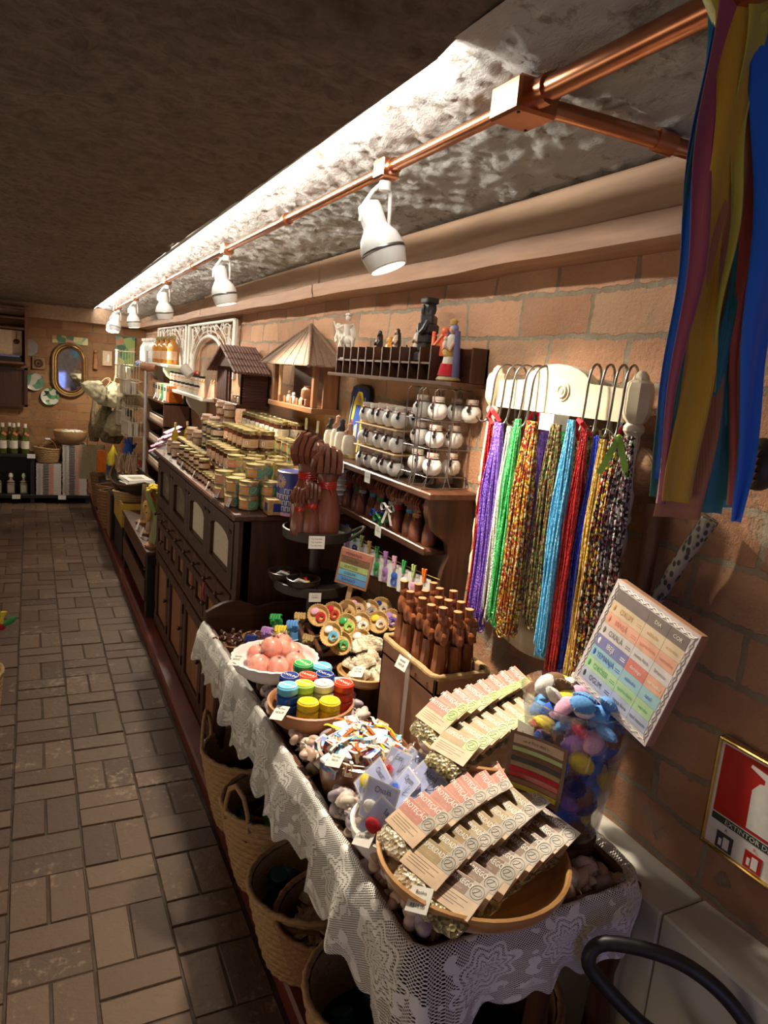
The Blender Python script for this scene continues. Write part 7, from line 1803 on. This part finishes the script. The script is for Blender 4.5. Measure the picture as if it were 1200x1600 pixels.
# wire racks
def wire():
    root = empty('wire_display'); mb = MB('cream_wood')
    for k in range(3):
        z = .0+k*.13; mb.tube([(0, 0, z), (.15, 0, z), (.15, .3, z), (0, .3, z)], .004, 5, closed=True)
    for k in range(6): mb.tube([(0, .05*k+.02, 0), (0, .05*k+.02, .27)], .003, 5); mb.tube([(.025*k+.01, 0, 0), (.025*k+.01, 0, .27)], .003, 5)
    mb.build('wire_frame', root)
    mb = MB('label_pale'); mb.box(.03, .03, 0, .06, .27, .13, .003); mb.box(.08, .03, 0, .12, .27, .11, .003); mb.build('filled_pocket', root); return root
for k, (x, y, z, l) in enumerate(((.76, 6.75, .88, 'lower cream wire rack pocket, near the dark shelf unit'), (.74, 7.15, .95, 'lower cream wire rack pocket, farther left'), (.76, 6.95, 1.25, 'middle cream wire rack pocket below the mugs'), (.74, 7.2, 1.38, 'top cream wire rack pocket beside the pale jars'))):
    put('wire', wire, (x, y, z), (0, 0, 0), l, 'wire rack')
mb = MB('white_metal'); mb.tube([(0, 0, 0), (0, 0, 1.6)], .014, 10); mb.lathe([(0, 0), (.10, 0), (.10, .012), (0, .014)], 20); tag(mb.build('rack_pole', loc=(.945, 6.86, .06)), 'grey pole holding the cream wire rack pockets', 'pole')
pm('flag_yellow', (.65, .45, .05), None, .5)
for k in range(4):
    mb = MB('flag_yellow' if k % 2 else 'ink'); mb.box(-.02, -.02, 0, .02, .02, .06, .004); tag(mb.build('small_toy', loc=(.80+.03*(k % 2), 6.8+.07*k, 1.06)), '%s little box peeping from the lower wire rack, place %s' % ('yellow' if k % 2 else 'black', ['one', 'two', 'three', 'four'][k]), 'box')
# burlap bags and hats
pm('burlap', (.44, .37, .22), (.34, .27, .15), .9, scale=120, bump=.6, bdist=.003); pm('canvas_cream', (.66, .62, .42), (.56, .52, .33), .85, scale=60, bump=.4, bdist=.003); pm('burlap_dark', (.24, .18, .10), (.15, .11, .06), .9, scale=50, bump=.6, bdist=.005)
def sack(mat, w, h, d, seed):
    mb = MB(mat)
    def fn(u, v):
        a = 2*pi*u; q = .35+.65*sin(min(1, v*1.25)*pi/2)
        if v > .8: q *= 1-.25*(v-.8)/.2
        f_ = 1+.22*noise.noise((cos(a)*2.0+seed, sin(a)*2.0, v*3))+.12*noise.noise((cos(a)*5+seed, sin(a)*5, v*7))+.07*sin(a*9+v*4+2*sin(v*6))*(1-.5*v)
        return (w/2*cos(a)*q*f_, d/2*sin(a)*q*f_, -h*v)
    mb.surf(fn, 64, 34, closeu=True); mb.lathe([(0, 0), (w*.175, 0)], 10); mb.tube(smooth([(-w*.12, 0, -.02), (-w*.10, 0, .05), (0, .01, .08), (w*.10, 0, .05), (w*.12, 0, -.02)]), .006, 6)
    return mb
for k, (x, y, z, w, h, d, m_, l, rot) in enumerate(((.62, 7.30, 1.31, .26, .17, .22, 'canvas_cream', 'cream canvas hat, leftmost of the hanging bundle in the back corner', (0, 42, 0)), (.75, 7.4, 1.33, .24, .24, .24, 'canvas_cream', 'cream canvas bag hanging at the centre of the back corner bundle', (0, 10, 0)), (.83, 7.42, 1.30, .26, .24, .2, 'burlap', 'tan cloth bag at the right of the hanging bundle', (0, -25, 0)),
    (.66, 7.5, 1.10, .22, .32, .2, 'burlap_dark', 'brown burlap bag hanging low on the left of the back corner', (0, 6, 0)), (.78, 7.45, 1.06, .34, .24, .24, 'burlap', 'wide burlap bag hanging low in the middle of the back corner', (0, -6, 0)), (.74, 7.6, .98, .22, .26, .2, 'burlap_dark', 'dark burlap bag lowest in the back corner bundle', (0, 4, 0)), (.565, 7.6, 1.13, .10, .40, .1, 'burlap_dark', 'narrow brown cloth strip hanging at the left of the bundle', (0, 0, 0)))):
    o = sack(m_, w, h, d, k*3.1).build('cloth_bag', loc=(x, y, z), ang=80); o.rotation_euler = tuple(R_(a) for a in rot); tag(o, l, 'bag')
mb = MB('mid_wood'); mb.tube([(0, 0, 0), (0, 0, 1.38)], .02, 10); mb.tube([(-.16, 0, 1.28), (0, 0, 1.22), (.18, 0, 1.28)], .008, 8); mb.lathe([(0, 0), (.15, 0), (.15, .02), (0, .03)], 18); tag(mb.build('coat_tree', loc=(.86, 7.85, .06)), 'wooden coat stand carrying the bags in the back corner', 'coat stand')

# ================================================================ back wall
root = empty('low_black_shelf', (-1.3, 8.05, 0)); tag(root, 'low black shelf along the back wall with bottles and stacked magazines', 'shelf')
mb = MB('black_wood'); mb.box(0, 0, .06, 1.86, .30, .095, .003); mb.build('bottom_board', root)
mb = MB('black_wood'); mb.box(0, 0, .485, 1.33, .30, .515, .003); mb.build('top_board', root)
for x in (0, 1.29, 1.82, .6):
    mb = MB('black_wood'); mb.box(x, .01, 0, x+.04, .30, .06 if x > 1.5 else .485, .002); mb.build('leg', root)
mb = MB('black_wood'); mb.box(0, .28, .0, 1.86, .30, .5); mb.build('back_board', root)
for k, (x, z) in enumerate(((.0, .50), (-.14, .075), (.29, .070), (-.9, .5))):
    mb = MB(); tagmesh(mb, T(0, 0, 0, 90, 0, 0), .075, .045, ('', 'R$', '')); tag(mb.build('price_tag', loc=(x, 8.043, z)), 'white price label on the edge of the low black shelf, %s' % ['at the upper right', 'under the dark bottles', 'under the magazines', 'far left'][k], 'price tag')
def mag():
    root = empty('magazine'); mb = MB('paper_edge'); mb.box(-.118, 0, 0, .118, .28, .0145); mb.build('pages', root)
    mb = MB('cover_grey'); mb.box(-.12, -.002, .0145, .12, .28, .0165)
    for x0, x1, c in ((-.055, .0, 'ink'), (.005, .045, 'label_coral'), (-.10, -.08, 'card_grey')): mb.m(c).box(x0, -.003, .004, x1, -.0005, .011)
    mb.build('cover', root); return root
for x, n, l in ((.163, 19, 'left lower'), (.412, 31, 'right taller')):
    for k in range(n): put('mag', mag, (x+ru(-.003, .003), 8.055, .096+k*.0172), (0, 0, ru(-.6, .6)), 'white magazine %s from the bottom of the %s stack' % (ORD[k], l), 'magazine', 'magazines in the %s stack' % l)
r = basket('handled_basket', (.155, 8.17, .43), .10, .13, .15, 8, 20, .008, 'straw', 'straw handbag basket standing on the lower magazine stack', (), (0, 0, 0))
for s in (-1, 1):
    mb = MB('straw_brown'); mb.tube([(.08*cos(pi*k/10), s*.06, .14+.10*sin(pi*k/10)) for k in range(11)], .007, 8); mb.build('handle', r)
mb = MB('label_white'); mb.box(-.025, -.005, 0, .025, .005, .018, .003); tag(mb.build('white_tag', loc=(.155, 8.105, .668)), 'white tag clipped on the straw handbag', 'tag')
tag(round_bowl('straw', .165, .13, .55, thick=.01).build('wide_straw_bowl', loc=(.372, 8.16, .632)), 'wide straw bowl heaped with white pieces on the taller magazine stack', 'bowl')
for k in range(9):
    mb = MB('label_white'); mb.ell((0, 0, 0), (.05, .03, .012), 10, 5); o = mb.build('white_piece', loc=(.31+.02*k, 8.12+.02*(k % 3), .762+.006*(k % 2))); o.rotation_euler = (R_(ru(-20, 20)), R_(ru(-20, 20)), ru(0, 3)); tag(o, 'flat white piece heaped in the wide straw bowl', 'soap', 'white pieces in the straw bowl')
root = empty('burlap_tote', (.555, 7.70, .33)); tag(root, 'flat natural burlap tote bag hanging in front of the magazines', 'bag')
mb = MB('burlap')
mb.surf(lambda u, v: ((u-.5)*(.27-.03*v), -.012*sin(pi*u)+.006*sin(u*9+v*5), .35*v), 16, 16); mb.surf(lambda u, v: ((u-.5)*(.27-.03*v), .014*sin(pi*u)+.004, .35*v), 16, 16); mb.build('bag_body', root)
mb = MB('straw')
for y in (-.004, .008): mb.tube([(-.05, y, .34), (-.045, y, .42), (-.01, y, .50), (.02, y, .50), (.05, y, .42), (.055, y, .34)], .006, 6)
mb.build('handle', root)
def wine():
    root = empty('wine_bottle'); mb = MB('green_glass'); mb.lathe([(0, 0), (.036, 0), (.037, .005), (.037, .17), (.030, .195), (.014, .225), (.013, .28), (0, .28)], 18); band(mb, 'label_pale', .0375, .05, .13, 180, 360); mb.build('glass', root)
    mb = MB('label_pale'); mb.cyl(.016, .265, .305, 12); mb.build('stopper', root)
    mb = MB('label_coral'); mb.at(T(.016, -.034, .20, 0, 35, 0)).box(-.022, -.001, -.012, .022, .001, .012); mb.build('neck_tag', root); return root
for k, (x, y) in enumerate(((-.055, 8.12), (-.16, 8.13), (-.20, 8.18), (-.26, 8.12), (-.31, 8.18), (-.12, 8.20), (-.38, 8.13), (-.46, 8.15))):
    put('wine', wine, (x, y, .517), (0, 0, 0), 'green wine bottle on top of the low black shelf, number %s from the right' % ['one', 'two', 'four', 'five', 'six', 'three', 'seven', 'eight'][k], 'bottle')
def deco():
    root = empty('square_bottle'); mb = MB('old_glass'); mb.box(-.035, -.035, 0, .035, .035, .11, .006); mb.lathe([(.03, .11), (.038, .122), (.018, .14), (.014, .17), (0, .17)], 14); mb.m('label_grey' if 0 else 'card_grey').box(-.026, -.036, .015, .026, -.0352, .09); mb.build('glass', root)
    mb = MB('label_pale'); mb.lathe([(.018, .165), (.022, .19), (.012, .21), (0, .212)], 12); mb.build('stopper', root); return root
for k, x in enumerate((-.07, -.19, -.31, -.45, -.6)): put('deco', deco, (x, 8.14, .096), (0, 0, 0), 'squat square glass bottle on the black shelf bottom, number %s from the right' % ['one', 'two', 'three', 'four', 'five'][k], 'bottle')
# mirror in stadium frame
root = empty('oval_mirror', (.375, 8.365, 1.395)); tag(root, 'tall rounded wall mirror in a layered bronze frame on the back wall', 'mirror')
def stad(w, h, n=12):
    r_ = w; pts = []
    for k in range(n+1): a = pi*k/n; pts.append((r_*cos(a), (h-r_)+r_*sin(a)))
    for k in range(n+1): a = pi+pi*k/n; pts.append((r_*cos(a), -(h-r_)+r_*sin(a)))
    return pts
XZ = M(((1, 0, 0, 0), (0, 0, 1, 0), (0, 1, 0, 0), (0, 0, 0, 1)))
pm('bronze', (.34, .22, .10), (.24, .15, .07), .35, .6)
for w, h, t, m_, n_ in ((.165, .275, .014, 'bronze', 'outer_frame'), (.140, .250, .010, 'brass', 'middle_frame'), (.120, .230, .012, 'dark_wood', 'inner_frame')):
    mb = MB(m_); mb.tube([(x, 0, z) for x, z in stad(w, h)], t, 8, closed=True); mb.build(n_, root)
mb = MB('bronze'); mb.at(XZ).prism(stad(.165, .275), .0, .02); mb.build('backing', root)
mb = MB('mirror'); mb.at(XZ).prism(stad(.115, .225), -.006, .0); mb.build('mirror_glass', root)
pm('slate', (.24, .22, .20), (.20, .18, .16), .7)
mb = MB('slate'); mb.at(T(0, 0, 0, 90, 0, 0)).cyl(.088, 0, .015, 32, b=.003); tag(mb.build('round_slate', loc=(-.018, 8.38, 1.595)), 'plain grey round plate on the upper left of the back wall', 'plate')
collage('plate_green', ((.06, .16, .10), (.45, .42, .36), (.05, .12, .22), (.10, .22, .14), (.40, .38, .34)), 16); collage('plate_white', ((.55, .55, .48), (.04, .16, .06), (.02, .03, .03), (.10, .25, .08), (.5, .5, .45)), 26)
for x, z, r_, m_, l in ((.035, 1.245, .092, 'plate_green', 'round green and white spotted plate, left of the pair on the back wall'), (.182, 1.10, .09, 'plate_white', 'round green and white painted plate, lower right of the pair')):
    mb = MB(m_); mb.at(T(0, 0, 0, 90, 0, 0)).lathe([(0, .006), (r_*.6, .006), (r_*.95, .018), (r_, .02), (r_, .014), (r_*.6, 0), (0, 0)], 32); tag(mb.build('painted_plate', loc=(x, 8.385, z)), l, 'plate')
collage('print_parrot', ((.12, .30, .10), (.30, .40, .12), (.05, .12, .06), (.42, .20, .10), (.50, .45, .18), (.08, .25, .20)), 14)
for x0, z0, x1, z1, l in ((.20, 1.665, .55, 1.745, 'long green painted tile above the oval mirror'), (.83, 1.44, 1.03, 1.80, 'tall green painted panel of parrots in the back corner')):
    tag(MB('print_parrot').box(x0, 8.375, z0, x1, 8.39, z1, .003).build('painted_tile'), l, 'painting')
mb = MB('bronze'); mb.box(-.065, -.01, -.065, .065, .005, .065, .006); mb.m('dark_wood').tube([(.035*cos(a*pi/8), -.018, .035*sin(a*pi/8)) for a in range(16)], .009, 6, closed=True); mb.ell((0, -.015, 0), .016, 8, 6); tag(mb.build('square_plaque', loc=(.075, 8.385, 1.44)), 'small square bronze plaque with a round knob above the plates', 'plaque')
mb = MB('clay'); mb.tube([(0, 0, 0), (0, 0, .16)], [.025, .018], 8); mb.ell((0, 0, .18), .022, 8, 6); tag(mb.build('red_wall_figure', loc=(.625, 8.35, 1.43)), 'reddish carved figure hanging right of the oval mirror', 'wall ornament')
mb = MB('kraft'); mb.box(-.05, 0, 0, .05, .02, .16, .004); mb.m('label_white').ell((.01, -.004, .08), (.015, .006, .05), 8, 6); tag(mb.build('carved_wall_plaque', loc=(.745, 8.37, 1.47)), 'tan carved plaque with a white figure right of the oval mirror', 'wall ornament')
# left end: framed shelf with picture, dark cabinet
root = empty('wall_cabinet', (-1.3, 8.16, 0)); tag(root, 'tall wooden wall display box with a pale carved picture at the left edge', 'wall cabinet')
mb = MB('stick_wood'); mb.box(1.245, 0, 1.42, 1.275, .22, 1.99, .003); mb.build('side_board', root)
mb = MB('stick_wood'); 
for z in (1.42, 1.76, 1.86, 1.96): mb.box(0, .01, z, 1.245, .22, z+.02)
mb.build('shelf_board', root)
mb = MB('kraft'); mb.box(.9, .10, 1.50, 1.22, .11, 1.75, .002); mb.m('dark_wood').ell((1.17, .095, 1.64), (.03, .01, .025), 8, 6); mb.tube([(1.17, .095, 1.67), (1.17, .095, 1.74)], .003, 5); mb.build('pale_panel', root)
mb = MB('black_wood'); mb.box(.8, .03, 1.44, 1.22, .18, 1.485, .004); mb.m('row_violet').box(.85, .03, 1.485, 1.20, .16, 1.505, .004); mb.build('folded_cloths', root)
root = empty('dark_wall_panel', (-1.2, 8.30, .98)); tag(root, 'large dark framed wooden panel on the back wall at the left edge', 'panel')
mb = MB('dark_wood'); mb.box(0, 0, 0, 1.17, .05, .02); mb.box(1.14, 0, 0, 1.17, .05, .40); mb.box(0, 0, .38, 1.17, .05, .40); mb.build('frame', root); mb = MB('dark_wood'); mb.box(0, .03, .02, 1.14, .045, .38); mb.build('panel_board', root)
# basket with a felt star at the left edge, by the aisle
bb = basket('aisle_basket', (-.235, 3.06, 0), .09, .125, .30, 13, 24, .007, 'straw', 'straw basket at the left edge of the picture beside the aisle')
root = empty('felt_star', (-.128, 3.14, .50)); tag(root, 'yellow felt star flower with a smiling face and green leaf at the left edge', 'felt toy')
mb = MB('felt_yellow'); pts = []
for k in range(10): a = pi/2+pi*k/5; r_ = .045 if k % 2 == 0 else .024; pts.append((r_*cos(a), r_*sin(a)))
mb.at(T(0, 0, 0, 90, 0, 40)).prism(pts, -.008, .008); mb.at(T(0, 0, 0, 90, 0, 40)).m('ink').ell((-.008, .004, .0085), .002, 6, 4); mb.ell((.008, .004, .0085), .002, 6, 4); mb.tube([(-.006, -.006, .0085), (0, -.009, .0085), (.006, -.006, .0085)], .0008, 5); mb.build('star', root)
mb = MB('tape_green'); mb.ell((.045, 0, -.02), (.030, .006, .014), 12, 6, T(0, 0, 0, 0, -35, 0)); mb.m('felt_red').ell((.01, 0, -.045), (.02, .006, .014), 10, 6); mb.build('leaf', root)
mb = MB('tape_green'); mb.tube([(0, 0, -.05), (-.02, -.01, -.15), (-.06, -.04, -.30)], .003, 6); mb.build('stem', root)

# look-alikes in heaps: tell each by its place, counted from the front
def word_places():
    by = {}
    for o in COL.objects:
        if o.parent is None and o.get('label') and o.get('kind') != 'structure': by.setdefault(o['label'], []).append(o)
    for l, v in by.items():
        if len(v) > 1:
            v.sort(key=lambda o: (o.location - V((0, 0, 1.6))).length)
            for k, o in enumerate(v[:len(ORD)]):
                if len(l.split()) <= 13: o['label'] = '%s, %s nearest the front' % (l, ORD[k]) if len(l.split()) <= 12 else '%s, %s nearest' % (l, ORD[k])
word_places()
